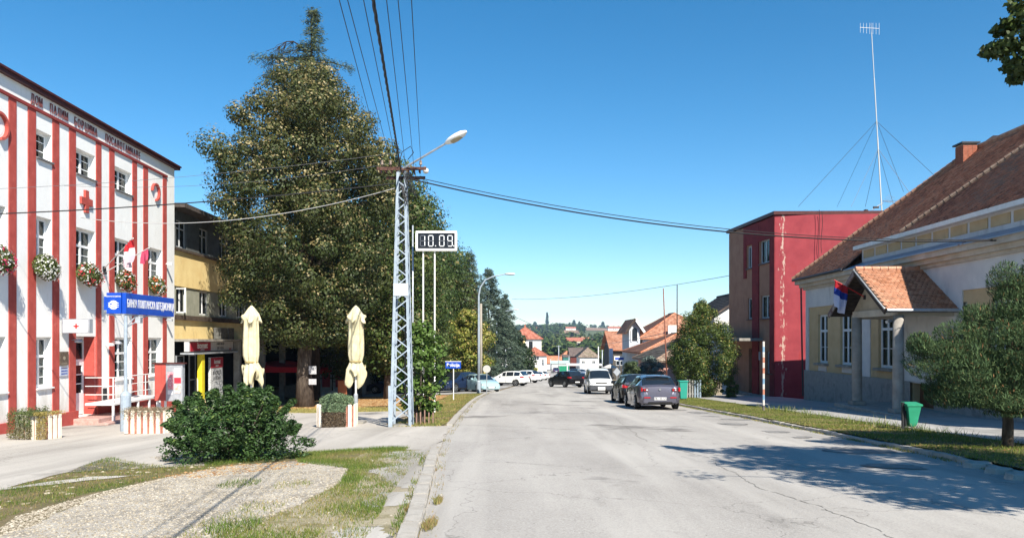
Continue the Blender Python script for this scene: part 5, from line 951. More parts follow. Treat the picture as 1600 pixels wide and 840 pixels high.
# notices pinned on the big trunk
for k, (zz, lab) in enumerate(((1.75,'upper of two grey notices pinned to the big linden trunk'),(1.2,'lower of two grey notices pinned to the big linden trunk'))):
    b_ = MB().box(-.2,.2,-.01,.01,0,.42 if k == 0 else .3).build('notice_sheet', mat('notice_print', [(.3,.31,.34),(.5,.5,.52),(.2,.2,.22)], 22, rough=.8)); b_.location = (-10.5, 39.76, G(-10.5,40)+zz); tag(b_, lab, 'notice', 'notices on the trunk')
row = [(-8.1,50,[(2.2,2.6),(5,3.9),(9,4.1),(12,3.7),(14,2.9),(15.4,1.5),(15.9,.4)], 'second linden of the row, partly hidden behind the lattice pole',.35,102), (-8.3,61,[(2,3),(5,4.0),(9,4.0),(12.5,3.6),(14.8,2.2),(16.2,.4)], 'third linden of the row, behind the digital clock',.18,103),
       (-7.2,74,[(2,3),(5,4.0),(9,3.9),(12.5,3.4),(14.6,2.0),(15.8,.5)], 'fourth linden of the row, bare of bracts beside the tall conifer',.12,104), (-11.5,56,[(2,3.5),(5,4.8),(9,4.6),(12,3),(14,.8)], 'dark broad tree deep in the shade left of the row',.12,105),(-9.5,68,[(1,4),(5,4.8),(9,4.6),(12,3),(13,.8)], 'dense tree filling the gap behind the lattice pole',.12,106)]
for x, y, pf, lab, ta, sdd in row: env_tree('linden_tree', lab, 'tree', x, y, pf, 190, 210, (.07,.13), [(.032,.06,.013),(.048,.082,.018),(.07,.105,.024),(.09,.11,.03)], sdd, 'lindens in the row along the square', .35, .8, brac, ta, .55, (1.0,1.6))
env_tree('reddish_tree', 'brownish copper-leaved tree in the row behind the clock posts', 'tree', -5.9, 77, [(2,2.0),(6,2.8),(10,2.5),(12.6,.8)], 90, 120, (.1,.17), [(.07,.05,.02),(.09,.075,.025),(.045,.055,.018)], 110, None, .25)
env_tree('maple_tree', 'small yellow-green round tree behind the first street lamp', 'tree', -4.0, 68.5, [(1.5,1.7),(2.6,2.7),(4.5,2.6),(6.1,1.8),(7.3,.5)], 120, 130, (.08,.13), [(.11,.15,.022),(.17,.19,.033),(.24,.22,.045)], 111, None, .14, .8, [(.5,.42,.12),(.42,.3,.1)], .35, .6, (.55,.85))
for i, (x, y, h, r0, lab) in enumerate([(-17.2,75,11,4.5,'dark tree beyond the low shop with red shutters'),(-13.2,78,12,5,'dark tree in the deep shade left of the parked cars'),(-9.5,84,11,4.6,'dark tree behind the parked dark blue off-roader')]):
    env_tree('shade_tree', lab, 'tree', x, y, [(.6,r0*.8),(3,r0),(7,r0*.9),(h,.8)], 110, 100, (.16,.26), [(.03,.045,.012),(.05,.07,.02)], 120+i, 'dark trees filling the back of the square', .3, .8, None, 0, .6, (1.3,2))
# cedars: layered drooping boughs
cedar_m = mat('cedar_needles', (1,1,1), rough=.8, attr='tint', trans=.04, spec=.15)
def cedar(name, lab, x, y, H_, rad, nbr, seed, cols, group=None, z0=.12, base=None, tuft=(.16,.3), per=34, ex=.8, extra=()):
    g = G(x, y) if base is None else base; t = thing(name, lab, 'tree', (x, y, g), 0, group); r = np.random.default_rng(seed)
    pts = [(.12*math.sin(k*1.3+seed), .12*math.cos(k*1.9), H_*k/9) for k in range(10)]; MB().tube(pts, [max(.02, H_*.016*(1-k/9.4)) for k in range(10)], 8).build('trunk', darkbark, t, smooth=True)
    P = []; T = []; bb_ = MB()
    for k in range(nbr):
        f = z0+(1-z0)*(k+r.random())/nbr; f = min(f, .985); a = k*2.4+r.uniform(-.5,.5); L_ = rad*(1-f)**ex*r.uniform(.65,1.15)+.25; z = H_*f
        if k < len(extra): a, L_, z = extra[k]
        n = max(6, int(per*L_/rad*2.2+5)); s = r.uniform(.1,1,n)**.7*L_
        rise_ = r.uniform(.02,.22); dz = rise_*s*2-.16*s*s/max(L_,1)*2.2; lat = r.normal(0, .16, n)*(s*.5+.25)
        ca, sa = math.cos(a), math.sin(a); P.append(np.c_[ca*s-sa*lat, sa*s+ca*lat, z+dz-abs(lat)*.35+r.normal(0,.05,n)]); T.append(np.c_[ca+r.normal(0,.6,n), sa+r.normal(0,.6,n), r.uniform(-.9,.1,n)])
        e_ = L_; bb_.tube([(0,0,z), (ca*e_*.5, sa*e_*.5, z+rise_*e_-.16*e_*e_*.25/max(L_,1)*2.2), (ca*e_, sa*e_, z+rise_*e_*2-.16*e_*2.2*min(1,e_))], [.05*max(.3,1-f)+.012, .03*max(.3,1-f)+.008, .006], 4, cap=False)
    bb_.build('bough', darkbark, t)['kind'] = 'stuff'
    P = np.vstack(P); T = np.vstack(T); P = np.repeat(P, 5, axis=0)+r.normal(0,.13,(len(P)*5,3)); T = np.repeat(T, 5, axis=0)+r.normal(0,.5,(len(P),3)); n = len(P)
    C = np.array(cols)[r.integers(0, len(cols), n)]*r.uniform(.6,1.4,(n,1)); quads(P, r.uniform(*tuft, n), rnd_dirs(r,n)+np.array([0,0,.8]), T, C, 'crown', cedar_m, t, asp=.16); return t
cc = [(.05,.075,.035),(.08,.105,.05),(.11,.13,.07)]; cb_ = [(.045,.075,.055),(.07,.10,.075),(.10,.13,.09)]
ced = cedar('cedar_tree', 'tall dark cedar whose shaggy top rises above the big linden', -13.3, 50.5, 26.3, 5.6, 200, 201, cc, 'cedars behind the lindens', .15, tuft=(.09,.17), per=54, ex=.98, extra=[(R(178),3.4,22.8),(R(190),4.0,22.3),(R(168),3.7,22.0),(R(182),2.6,23.4),(R(200),3.0,21.8),(R(150),2.5,23),(R(20),2.6,22.6)])
db = MB()
for a, L_, z in ((R(185),2.6,22.6),):
    pts = [(math.cos(a)*L_*k/6, math.sin(a)*L_*k/6, z+1.6*math.sin(k/6*2.6)-.2*k*(z>20)*.3) for k in range(7)]; db.tube(pts, [.07*(1-k/7.5) for k in range(7)], 5)
    for k in range(2, 7):
        for s in (-1,1,0,-.5,.5,-1.6,1.6): p = Vector(pts[k]); db.tube([p, p+Vector((-.5*random.random()-.2, s*.5, -.5-random.random()*.4)), p+Vector((-.7, s*.8, -1.0-random.random()*.3))], [.018,.012,.004], 4)
db.build('dead_bough', darkbark, ced)['kind'] = 'stuff'
cedar('cedar_tree', 'blue-green cedar with pointed top left of the second street lamp', -4.9, 88, 15.6, 4.6, 120, 202, cb_, 'cedars behind the lindens', .08, tuft=(.14,.28), per=30); cedar('cedar_tree', 'broad blue-green cedar reaching farthest over the parked cars', -2.9, 93, 14.2, 5.3, 120, 203, cb_, 'cedars behind the lindens', .1, tuft=(.14,.28), per=32); cedar('cedar_tree', 'lower cedar at the right end of the tree row', -1.0, 106, 12.3, 3.6, 90, 204, cb_, 'cedars behind the lindens', .05, tuft=(.14,.28), per=26)
env_tree('dark_conifer', 'low dense dark evergreen beside the white house with red roof', 'tree', .9, 126, [(.3,2.6),(2,3.4),(4.5,2.9),(7,1.4),(8,.3)], 90, 110, (.14,.22), [(.02,.04,.015),(.035,.06,.02)], 130, None, .2, .6, None, 0, .7, (.8,1.3))
env_tree('dark_conifer', 'dark evergreen clump left of the yellow roof', 'tree', -2.2, 140, [(.3,3.6),(3,4.2),(8,3.4),(11,1.0)], 90, 110, (.16,.26), [(.025,.045,.018),(.04,.065,.025)], 131, None, .2, .6, None, 0, .7, (1,1.6))
# thuja at the red building
env_tree('thuja_tree', 'bushy green evergreen with orange-brown tips in front of the red building', 'tree', 11.2, 44.6, [(.25,.65),(.8,1.2),(1.5,2.0),(2.4,2.3),(3.3,2.0),(4.2,1.5),(5.0,.95),(5.7,.3)], 260, 190, (.03,.06), [(.04,.07,.014),(.065,.10,.02),(.10,.135,.028)], 140, None, .14, .6, [(.32,.25,.06),(.24,.25,.05),(.36,.22,.08)], .22, .95, (.38,.6))
env_tree('garden_bush', 'small dark green bush at the foot of the evergreen by the stone block', 'bush', 12.75, 44.2, [(.1,.4),(.5,.6),(1.1,.45),(1.4,.15)], 24, 130, (.03,.06), [(.06,.10,.02),(.10,.16,.03)], 141, None, .04, .5, None, 0, .9, (.2,.35))
env_tree('blue_spruce', 'rounded blue-grey spruce in front of the old tiled roof', 'tree', 11.6, 63, [(.2,1.0),(1,1.3),(2,1.2),(2.9,.4)], 60, 120, (.05,.09), [(.11,.15,.13),(.17,.21,.19)], 142, None, .1, .5, None, 0, .8, (.4,.6)); env_tree('garden_bush', 'dark hedge plants right of the blue-grey spruce', 'bush', 9.8, 62, [(.2,.8),(1,1.0),(2,.8),(2.5,.3)], 40, 120, (.05,.09), [(.05,.08,.03),(.09,.12,.05)], 143, None, .1, .5, None, 0, .8, (.4,.6))
# big foreground bush
bt = thing('shrub', 'large dense dark green bush on the forecourt in the foreground', 'bush', (-5.35, 14.6, G(-5.35, 14.6))); r = np.random.default_rng(301); blobs = []
for k in range(150):
    a = r.uniform(0,6.283); h = r.uniform(.08,1.22); R0 = np.interp(h, [0,.3,.7,1.0,1.25], [1.15,1.2,1.1,.9,.5])*(1+.15*math.sin(3*a+1)+.1*math.sin(5*a+h*4)); q = R0*r.uniform(.25,.9); blobs.append((q*math.cos(a)*.98+(.12 if h < .5 else -.05), q*math.sin(a)*.8, h, .26, .26, .2))
for bx0, bz0, s in ((1.28,.5,.16),(1.36,.38,.13),(-1.2,.28,.2),(-1.05,1.1,.2),(.15,1.45,.2),(-.35,1.42,.2),(.6,1.35,.18),(1.2,.12,.2),(-1.25,.1,.16),(.5,1.5,.16),(-.7,1.3,.2)): blobs.append((bx0, r.uniform(-.3,.2), bz0, s, s, s*.8))
for k in range(46):
    a = r.uniform(0,6.28); el = r.uniform(.1,1.3); dx_, dy_, dz_ = math.cos(a)*math.cos(el), math.sin(a)*math.cos(el)*.8, math.sin(el); L0 = r.uniform(.12,.4)
    for j in range(5): q_ = 1+L0*j/5; blobs.append((dx_*1.12*q_, dy_*1.05*q_, .25+dz_*1.08*q_+.03*j, .075, .075, .06))
q = MB()
for k in range(16): a = k*.4; q.tube([(0,0,0),(math.cos(a)*.4,math.sin(a)*.35,.5),(math.cos(a)*.85,math.sin(a)*.7,1.0+.3*math.sin(k))], [.03,.02,.006], 5)
q.build('branch', bark, bt)['kind'] = 'stuff'
leaf_cloud('crown', blobs, 150, .018, .052, [(.035,.075,.022),(.05,.10,.028),(.025,.055,.016)], 302, bt, asp=.42, tipcol=[(.09,.16,.04),(.15,.21,.05)], tipamt=.15, up=.6, mtl=mat('glossy_leaf', (1,1,1), rough=.5, spec=.35, attr='tint', trans=.2)); bt.scale = (1.02, 1, .86)
# shrub by the lattice pole (broad pale leaves)
t = thing('fig_shrub', 'leafy broad-leaved shrub growing round the foot of the lattice pole', 'bush', (-2.95, 24.2, G(-2.95, 24.2))); r = np.random.default_rng(311); blobs = []
for k in range(95): h = r.uniform(.35,3.2); R0 = np.interp(h, [.3,.9,1.6,2.4,2.9,3.4], [.35,.72,.95,.66,.42,.15]); a = r.uniform(0,6.28); q = R0*r.uniform(.3,1); blobs.append((q*math.cos(a)+.05, q*math.sin(a)*.8, h, .22, .22, .16))
q = MB()
for k in range(9): a = k*.7; q.tube([(math.cos(a)*.08,math.sin(a)*.08,-.05),(math.cos(a)*.3,math.sin(a)*.25,1.0),(math.cos(a)*.5,math.sin(a)*.4,2.2)], [.035,.025,.01], 5)
q.build('stem', bark, t)['kind'] = 'stuff'
leaf_cloud('crown', blobs, 34, .045, .085, [(.07,.13,.025),(.10,.17,.035),(.05,.09,.02)], 312, t, asp=.8, up=.7, mtl=MATS['glossy_leaf'], tipcol=[(.2,.25,.06)], tipamt=.15)
pf = MB()
for k in range(7): pf.beam((-.1+.13*k,-.25,-.05), (-.1+.13*k,-.25,.42+.05*math.sin(k*2)), .07, .03)
o = pf.build('picket_fence', mat('pinkish_wood', [(.22,.13,.1),(.32,.2,.16)], 6, rough=.9)); o.location = (-3.15, 23.9, G(-3.15,23.9)); tag(o, 'short weathered picket piece at the foot of the leafy shrub', 'fence'); o['kind'] = 'stuff'
# juniper on the right verge
jt = thing('juniper_tree', 'wide grey-green juniper with feathery upright sprays on the right verge', 'tree', (9.9, 15.1, G(9.9, 15.1)+.1)); r = np.random.default_rng(321)
MB().tube([(0,0,-.1),(.02,0,.5),(-.03,.02,1.1),(.05,0,1.9)], [.115,.10,.085,.05], 10).build('trunk', bark, jt, smooth=True)
lobes = [(-1.5,0,1.75,.55,.42),(-.95,-.2,1.45,.55,.45),(-.9,.1,2.15,.5,.4),(-.3,0,1.5,.75,.5),(-.1,-.3,2.1,.6,.5),(.3,0,2.9,.5,.55),(.15,.2,3.3,.35,.45),(.7,-.1,2.2,.7,.7),(.9,0,1.5,.75,.5),(1.5,0,2.0,.7,.6),(1.3,.2,3.0,.55,.6),(.75,0,3.5,.4,.5),(1.9,0,2.7,.6,.6),(-.45,.2,2.55,.35,.35),(-1.25,.1,1.2,.35,.25),(0,.5,1.3,.6,.35),(2.1,.2,1.5,.5,.4),(-1.75,0,2.05,.25,.25),(-.6,0,1.05,.7,.3),(.3,-.2,1.0,.8,.28),(1.2,0,1.1,.8,.35),(.8,-.3,2.7,.6,.5),(1.8,0,3.3,.45,.5),(.3,-.2,1.75,.8,.4),(-.2,-.25,.85,.6,.22),(.6,.1,.8,.7,.22),(-1.1,0,1.0,.5,.22),(1.3,-.1,.85,.7,.25),(.1,0,2.6,.5,.5),(.5,.1,3.0,.55,.5),(-.5,.1,1.9,.6,.45),(1.0,0,2.9,.5,.5),(-1.0,0,1.8,.6,.4)]
P = []; T = []; S = []
for lx, ly, lz, lr, lh in lobes:
    n = int(24000*lr*lr+3600); d = rnd_dirs(r, n); rad = r.uniform(.35,1.0,n)[:,None]; p = np.array([lx,ly*1.3,lz])+d*np.array([lr,lr*1.1,lh])*rad; P.append(p); T.append(d*np.array([1,1,.4])*.55+np.array([-.05,0,1.0])+r.normal(0,.2,(n,3))); S.append(r.uniform(.014,.034,n)*(1+.9*(rad[:,0] > .9)))
P, T, S = np.vstack(P), np.vstack(T), np.concatenate(S); n = len(P); dens = noise2(P[:,0]*1.8+P[:,1], P[:,2]*2.4, 3.2, 5); k = dens > -.44; P, T, S = P[k], T[k], S[k]; n = len(P)
C = np.array([(.035,.065,.028),(.055,.095,.04),(.09,.135,.055)])[r.integers(0,3,n)]*r.uniform(.6,1.35,(n,1)); bn = r.random(n) < .03; C[bn] = [.25,.13,.06]
quads(P, S, rnd_dirs(r,n), T, C, 'crown', cedar_m, jt, asp=.15)
q = MB()
for lx, ly, lz, lr, lh in lobes: q.tube([(0,0,1.0+.3*random.random()), (lx*.5,ly*.5,(1.2+lz)/2), (lx,ly,lz)], [.05,.03,.012], 5)
q.build('limb', bark, jt)['kind'] = 'stuff'
# roadside tree at the right, of which only branch ends reach into the picture; its shade lies on the road
env_tree('street_tree', 'dark leafy tree whose branch tips hang in at the upper right', 'tree', 9.9, 5.7, [(2.9,1.8),(3.6,2.8),(4.8,3.2),(6.2,3.1),(7.6,2.5),(8.8,1.2)], 150, 165, (.06,.11), [(.05,.08,.02),(.07,.10,.025)], 331, None, .22, .75, None, 0, .5, (.6,.95), inner=.25)
st_ = [o for o in bpy.data.objects if o.name.startswith('street_tree')][0]; inv = st_.location; st_.rotation_euler[2] = 0
bl = []
for px, py, Y, s in ((1592,6,9.58,0.173),(1590,28,9.64,0.213),(1578,40,9.71,0.173),(1566,47,9.78,0.133),(1596,60,9.58,0.266),(1575,74,9.71,0.226),(1560,76,9.78,0.213),(1547,80,9.84,0.146),(1590,84,9.58,0.239),(1582,104,9.71,0.146),(1598,108,9.58,0.213),(1590,122,9.64,0.133),(1610,40,9.44,0.399),(1625,90,9.44,0.399),(1640,60,9.31,0.532),(1680,80,6.9,.5)): p = Vector(at(px,Y,py))-inv; bl.append((p.x,p.y,p.z,s*.8,s,s*.55))
leaf_cloud('bough_leaves', bl, 120, .03, .05, [(.05,.08,.02),(.07,.10,.025)], 333, st_, asp=.8)
q = MB(); 
for b_ in bl: q.tube([(-.6,.6,3.9),(b_[0]*.6+.2,b_[1]*.6,b_[2]*.9+.5),b_[:3]], [.05,.025,.008], 5)
q.build('limb', darkbark, st_)['kind'] = 'stuff'
# ------------------------------------------------------------ middle distance houses
def hx(px, Y): return (px-800)*Y/F
def hz(py, Y): return EYE+(HY-py)*Y/F
g_ = lambda Y: float(np.interp(Y, KY, KZ))
simple_house('house', 'small white house with red hipped roof at the bend of the road', 'house', hx(819,226), hx(854,226), 226, 236, g_(226), hz(555,226), hz(542,229), wh, red_t, 'hip', over=.5, tiles=4, wins=[('f',hx(841,226)-hx(836.5,226)-1.2,hx(841,226)-hx(836.5,226)+.2,hz(562,226),hz(556.5,226)),('f',1.9,2.7,hz(571,226),hz(561.5,226))], doors=[('f',.2,1.3,g_(226),g_(226)+2.1,crm)])
simple_house('house', 'taller white house with steep red roof rising behind the small white one', 'house', hx(796,268), hx(846,268), 268, 280, g_(268), hz(529,268), hz(510.5,274), wh, red_t, 'hip', over=.7, hipx=4, wins=[('f',-2.6,-.4,hz(538,268),hz(533,268)),('f',1.2,2.6,hz(545,268),hz(533,268)),('f',-2.6,2.6,hz(558,268),hz(547,268))], chim=1, wmat=darkw)
simple_house('house', 'cream house with pale yellow roof left of the small white one', 'house', hx(792,205), hx(819,205), 205, 214, g_(205), hz(546,205), hz(530.5,210), crm, mat('yellow_sheet_roof', [(.55,.42,.18),(.65,.5,.25)], .6, rough=.7), 'gable', 'x', wins=[('f',-1.5,-.4,-6,-4.6)])
simple_house('house', 'low orange-roofed house left of the striped utility pole', 'house', hx(853,262), hx(874,262), 262, 272, g_(262), hz(567,262), hz(556,266), wh, orange_t, 'gable', 'x')
simple_house('house', 'orange-roofed house behind the teal boarded shed', 'house', hx(873,266), hx(900,266), 266, 276, g_(266), hz(562,266), hz(548,270), wh, orange_t, 'hip')
simple_house('barn', 'dark maroon boarded barn with a brown roof', 'barn', hx(891,248), hx(912,248), 248, 258, g_(248), hz(556,248), hz(543,252), maroon, dark_t, 'gable', 'x'); MB()
simple_house('shed', 'teal boarded shed wall left of the maroon barn', 'shed', hx(880,246), hx(891,246), 246.5, 252, g_(246), hz(557,246), hz(554,249), teal, dark_t, 'gable', 'x', over=.1)
simple_house('house', 'white bungalow with weathered brown hipped roof at the centre', 'house', hx(906,232), hx(934,232), 232, 244, g_(232), hz(557,232), hz(542.5,238), wh, old_t, 'hip', over=.5, tiles=2, wins=[('f',-2.2,-1.2,-6.4,-5.0),('f',1.0,2.0,-6.4,-5.0)])
simple_house('shed', 'low white shed with pale teal flat roof behind the green container', 'shed', hx(862,240), hx(889,240), 240, 246, g_(240), hz(567,240), hz(563.5,243), wh, mat('teal_sheet', [(.35,.45,.42),(.45,.55,.5)], 1, rough=.6), 'gable', 'x', over=.3)
simple_house('house', 'orange-roofed house with dark front left of the gabled dormer', 'house', hx(957,128), hx(990,128), 128, 140, g_(128), hz(546,128), hz(518,134), drk, orange_t, 'gable', 'x', over=.6, tiles=1, wins=[('f',-1.2,.2,-2.8,-1.6)])
# gabled dormer house
dh_ = simple_house('dormer_house', 'big orange-tiled house with a grey gabled wing and arched window', 'house', hx(990,99)+1.2, 27.5, 99, 112, g_(99)-.2, hz(528,99), hz(490,105.5), grw, orange_t, 'hip', over=.6, hipx=5.2, tiles=1, wins=[('f',1.5,2.6,-1.6,.2),('f',3.6,4.7,-1.6,.2)])
def gx(px, Y=97.): return hx(px, Y)-dh_.location.x
yy = 96.5-dh_.location.y; m = MB(); a, b_ = gx(983,96.5), gx(1000,96.5); ec, ap = hz(514,96.5), hz(499,96.5); md = (a+b_)/2
m.prism([(a,g_(97)-.5),(b_,g_(97)-.5),(b_,ec),(md,ap),(a,ec)], yy, yy+6); m.build('gabled_wing', grw, dh_)
rr_ = MB(); 
for s in (-1,1):
    e0 = (a-.5 if s < 0 else b_+.5); z0_ = ec-.45; rr_.add([(md,yy-.6,ap+.12),(e0,yy-.6,z0_),(e0,yy+8,z0_),(md,yy+8,ap+.12),(md,yy-.6,ap-.03),(e0,yy-.6,z0_-.15),(e0,yy+8,z0_-.15),(md,yy+8,ap-.03)], [(0,1,2,3),(4,7,6,5),(0,4,5,1),(1,5,6,2)])
rr_.build('wing_roof', orange_t, dh_); MB().beam((md,yy-.63,ap+.08),(b_+.5,yy-.63,ec-.4),.06,.3).build('bargeboard', whitep, dh_); MB().beam((md,yy-.63,ap+.08),(a-.5,yy-.63,ec-.4),.06,.3).build('bargeboard', darkw, dh_)
aw = MB(); aw.prism([(md-.3,hz(532,96.5)),(md+.3,hz(532,96.5)),(md+.3,hz(516,96.5))]+[(md+.3*math.cos(q),hz(516,96.5)+.35*math.sin(q)) for q in np.linspace(.3,2.8,6)]+[(md-.3,hz(516,96.5))], yy-.06, yy+.02); aw.build('arched_window', gl_far, dh_); 
for s in (-1,1): MB().box(md+s*.42-.07, md+s*.42+.07, yy-.12, yy+.01, hz(533,96.5), hz(515,96.5)).build('pilaster', whitep, dh_)
MB().box(gx(1043,99),gx(1056,99),98.4-dh_.location.y,98.95-dh_.location.y,hz(524,99),hz(508,99)).build('dormer', whitep, dh_)
simple_house('tiled_house', 'low house with bright orange new roof tiles running along the street', 'house', 14.0, 23, 80, 92, g_(80)+.1, hz(549,86), hz(521,86), grw, orange_t, 'hip', over=.5, tiles=1, wins=[('l',-3,-2,-2.9,-1.5)])
ph_ = simple_house('old_tiled_house', 'old house with mossy brown tiled roof and a pink wall', 'house', hx(1030,66), 21.0, 66, 77, g_(66)+.1, hz(563,66), hz(524,71), pinkw, old_t, 'hip', over=.5, hipx=4.4, tiles=2, wins=[('l',-2,-1,-2.2,-.9)])
simple_house('white_gabled_house', 'white gabled house with dark tiled roof left of the red building', 'house', hx(1116,60), hx(1116,60)+5.6, 60, 69, g_(60)+.1, hz(494,60), hz(454.5,60), mat('clean_white_render', [(.66,.66,.66),(.74,.74,.74)], .8, rough=.9), dark_t, 'gable', 'y', over=.35, tiles=3, wins=[('f',-.5,.6,-1.2,.3),('f',1.2,2.2,-1.2,.3)])
# market street furniture far down the road
def box_thing(name, lab, cat, x0, x1, y0, y1, z0, z1, m_, group=None, ribs=0, lid=None):
    t = thing(name, lab, cat, ((x0+x1)/2, (y0+y1)/2, z0), 0, group); w_, d_, h_ = (x1-x0)/2, (y1-y0)/2, z1-z0; MB().box(-w_,w_,-d_,d_,.05,h_).build('body', m_, t, bevel=.02)
    for k in range(ribs): u = -w_+(k+.5)*2*w_/ribs; MB().box(u-.05,u+.05,-d_-.05,-d_,.1,h_-.1).build('rib', m_, t)
    MB().box(-w_-.04,w_+.04,-d_-.04,d_+.04,h_,h_+.08).build('lid', lid or m_, t); return t
grn = mat('container_green', [(.01,.18,.09),(.015,.24,.12)], 3, rough=.5); box_thing('skip_container', 'bright green rubbish skip at the end of the road', 'container', hx(872,225), hx(889,225), 225, 227.5, g_(225), hz(572,225), grn, ribs=5)
box_thing('tarpaulin_stack', 'yellow covered crate stack at the end of the parked cars', 'container', hx(819,133), hx(840,133), 133, 135.5, g_(133), hz(576,133), mat('yellow_tarp', [(.55,.45,.06),(.7,.6,.12)], 3, rough=.7), ribs=4)
for i, (px, Y, ww_) in enumerate([(898,196,4.2),(913,199,4.6),(928,190,4.0)]):
    t = thing('market_stall', ['white-roofed market stall nearest the green skip','white-roofed market stall in the middle of the three','white-roofed market stall right, before the white bungalow'][i], 'market stall', at(px, Y), 0, 'market stalls at the end of the street')
    MB().add([(-ww_/2,-1.2,2.3),(ww_/2,-1.2,2.3),(ww_/2,1.2,2.6),(-ww_/2,1.2,2.6),(-ww_/2,-1.2,2.1),(ww_/2,-1.2,2.1),(ww_/2,1.2,2.4),(-ww_/2,1.2,2.4)], [(0,1,2,3),(4,7,6,5),(0,4,5,1),(1,5,6,2),(2,6,7,3),(3,7,4,0)]).build('canopy', whitep, t)
    for u in (-ww_/2+.1, ww_/2-.1): MB().box(u-.09,u+.09,-1.1,-.92,-.1,2.2).build('post', whitep, t)
    MB().box(-ww_/2,ww_/2,-.6,.3,.8,.9).build('counter', galv, t)
t = thing('market_parasol', 'open white market parasol beside the blue banner', 'parasol', at(953, 112), 0); MB().tube([(0,0,0),(0,0,2.4)], .04, 6).build('pole', galv, t); q = MB()
q.lathe([(1.15,2.0),(1.12,2.06),(.5,2.38),(.02,2.55)], n=8); q.build('canopy', mat('parasol_white', (.7,.68,.64), rough=.8, trans=.2), t)
t = thing('banner_flag', 'tall light blue vertical banner over the market parasol', 'banner', at(955, 105)); zt_ = hz(544,105)-t.location.z; MB().tube([(-.28,0,0),(-.28,0,zt_)], .03, 6).build('pole', whitep, t); MB().box(-.24,.24,-.01,.01,zt_-2.1,zt_).build('cloth', mat('banner_blue', [(.38,.5,.7),(.5,.6,.78)], 2, rough=.7), t)
t = thing('street_sign', 'white and blue direction board on a white post by the dormer house', 'sign', at(968, 92)); zt_ = hz(556,92)-t.location.z; MB().tube([(0,.03,0),(0,.03,zt_)], .04, 6).build('post', whitep, t); MB().box(-.65,.6,-.02,.02,zt_-.52,zt_).build('panel', whitep, t); MB().box(-.55,.52,-.03,-.021,zt_-.42,zt_-.18).build('panel_band', bluep, t)
t = thing('traffic_sign', 'grey back of a diamond traffic sign beyond the white van', 'sign', at(964, 84)); MB().tube([(0,0,0),(0,0,1.9)], .03, 6).build('post', galv, t); MB().prism([(0,1.1),(.42,1.6),(0,2.1),(-.42,1.6)], -.02, .0).build('plate', galv, t)
# poles
def pole(name, lab, px, Y, pyt, r0, r1, m_, cat='pole', lean=0, group=None, base=None, arms=0):
    x, y, g = at(px, Y); z = hz(pyt, Y)-g; t = thing(name, lab, cat, (x, y, g), 0, group); MB().tube([(0,0,-.1),(lean*.5,0,z*.5),(lean,0,z)], [r0,(r0+r1)/2,r1], 8).build('shaft', m_, t, smooth=True); MB().cbox(0,0,-.05,r0*3,r0*3,.1).build('footing', conc, t)
    for k in range(arms): MB().beam((lean-.7,0,z-.3-.5*k),(lean+.7,0,z-.3-.5*k),.08).build('crossarm', m_, t)
    return t
pole('rusty_pole', 'thin rusty pole standing against the dormer house', 1043, 50, 450, .055, .035, mat('rust_red_paint', [(.16,.06,.04),(.26,.10,.07)], 6, rough=.8), lean=-.28); pole('rusty_pole', 'grey-brown pole top rising behind the bushy evergreen', 1058, 56, 444, .05, .035, darkbark)
pole('utility_pole', 'wooden utility pole just right of the first street lamp', 751.5, 66, 474, .14, .1, mat('grey_wood_pole', [(.24,.21,.17),(.34,.31,.27)], 4, rough=.95, stretch=(1,1,.2)), arms=0); pole('utility_pole', 'thin concrete pole among the parked white cars', 790, 100, 540, .09, .07, galv, arms=1)
for i, (px, Y, py) in enumerate([(873,215,539),(850,205,558),(935,150,541),(941,156,546),(860,235,560),(889,232,556)]):
    pole('utility_pole', ['concrete utility pole with crossarm at the end of the road','short pole beside the small white house','white pole right of the bungalow roof','thinner pole just right of the white one','short pole between orange roof and shed','short pole by the maroon barn'][i], px, Y, py, .12, .09, whitep if i == 2 else galv, group='poles at the end of the street', arms=1 if i == 0 else 0)
def lamp_post(lab, px, py_top, Y, arm_px):
    x, y, g = at(px, Y); t = thing('street_lamp', lab, 'street lamp', (x, y, g), 0, 'curved-arm street lamps'); H_ = hz(py_top, Y)-g; ax = (arm_px-px)*Y/F
    pts = [(0,0,0),(0,0,H_*.5),(0,0,H_-1.5),(.12,0,H_-.9),(.5,0,H_-.35),(1.1,0,H_-.08),(ax-.6,0,H_+.1)]; MB().tube(pts, [.11,.09,.07,.06,.055,.05,.045], 10).build('post', blue_grey, t, smooth=True)
    MB().lathe([(.16,0),(.16,.9),(.11,1.0)], n=10).build('base', blue_grey, t)
    h = MB(); h.lathe([(.06,-.45),(.13,-.3),(.17,0),(.15,.25),(.05,.36)], (ax-.25,0,0), 10, 'x'); o = h.build('lamp_head', mat('lamp_grey', (.55,.56,.56), rough=.4), t, smooth=True); o.location = (0,0,H_+.1); o.scale = (1,1.1,.6)
    return t
lamp_post('nearest curved-arm street lamp, at the left kerb before the pale blue car', 748, 430, 57, 803); lamp_post('farther curved-arm street lamp among the parked white cars', 776, 485, 104, 810)
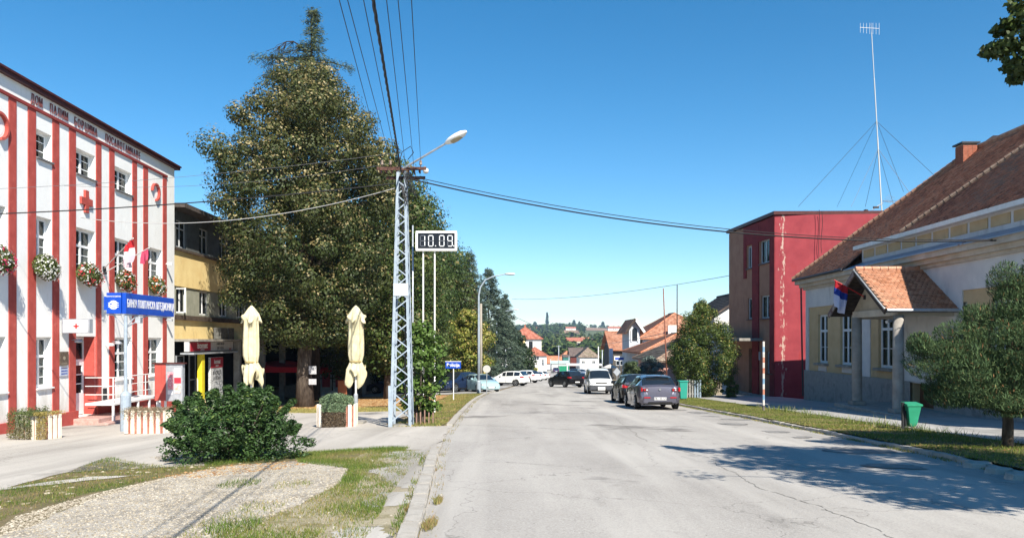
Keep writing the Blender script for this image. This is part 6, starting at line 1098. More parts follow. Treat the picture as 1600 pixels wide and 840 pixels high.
# tall thin posts and digital clock
x, y = hx(682,30.3), 30.3; t = thing('digital_clock', 'digital clock with white frame on two tall thin posts reading 10:09', 'clock', (x, y, G(x, y))); zc0, zc1 = hz(390,y)-t.location.z, hz(363,y)-t.location.z; hw = .80
MB().box(-hw,hw,-.06,.12,zc0,zc1).build('casing', mat('display_black', (.012,.014,.02), rough=.3), t)
f = MB(); f.box(-hw-.02,hw+.02,-.09,.13,zc0-.05,zc0+.035); f.box(-hw-.02,hw+.02,-.09,.13,zc1-.035,zc1+.05); f.box(-hw-.03,-hw+.06,-.09,.13,zc0+.035,zc1-.035); f.box(hw-.06,hw+.03,-.09,.13,zc0+.035,zc1-.035); f.build('frame', whitep, t)
SEG = {'1': 'bc', '0': 'abcdef', '9': 'abcdfg'}; segon = mat('segment_lit', (.72,.74,.76), rough=.4); segoff = mat('segment_unlit', (.10,.11,.13), rough=.4); dw, dh2 = .2, .42; zm = (zc0+zc1)/2
for k, (ch, ux) in enumerate(zip('1009', (-.55,-.22,.22,.55))):
    P = {'a': ((-1,1),(1,1)), 'b': ((1,1),(1,0)), 'c': ((1,0),(1,-1)), 'd': ((-1,-1),(1,-1)), 'e': ((-1,0),(-1,-1)), 'f': ((-1,1),(-1,0)), 'g': ((-1,0),(1,0))}; on = MB(); off = MB()
    for s_, ((xa, za), (xb, zb_)) in P.items():
        q = on if s_ in SEG[ch] else off; A_ = (ux+xa*dw/2*.9, -.065, zm+za*dh2/2); B_ = (ux+xb*dw/2*.9, -.065, zm+zb_*dh2/2); q.beam(Vector(A_).lerp(Vector(B_),.06), Vector(A_).lerp(Vector(B_),.94), .006, .034) if xa == xb and False else q.beam(Vector(A_).lerp(Vector(B_),.08), Vector(A_).lerp(Vector(B_),.92), .03, .03)
    on.build('lit_segment', segon, t); 
    if off.v: off.build('dark_segment', segoff, t)
for ux in (-.03, .70): MB().cbox(ux, -.07, zm-dh2/2-.01, .04, .02, .04).build('decimal_point', segon, t)
for px in (661, 679): u = hx(px, y)-x; MB().tube([(u,.05,0),(u,.05,zc0)], .032, 8).build('post', whitep, t)
pole('flagpole', 'tall thin grey flagpole left of the digital clock', 645, 31, 352, .045, .03, galv, cat='flagpole'); pole('flagpole', 'thin bare pole just left of the lattice pole', 637.5, 36, 400, .04, .03, galv, cat='flagpole')
# street name sign "Policija" and round sign seen from behind
t = thing('police_sign', 'blue sign with white word on a thin white post at the parking entrance', 'sign', at(708, 44)); z = hz(570,44)-t.location.z; MB().tube([(.02,.03,0),(.02,.03,z)], .03, 8).build('post', whitep, t); MB().box(-.45,.45,-.02,.02,z-.2,z+.2).build('panel', bluep, t, bevel=.01); text('lettering', 'Policija', .27, whitep, t, (0,-.026,z), ext=.002, bold=.004); MB().box(-.47,.47,-.022,.022,z+.2,z+.23).build('frame', whitep, t)
t = thing('round_sign', 'grey back of a round traffic sign before the pale blue car', 'sign', at(760.5, 55)); MB().tube([(0,0,0),(0,0,2.1)], .03, 8).build('post', galv, t); z = hz(576,55)-t.location.z; MB().lathe([(.28,-.01),(.28,.01)], (0,-.03,z), 20, 'y').build('plate', mat('sign_back_grey', (.42,.42,.4), rough=.6), t)
t = thing('billboard', 'white billboard half hidden behind the yellow-green tree', 'billboard', at(783, 112)); z = hz(571,112)-t.location.z; zz = hz(558,112)-t.location.z; MB().box(-1.3,1.3,-.05,.05,z,zz+.1).build('panel', whitep, t); 
for u in (-1,1): MB().box(u-.05,u+.05,-.05,.05,0,z).build('post', galv, t)
# ------------------------------------------------------------ lattice pole
lx, ly, lg_ = -3.35, 23.0, G(-3.35, 23.0); t = thing('lattice_pole', 'tall pale blue steel lattice utility pole with rusty crossarm and curved insulators', 'utility pole', (lx, ly, lg_))
HT = EYE+(HY-268)*ly/F-lg_; wb_, wt_ = .31, .13
def leg(sx, sy, z): w_ = wb_+(wt_-wb_)*z/HT; return Vector((sx*w_, sy*w_, z))
for sx in (-1,1):
    for sy in (-1,1):
        a = leg(sx,sy,-.1); b_ = leg(sx,sy,HT); m = MB(); m.beam(a+Vector((-sx*.035,0,0)), b_+Vector((-sx*.03,0,0)), .06, .012, up=(0,1,0)); m.beam(a+Vector((0,-sy*.035,0)), b_+Vector((0,-sy*.03,0)), .075, .012, up=(1,0,0)); m.beam(a, b_, .03); m.build('leg', blue_grey, t)
n = 13; zs = [0.15]; 
while zs[-1] < HT-.35: zs.append(zs[-1]+ (wb_+(wt_-wb_)*zs[-1]/HT)*1.55)
for face in range(4):
    for k in range(len(zs)-1):
        s = 1 if (k+face) % 2 == 0 else -1
        if face == 0: p, q = leg(-s,-1,zs[k]), leg(s,-1,zs[k+1])
        elif face == 1: p, q = leg(-s,1,zs[k]), leg(s,1,zs[k+1])
        elif face == 2: p, q = leg(-1,-s,zs[k]), leg(-1,s,zs[k+1])
        else: p, q = leg(1,-s,zs[k]), leg(1,s,zs[k+1])
        MB().beam(p, q, .034, .012, up=(0,1,0) if face < 2 else (1,0,0)).build('lattice_bar', blue_grey, t)
zz = EYE+(HY-453)*ly/F-lg_; w_ = wb_+(wt_-wb_)*zz/HT+.012; MB().box(-w_,w_,-w_-.02,-w_-.005,zz-.19,zz+.19).build('number_plate', mat('plate_pale', (.45,.5,.55), rough=.5), t)
MB().box(-.36,-.28,-.36,-.18,.0,1.25).build('cable_duct', blue_grey, t); MB().tube([(.12,-.1,.9),(.12,-.1,HT*.45),(-.02,-.05,HT-.1)], .025, 6).build('cable_duct', black, t)
MB().lathe([(.3,-.1),(.34,.0),(.3,.06)], n=8).build('footing', conc, t)
arms = []
for py, x0_, x1_, yy in ((264,590,667,-.12),(276,603,664,.1)):
    z = EYE+(HY-py)*ly/F-lg_; a, b_ = hx(x0_,ly)-lx, hx(x1_,ly)-lx; m = MB(); m.beam((a,yy,z),(b_,yy,z),.05,.06); m.beam((a,yy-.05,z-.05),(b_,yy-.05,z-.05),.02,.05); m.build('crossarm', rust, t); arms.append(z)
for k in range(9): u = -.65+k*.17; MB().box(u-.02,u+.02,-.15,.12,arms[0]-.12,arms[0]+.0).build('arm_bracket', rust, t)
pore = mat('porcelain', [(.16,.1,.07),(.3,.24,.2)], 5, rough=.3); ins = []
for k, (px, yy) in enumerate(((598,-.12),(611,-.12),(620,.1),(633,.1),(646,.1),(658,-.12),(663,.1))):
    u = hx(px, ly)-lx; z = arms[0] if yy < 0 else arms[1]+.1; m = MB(); m.lathe([(.015,0),(.015,.06),(.045,.07),(.05,.1),(.03,.12),(.045,.14),(.035,.19),(.012,.21)], (u,yy,z+.03), 8); m.build('insulator', pore, t, smooth=True); ins.append(Vector((lx+u, ly+yy, lg_+z+.22)))
m = MB(); m.lathe([(.05,0),(.08,.03),(.08,.12),(.05,.16)], (hx(666,ly)-lx-.08,-.1,arms[0]-.08), 10, 'x'); m.build('insulator', mat('white_porcelain', (.6,.6,.58), rough=.3), t, smooth=True)
# hanging cable loops on the pole head
hk = MB()
for k in range(7):
    a = k*1.1; pts = [(.05+.04*k,-.2,arms[1]+.1),(.18+.05*k,-.25+.05*math.sin(a),arms[1]-.35-.06*k),(.1+.02*k,-.2,arms[1]-.7-.1*(k%3)),(.0+.06*math.cos(a),-.12,arms[1]-.2)]
    hk.tube(pts, .013, 5)
hk.tube([(-.1,-.2,arms[0]),(.05,-.3,arms[0]+.45),(.3,-.28,arms[0]+.62),(.38,-.2,arms[0]+.45),(.2,-.15,arms[0]+.25)], .012, 5)
o = hk.build('loose_cable', black, t); o['kind'] = 'stuff'
la = Vector((hx(628,ly)-lx,-.1,EYE+(HY-266)*ly/F-lg_)); Yl = ly-1.0; lb_ = Vector((hx(700,Yl)-lx, Yl-ly, EYE+(HY-222)*Yl/F-lg_)); MB().tube([la-Vector((.12,0,.25)), la, lb_], [.035,.035,.028], 8).build('lamp_arm', galv, t)
hd = MB(); hd.lathe([(.05,-.05),(.085,.0),(.14,.12),(.155,.3),(.13,.48),(.05,.6),(.01,.62)], n=12); o = hd.build('lamp_head', mat('lamp_white', (.75,.75,.74), rough=.35), t, smooth=True); dr = (lb_-la).normalized(); o.rotation_mode = 'QUATERNION'; o.rotation_quaternion = dr.to_track_quat('Z','Y'); o.location = lb_-dr*.03; o.scale = (1, .68, 1.18)
gl2 = MB(); gl2.lathe([(.02,.1),(.12,.16),(.135,.3),(.11,.44),(.03,.52)], (0,0,0), 12); o2 = gl2.build('lamp_glass', mat('yellowed_glass', (.35,.30,.2), rough=.25), o, smooth=True)
dn = o.rotation_quaternion.inverted() @ Vector((0,0,-1)); o2.location = dn*.045
# ------------------------------------------------------------ overhead wires
cab = mat('cable_black', (.012,.012,.014), rough=.6); cabg = mat('cable_grey', (.12,.12,.13), rough=.5); cabw = mat('cable_pale', (.45,.45,.45), rough=.5)
def wire(lab, p, q, sag, r_, m_=cab, n=22, twist=0, grp=None, name='overhead_wire', ext=0):
    p, q = Vector(p), Vector(q); d = q-p
    pts = [p+d*(k/n)-Vector((0,0,4*sag*(k/n)*(1-k/n))) for k in range(n+1)]
    o = MB()
    if twist:
        N_ = 150; P = [p+d*(k/N_)-Vector((0,0,4*sag*(k/N_)*(1-k/N_))) for k in range(N_+1)]
        for s in range(3): o.tube([P[k]+Vector((math.cos(k*.9+s*2.1)*twist,0,math.sin(k*.9+s*2.1)*twist)) for k in range(N_+1)], r_, 5)
    else: o.tube(pts, r_, 5)
    c = p.copy(); o.v = [tuple(Vector(v)-c) for v in o.v]; ob = o.build(name, m_); ob.location = c; tag(ob, lab, 'wire', grp); return ob
Yt = 9.2
for k, (px0, insx, mm, lab) in enumerate(((530,0,cab,'leftmost of the thin wires rising over the camera from the lattice pole'),(543,1,cab,'second thin wire from the left above the lattice pole'),(568,2,cab,'third thin wire, just left of the thick twisted cable'),(604,3,cab,'first thin wire right of the thick twisted cable'),(622,4,cab,'second thin wire right of the thick twisted cable'),(643,5,cab,'rightmost thin wire, nearly vertical above the lattice pole'))):
    A_ = ins[insx]; B_ = Vector(at(px0, Yt, 0)); C_ = A_+(B_-A_)*2.0; wire(lab, A_, C_, -.0, .006, mm, 4, grp='bundle of wires over the road')
A_ = Vector((lx, ly-.2, lg_+arms[1]+.1)); B_ = Vector(at(583, 9.0, 0)); wire('thick twisted black cable rising over the camera from the lattice pole', A_, A_+(B_-A_)*2.0, 0, .012, cab, twist=.015, name='twisted_cable')
A_ = Vector((lx+.2, ly-.2, lg_+HT-.25)); wire('thick black cable crossing the road from the lattice pole to the right', A_, at(1640, 23.0, 372), .72, .022, cab, name='crossing_cable'); wire('thinner black cable hugging the thick one across the road', A_+Vector((-.1,0,.12)), at(1640, 23.2, 371), .70, .012, cab, name='crossing_cable')
wire('black cable crossing before the striped building to the lattice pole', A_+Vector((-.4,0,-.15)), at(-30, 21.5, 335), .12, .018, cab, name='crossing_cable')
wire('pale cable sagging from the striped building wall to the lattice pole', A_+Vector((-.4,0,-.3)), at(126, 27.6, 340), .55, .012, cabw, name='crossing_cable')
wire('upper of two faint grey wires left of the lattice pole', A_+Vector((-.5,0,.75)), at(-30, 22.5, 296), .15, .006, cabg); wire('lower of two faint grey wires left of the lattice pole', A_+Vector((-.5,0,.45)), at(100, 26.8, 290), .3, .006, cabg)
wire('long thin wire from the conifers to the red building', at(800, 95, 467), at(1142, 53, 430), .5, .02, cabg); wire('its continuation across the red building front to the beige roof', at(1142, 52.6, 430), at(1345, 43.8, 396), .1, .012, cab)
wire('wire sagging from the second street lamp into the valley', at(806, 104, 495), at(905, 190, 524), .8, .035, cabg)
wire('thin wire above the arched window and orange roofs', at(873, 215, 541), at(1040, 50, 520), .6, .02, cabg)
# ------------------------------------------------------------ folded parasols
cloth = mat('parasol_cloth', [(.60,.53,.33),(.70,.63,.43)], 2.5, rough=.95, trans=.12, bump=.6, bscale=9, fine=.06, fscale=5)
def parasol(lab, px, Y, seed, tilt):
    x, y, g = at(px, Y); t = thing('folded_parasol', lab, 'parasol', (x, y, g), 0, 'folded cream parasols on the square'); r = random.Random(seed)
    MB().tube([(0,0,0),(0,0,3.35)], .035, 10).build('pole', whitep, t, smooth=True); m = MB(); m.lathe([(.07,0),(.07,.95),(.05,1.0)], n=10); m.build('pole_sleeve', galv, t); m = MB(); m.cbox(0,0,0,.6,.6,.1); m.build('base', conc, t)
    top = EYE+(HY-477)*Y/F-g; prof = [(.02,top),(.12,top-.1),(.22,top-.28),(.29,top-.44),(.30,top-.48),(.225,top-.5),(.235,top-.9),(.25,top-1.3),(.245,top-1.62),(.21,top-1.78),(.185,top-1.84),(.215,top-1.92),(.27,top-2.08),(.31,top-2.22),(.31,top-2.32),(.24,top-2.42)]
    n = 72; V = []; Fc = []
    for i, (rr, z) in enumerate(prof):
        f = i/len(prof); fl_ = .10+.07*(rr > .26)
        for k in range(n):
            a = 2*math.pi*k/n; q = rr*(1+fl_*math.sin(8*a+seed+f*1.2)+.08*math.sin(3*a+seed*2+f*4)+.035*math.sin(17*a+f*9+seed)) if 2 <= i else rr; dz = (-.12*math.sin(4*a+seed) if i in (3,4) else 0)+(-.22*math.sin(3*a+seed*1.3)-.1*math.sin(7*a) if i >= 13 else 0)
            if i == len(prof)-1: q = rr*(.75+.5*math.sin(5*a+seed))
            V.append((q*math.cos(a)+tilt*(f > .5)*(f-.5)*.6, q*math.sin(a)*.85, z+dz))
    for i in range(len(prof)-1): Fc += [(i*n+k, i*n+(k+1)%n, (i+1)*n+(k+1)%n, (i+1)*n+k) for k in range(n)]
    nmesh('canopy', V, Fc, cloth, t, smooth=True); m = MB(); m.lathe([(.2,top-1.87),(.21,top-1.84),(.2,top-1.81)], n=16); m.build('strap', mat('strap_ochre', (.35,.27,.12), rough=.9), t)
    return t
parasol('folded cream parasol on the left, rising from behind the big bush', 393, 24.6, 1, .25); parasol('folded cream parasol on the right, standing before the second linden', 556, 24.8, 2.6, 0)
# ------------------------------------------------------------ bin, striped post, bins, benches
x, Y = hx(1411,19.6), 19.6; t = thing('litter_bin', 'green plastic litter bin hung on a short post on the right verge', 'bin', (x, Y, G(x,Y)+.1)); MB().box(-.03,.03,-.03,.03,-.1,.72).build('post', dgrey, t)
gb = mat('bin_green', [(.02,.22,.12),(.03,.28,.16)], 3, rough=.4); m = MB(); P0 = [(.06,-.16,.02),(.32,-.16,.02),(.32,.1,.02),(.06,.1,.02)]; lv = [(.12,.11,.06),(.085,.06,.08),(.06,.0,.15),(-.02,-.03,.64)]
vs = []; 
for ins_, _, z in lv: vs += [(.05+ins_,-.17+ins_*.8,z+.02),(.37-ins_,-.17+ins_*.8,z+.02),(.37-ins_,.13-ins_*.8,z+.02),(.05+ins_,.13-ins_*.8,z+.02)]
m.add(vs, [(4*i+k, 4*i+(k+1)%4, 4*i+4+(k+1)%4, 4*i+4+k) for i in range(3) for k in range(4)]+[(3,2,1,0)]); m.build('bucket', gb, t, bevel=.008)
m = MB(); m.box(.01,.41,-.20,-.175,.63,.66); m.box(.01,.41,.135,.155,.63,.66); m.box(.01,.03,-.175,.135,.63,.66); m.box(.39,.41,-.175,.135,.63,.66); m.build('rim', gb, t); m = MB(); m.add([(.01,.14,.72),(.41,.14,.72),(.41,-.19,.675),(.01,-.19,.675),(.01,.14,.70),(.41,.14,.70),(.41,-.19,.66),(.01,-.19,.66)], [(0,1,2,3),(4,7,6,5),(0,4,5,1),(2,6,7,3),(0,3,7,4),(1,5,6,2)]); m.build('lid', gb, t); MB().box(.03,.06,-.06,.06,.1,.5).build('bracket', dgrey, t)
x, Y = hx(1193,29.4), 29.4; t = thing('striped_post', 'thin flagpole-like post painted in worn red, white and blue bands on the right verge', 'post', (x, Y, G(x,Y)+.1)); H_ = EYE+(HY-533)*Y/F-G(x,Y)-.1
cols_ = ['w','b','w','r','w','r','w','b','w','r','b','w','g']; mm = {'w': mat('worn_white', [(.5,.48,.45),(.62,.6,.58)], 8, rough=.7), 'b': mat('worn_blue', [(.12,.25,.4),(.25,.38,.5)], 8, rough=.7), 'r': mat('worn_red', [(.45,.12,.06),(.5,.25,.18)], 8, rough=.7), 'g': mat('worn_dark', [(.1,.09,.08),(.25,.22,.2)], 8, rough=.8)}
n = len(cols_)
for k, c in enumerate(cols_[::-1]): MB().tube([(0,0,H_*k/n-.05*(k==0)),(0,0,H_*(k+1)/n)], .045, 10, cap=k in (0,n-1)).build('painted_band', mm[c], t, smooth=False)
x, Y = hx(1067,41.5), 41.5; t = thing('wheelie_bin', 'turquoise wheeled rubbish bin behind the grey hatchback', 'bin', (x, Y, G(x,Y)+.1)); tq = mat('turquoise_plastic', (.03,.28,.22), rough=.4); m = MB(); m.add([(-.17,-.2,.05),(.17,-.2,.05),(.17,.2,.05),(-.17,.2,.05),(-.22,-.24,.95),(.22,-.24,.95),(.22,.24,.95),(-.22,.24,.95)], [(3,2,1,0),(4,5,6,7),(0,1,5,4),(1,2,6,5),(2,3,7,6),(3,0,4,7)]); m.build('body', tq, t, bevel=.015); MB().box(-.25,.25,-.27,.27,.955,1.03).build('lid', tq, t, bevel=.015)
for s in (-1,1): MB().lathe([(.09,-.03),(.09,.03)], (s*.2,.22,.09), 10, 'x').build('wheel', black, t)
for i, (px, Y) in enumerate([(1078,39),(1083,39),(1088,39.2)]):
    pass
fn = thing('yard_fence', 'short pale fence of upright boards left of the evergreen', 'fence', at(1082, 43.5)); 
for k in range(7): MB().box(-.45+k*.15-.045,-.45+k*.15+.045,-.02,.02,.1,1.15+.04*math.sin(k)).build('board', mat('pale_board', [(.2,.2,.19),(.3,.3,.28)], 5, rough=.8) if k < 4 else mat('blue_board', [(.18,.24,.3),(.25,.32,.38)], 5, rough=.8), fn)
MB().box(-.5,.5,.021,.05,.3,.38).build('rail', MATS['pale_board'], fn); MB().box(-.5,.5,.021,.05,.85,.93).build('rail', MATS['pale_board'], fn)
# ------------------------------------------------------------ cars
rubber = mat('tyre', (.012,.012,.012), rough=.85); rimm = mat('alloy', (.42,.43,.45), rough=.3, metal=.8); cg = mat('car_glass', (.012,.016,.02), rough=.04, spec=.9, coat=.5); redl = mat('tail_lamp', (.42,.01,.015), rough=.15, coat=1); clr = mat('lamp_lens', (.55,.57,.6), rough=.1, coat=1); plate_m = mat('plate_white', (.7,.7,.7), rough=.4); under = mat('car_underside', (.01,.01,.01), rough=.9)
def paint(name, c, met=.3): return mat(name, c, rough=.32, metal=met, spec=.5 if c[0] > .01 else .3, coat=.8 if c[0] > .01 else .25)
CARS = {  # stations: x (front +), floor z, belt z, roof z, half width low, belt, roof
 'hatch': dict(L=4.4, st=[(2.15,.30,.52,.56,.66,.62,.50),(2.05,.2,.66,.70,.80,.74,.60),(1.55,.18,.84,.88,.875,.82,.66),(.98,.18,.94,.98,.885,.85,.68),(.20,.18,.96,1.38,.885,.855,.60),(-.1,.18,.965,1.44,.885,.86,.62),(-.16,.18,.967,1.445,.885,.86,.62),(-.95,.18,.985,1.46,.885,.86,.62),(-1.02,.18,.99,1.455,.885,.86,.62),(-1.60,.19,1.02,1.38,.88,.84,.60),(-2.02,.22,1.00,1.05,.86,.80,.70),(-2.15,.34,.92,.96,.80,.72,.60),(-2.2,.42,.62,.64,.74,.66,.5)], wind=(3,4), rear=(9,10), cab=(4,9), pil=[(5,6),(7,8)], wh=(1.32,-1.32,.315)),
 'wagon': dict(L=4.7, st=[(2.25,.30,.52,.56,.66,.62,.50),(2.15,.2,.68,.72,.80,.74,.60),(1.6,.18,.86,.90,.88,.82,.66),(1.0,.18,.95,.99,.89,.85,.68),(.25,.18,.97,1.40,.89,.86,.62),(-.1,.18,.975,1.46,.89,.86,.63),(-.16,.18,.977,1.465,.89,.86,.63),(-1.05,.18,.99,1.48,.89,.86,.63),(-1.12,.18,.99,1.48,.89,.86,.63),(-2.0,.19,1.02,1.45,.88,.85,.62),(-2.28,.24,1.02,1.08,.86,.81,.70),(-2.36,.4,.70,.74,.78,.7,.55)], wind=(3,4), rear=(9,10), cab=(4,9), pil=[(5,6),(7,8)], wh=(1.4,-1.35,.325)),
 'suv': dict(L=4.75, st=[(2.35,.38,.62,.66,.70,.66,.52),(2.22,.3,.86,.90,.84,.80,.64),(1.7,.28,1.02,1.06,.92,.87,.7),(1.1,.28,1.08,1.12,.935,.90,.72),(.35,.28,1.10,1.60,.935,.90,.66),(-.1,.28,1.11,1.68,.935,.905,.68),(-.17,.28,1.11,1.685,.935,.905,.68),(-1.05,.28,1.13,1.70,.935,.905,.68),(-1.13,.28,1.13,1.70,.935,.905,.68),(-1.85,.3,1.16,1.64,.93,.89,.66),(-2.22,.34,1.14,1.20,.91,.86,.74),(-2.35,.45,.80,.84,.84,.78,.6)], wind=(3,4), rear=(9,10), cab=(4,9), pil=[(5,6),(7,8)], wh=(1.42,-1.38,.37)),
 'van': dict(L=4.2, st=[(2.08,.28,.60,.64,.70,.70,.55),(1.98,.2,.88,.92,.83,.80,.66),(1.62,.2,1.02,1.06,.86,.83,.70),(1.30,.2,1.08,1.12,.87,.84,.72),(.62,.2,1.10,1.70,.875,.85,.64),(.35,.2,1.11,1.79,.875,.855,.68),(-.35,.2,1.12,1.84,.875,.86,.70),(-.45,.2,1.12,1.845,.875,.86,.70),(-1.1,.2,1.12,1.845,.875,.86,.70),(-1.2,.2,1.12,1.845,.875,.86,.70),(-1.98,.22,1.12,1.80,.87,.85,.69),(-2.10,.3,1.08,1.25,.85,.83,.72)], wind=(3,4), rear=None, cab=(4,6), pil=[], wh=(1.28,-1.3,.30)),
}
def car(kind, lab, px, Y, head, pm, dark_bump=False, plate='', grp=None, tint=None, cat='car', clad=None, dx=0, plate_rear=True, X=None):
    S = CARS[kind]; st = S['st']; x = (hx(px, Y) if X is None else X)+dx; t = thing('parked_car' if kind != 'van' else 'white_van', lab, cat, (x, Y, G(x, Y)+.008), head, grp)
    # pitch with the slope of the street
    sl = -.043 if Y < 85 else -.034; t.rotation_mode = 'XYZ'; d_ = Matrix.Rotation(head, 4, 'Z'); tilt = Matrix.Rotation(math.atan(sl), 4, 'X'); t.matrix_world = Matrix.Translation((x, Y, G(x,Y)+.008)) @ tilt @ d_; t.rotation_euler = (tilt @ d_).to_euler()
    rows = []
    for (sx, zf, zb, zr, wl, wbt, wr) in st:
        rows.append([(sx,wl*.8,zf),(sx,wl,zf+.10),(sx,wl+.015,zf+(zb-zf)*.55),(sx,(wl+wbt)/2+.012,zb-.09),(sx,wbt,zb),(sx,wr+(wbt-wr)*.22,zr-.10 if zr-zb > .15 else zb+.01),(sx,wr,zr-.025),(sx,wr*.75,zr),(sx,0,zr+.018)])
    R_ = len(rows[0]); body = MB(); sg = MB(); wsg = MB(); rg_ = MB(); c0, c1 = S['cab']
    for i in range(len(rows)-1):
        for k in range(R_-1):
            for s in (-1, 1):
                q = [rows[i][k], rows[i+1][k], rows[i+1][k+1], rows[i][k+1]]; q = [(a, b*s, c) for a, b, c in q]
                if S['wind'] == (i, i+1) and k >= 5: wsg.quad(*q)
                elif S['rear'] and S['rear'] == (i, i+1) and k >= 5: rg_.quad(*q)
                elif (S['wind'] == (i, i+1) or (S['rear'] == (i, i+1))) and k == 4: (sg if False else body).quad(*q)
                elif c0 <= i < c1 and k == 4 and (i, i+1) not in S['pil']: sg.quad(*q)
                else: body.quad(*q)
    for e in (0, len(rows)-1):
        r_ = rows[e]; body.add(r_+[(a,-b,c) for a,b,c in r_[:-1]][::-1], [tuple(range(2*R_-1))])
    body.add([(a, b*.9, c) for a, b, c in [r[0] for r in rows]]+[(a, -b*.9, c) for a, b, c in [r[0] for r in rows]], [(i, i+1, i+1+len(rows), i+len(rows)) for i in range(len(rows)-1)])
    bo = body.build('body', pm, t, smooth=False); bo.data.polygons.foreach_set('use_smooth', [True]*len(bo.data.polygons))
    bm = bmesh.new(); bm.from_mesh(bo.data); bmesh.ops.remove_doubles(bm, verts=bm.verts, dist=.0008)
    for e in bm.edges:
        if e.is_manifold and e.calc_face_angle(0) > .75: e.smooth = False
    bmesh.ops.recalc_face_normals(bm, faces=bm.faces); bm.to_mesh(bo.data); bm.free()
    for q, nm in ((sg,'side_window'),(wsg,'windscreen'),(rg_,'rear_window')):
        if q.v:
            if nm == 'side_window':
                for s in (-1, 1):
                    h_ = MB(); fs = [f for f in q.f if q.v[f[0]][1]*s > 0]
                    for f in fs: h_.add([(q.v[i][0], q.v[i][1]+s*.002, q.v[i][2]) for i in f], [(0,1,2,3)])
                    h_.build(nm, cg, t)
            else: q.build(nm, cg, t)
    fx = st[1][0]; rx = st[-2][0]; hw = st[-2][5]; fw = st[1][5]; zb0 = st[1][2]
    # lamps, plates, bumpers
    zrl = st[-3][2]-.12
    for s in (-1, 1):
        m = MB(); m.box(rx-.07, rx+.34, s*(hw+.075)-.07, s*(hw+.075)+.03 if s < 0 else s*(hw+.075)+.0, zrl-.12, zrl+.06) if kind != 'van' else m.box(rx-.0, rx+.1, s*(hw-.02)-.06, s*(hw-.02)+.06, .85, 1.2); m.build('tail_lamp', redl, t, bevel=.03)
        m = MB(); m.box(rx-.075-.0, rx-.03, s*(hw-.12)-.1, s*(hw-.12)+.1, zrl-.11, zrl+.03); m.build('tail_lamp', redl if kind != 'hatch' else mat('smoked_lamp', (.12,.03,.035), rough=.1, coat=1), t, bevel=.015)
        if kind == 'hatch':
            for q_, mm_ in ((.05, redl), (-.05, clr)): MB().lathe([(.035,-.006),(.03,.006)], (rx-.08, s*(hw-.12)+q_, zrl-.04), 10, 'x').build('lamp_disc', mm_, t)
        m = MB(); m.box(fx-.28, fx+.035, s*(fw-.08)-.14, s*(fw-.08)+.1, zb0-.16, zb0-.015); m.build('headlight', clr, t, bevel=.04)
        mx_ = st[4][0]+.12; m = MB(); m.box(mx_-.08, mx_+.1, s*(st[4][5]+.13)-.1, s*(st[4][5]+.13)+.1, st[4][2]+.0, st[4][2]+.16); m.build('wing_mirror', pm if not dark_bump else black, t, bevel=.04)
        for q_ in (st[5][0]+.1, st[7][0]+.15): MB().box(q_-.1,q_+.1,s*(st[5][4]+.005)-.012,s*(st[5][4]+.005)+.012,st[5][2]-.17,st[5][2]-.135).build('door_handle', pm, t)
        for q_ in (st[5][0]-.03, st[3][0]-.05, st[8][0]-.0): MB().box(q_-.006,q_+.006,s*(st[5][4]+.012)-.006,s*(st[5][4]+.012)+.008,.32,st[5][2]-.02).build('door_gap', under, t)
        MB().box(S['wh'][1]+.42, S['wh'][0]-.42, s*(st[5][4]+.004)-.03, s*(st[5][4]+.004)+.014, st[5][1]-.02, st[5][1]+.10).build('sill_trim', black if (dark_bump or kind == 'suv') else pm, t)
    zf = st[0][1]; m = MB(); m.box(st[0][0]-.35, st[0][0]+.03, -.72, .72, zf-.08, zf+.22); m.build('front_bumper', black if dark_bump else pm, t, bevel=.04); MB().box(st[0][0]-.05, st[0][0]+.045, -.36, .36, zf+.02, zf+.12).build('air_intake', under, t); MB().box(fx-.02, fx+.03+.0, -.34, .34, zb0-.14, zb0-.04).build('grille', under, t, bevel=.01)
    zr2 = .28 if kind != 'suv' else .36; m = MB(); m.box(st[-1][0]-.04, st[-1][0]+.4, -hw+.0, hw-.0, zr2-.02, zr2+.30); m.build('rear_bumper', black if dark_bump else pm, t, bevel=.05); MB().box(st[-1][0]-.05, st[-1][0]+.1, -hw*.7, hw*.7, zr2-.04, zr2+.06).build('bumper_insert', under, t)
    pr_ = MB().box(st[-1][0]-.062, st[-1][0]-.045, -.26, .26, zr2+.14, zr2+.25).build('number_plate', plate_m, t); pf_ = MB().box(st[0][0]+.046, st[0][0]+.062, -.26, .26, zf+.02, zf+.13).build('number_plate', plate_m, t)
    if plate: text('plate_lettering', plate, .1, black, t, (st[-1][0]-.065, 0, zr2+.195), rot=(R(90),0,R(-90)), ext=.001, bold=.002)
    if kind == 'hatch':
        MB().box(st[-2][0]-.02, st[-2][0]+.0, -.42, .42, .70, .72).build('boot_seam', under, t); MB().lathe([(.05,-.005),(.045,.006)], (rx-.055,0,.86), 12, 'x').build('badge', rimm, t); MB().box(-1.75,-1.60,-.5,.5,1.405,1.435).build('spoiler', pm, t, bevel=.01); MB().tube([(-2.02,.02,1.03),(-2.0,-.5,1.14)], .012, 5).build('wiper', black, t)
        for s in (-1,1): MB().box(-2.26,-2.23,s*.55-.13,s*.55+.13,.50,.54).build('reflector', redl, t)
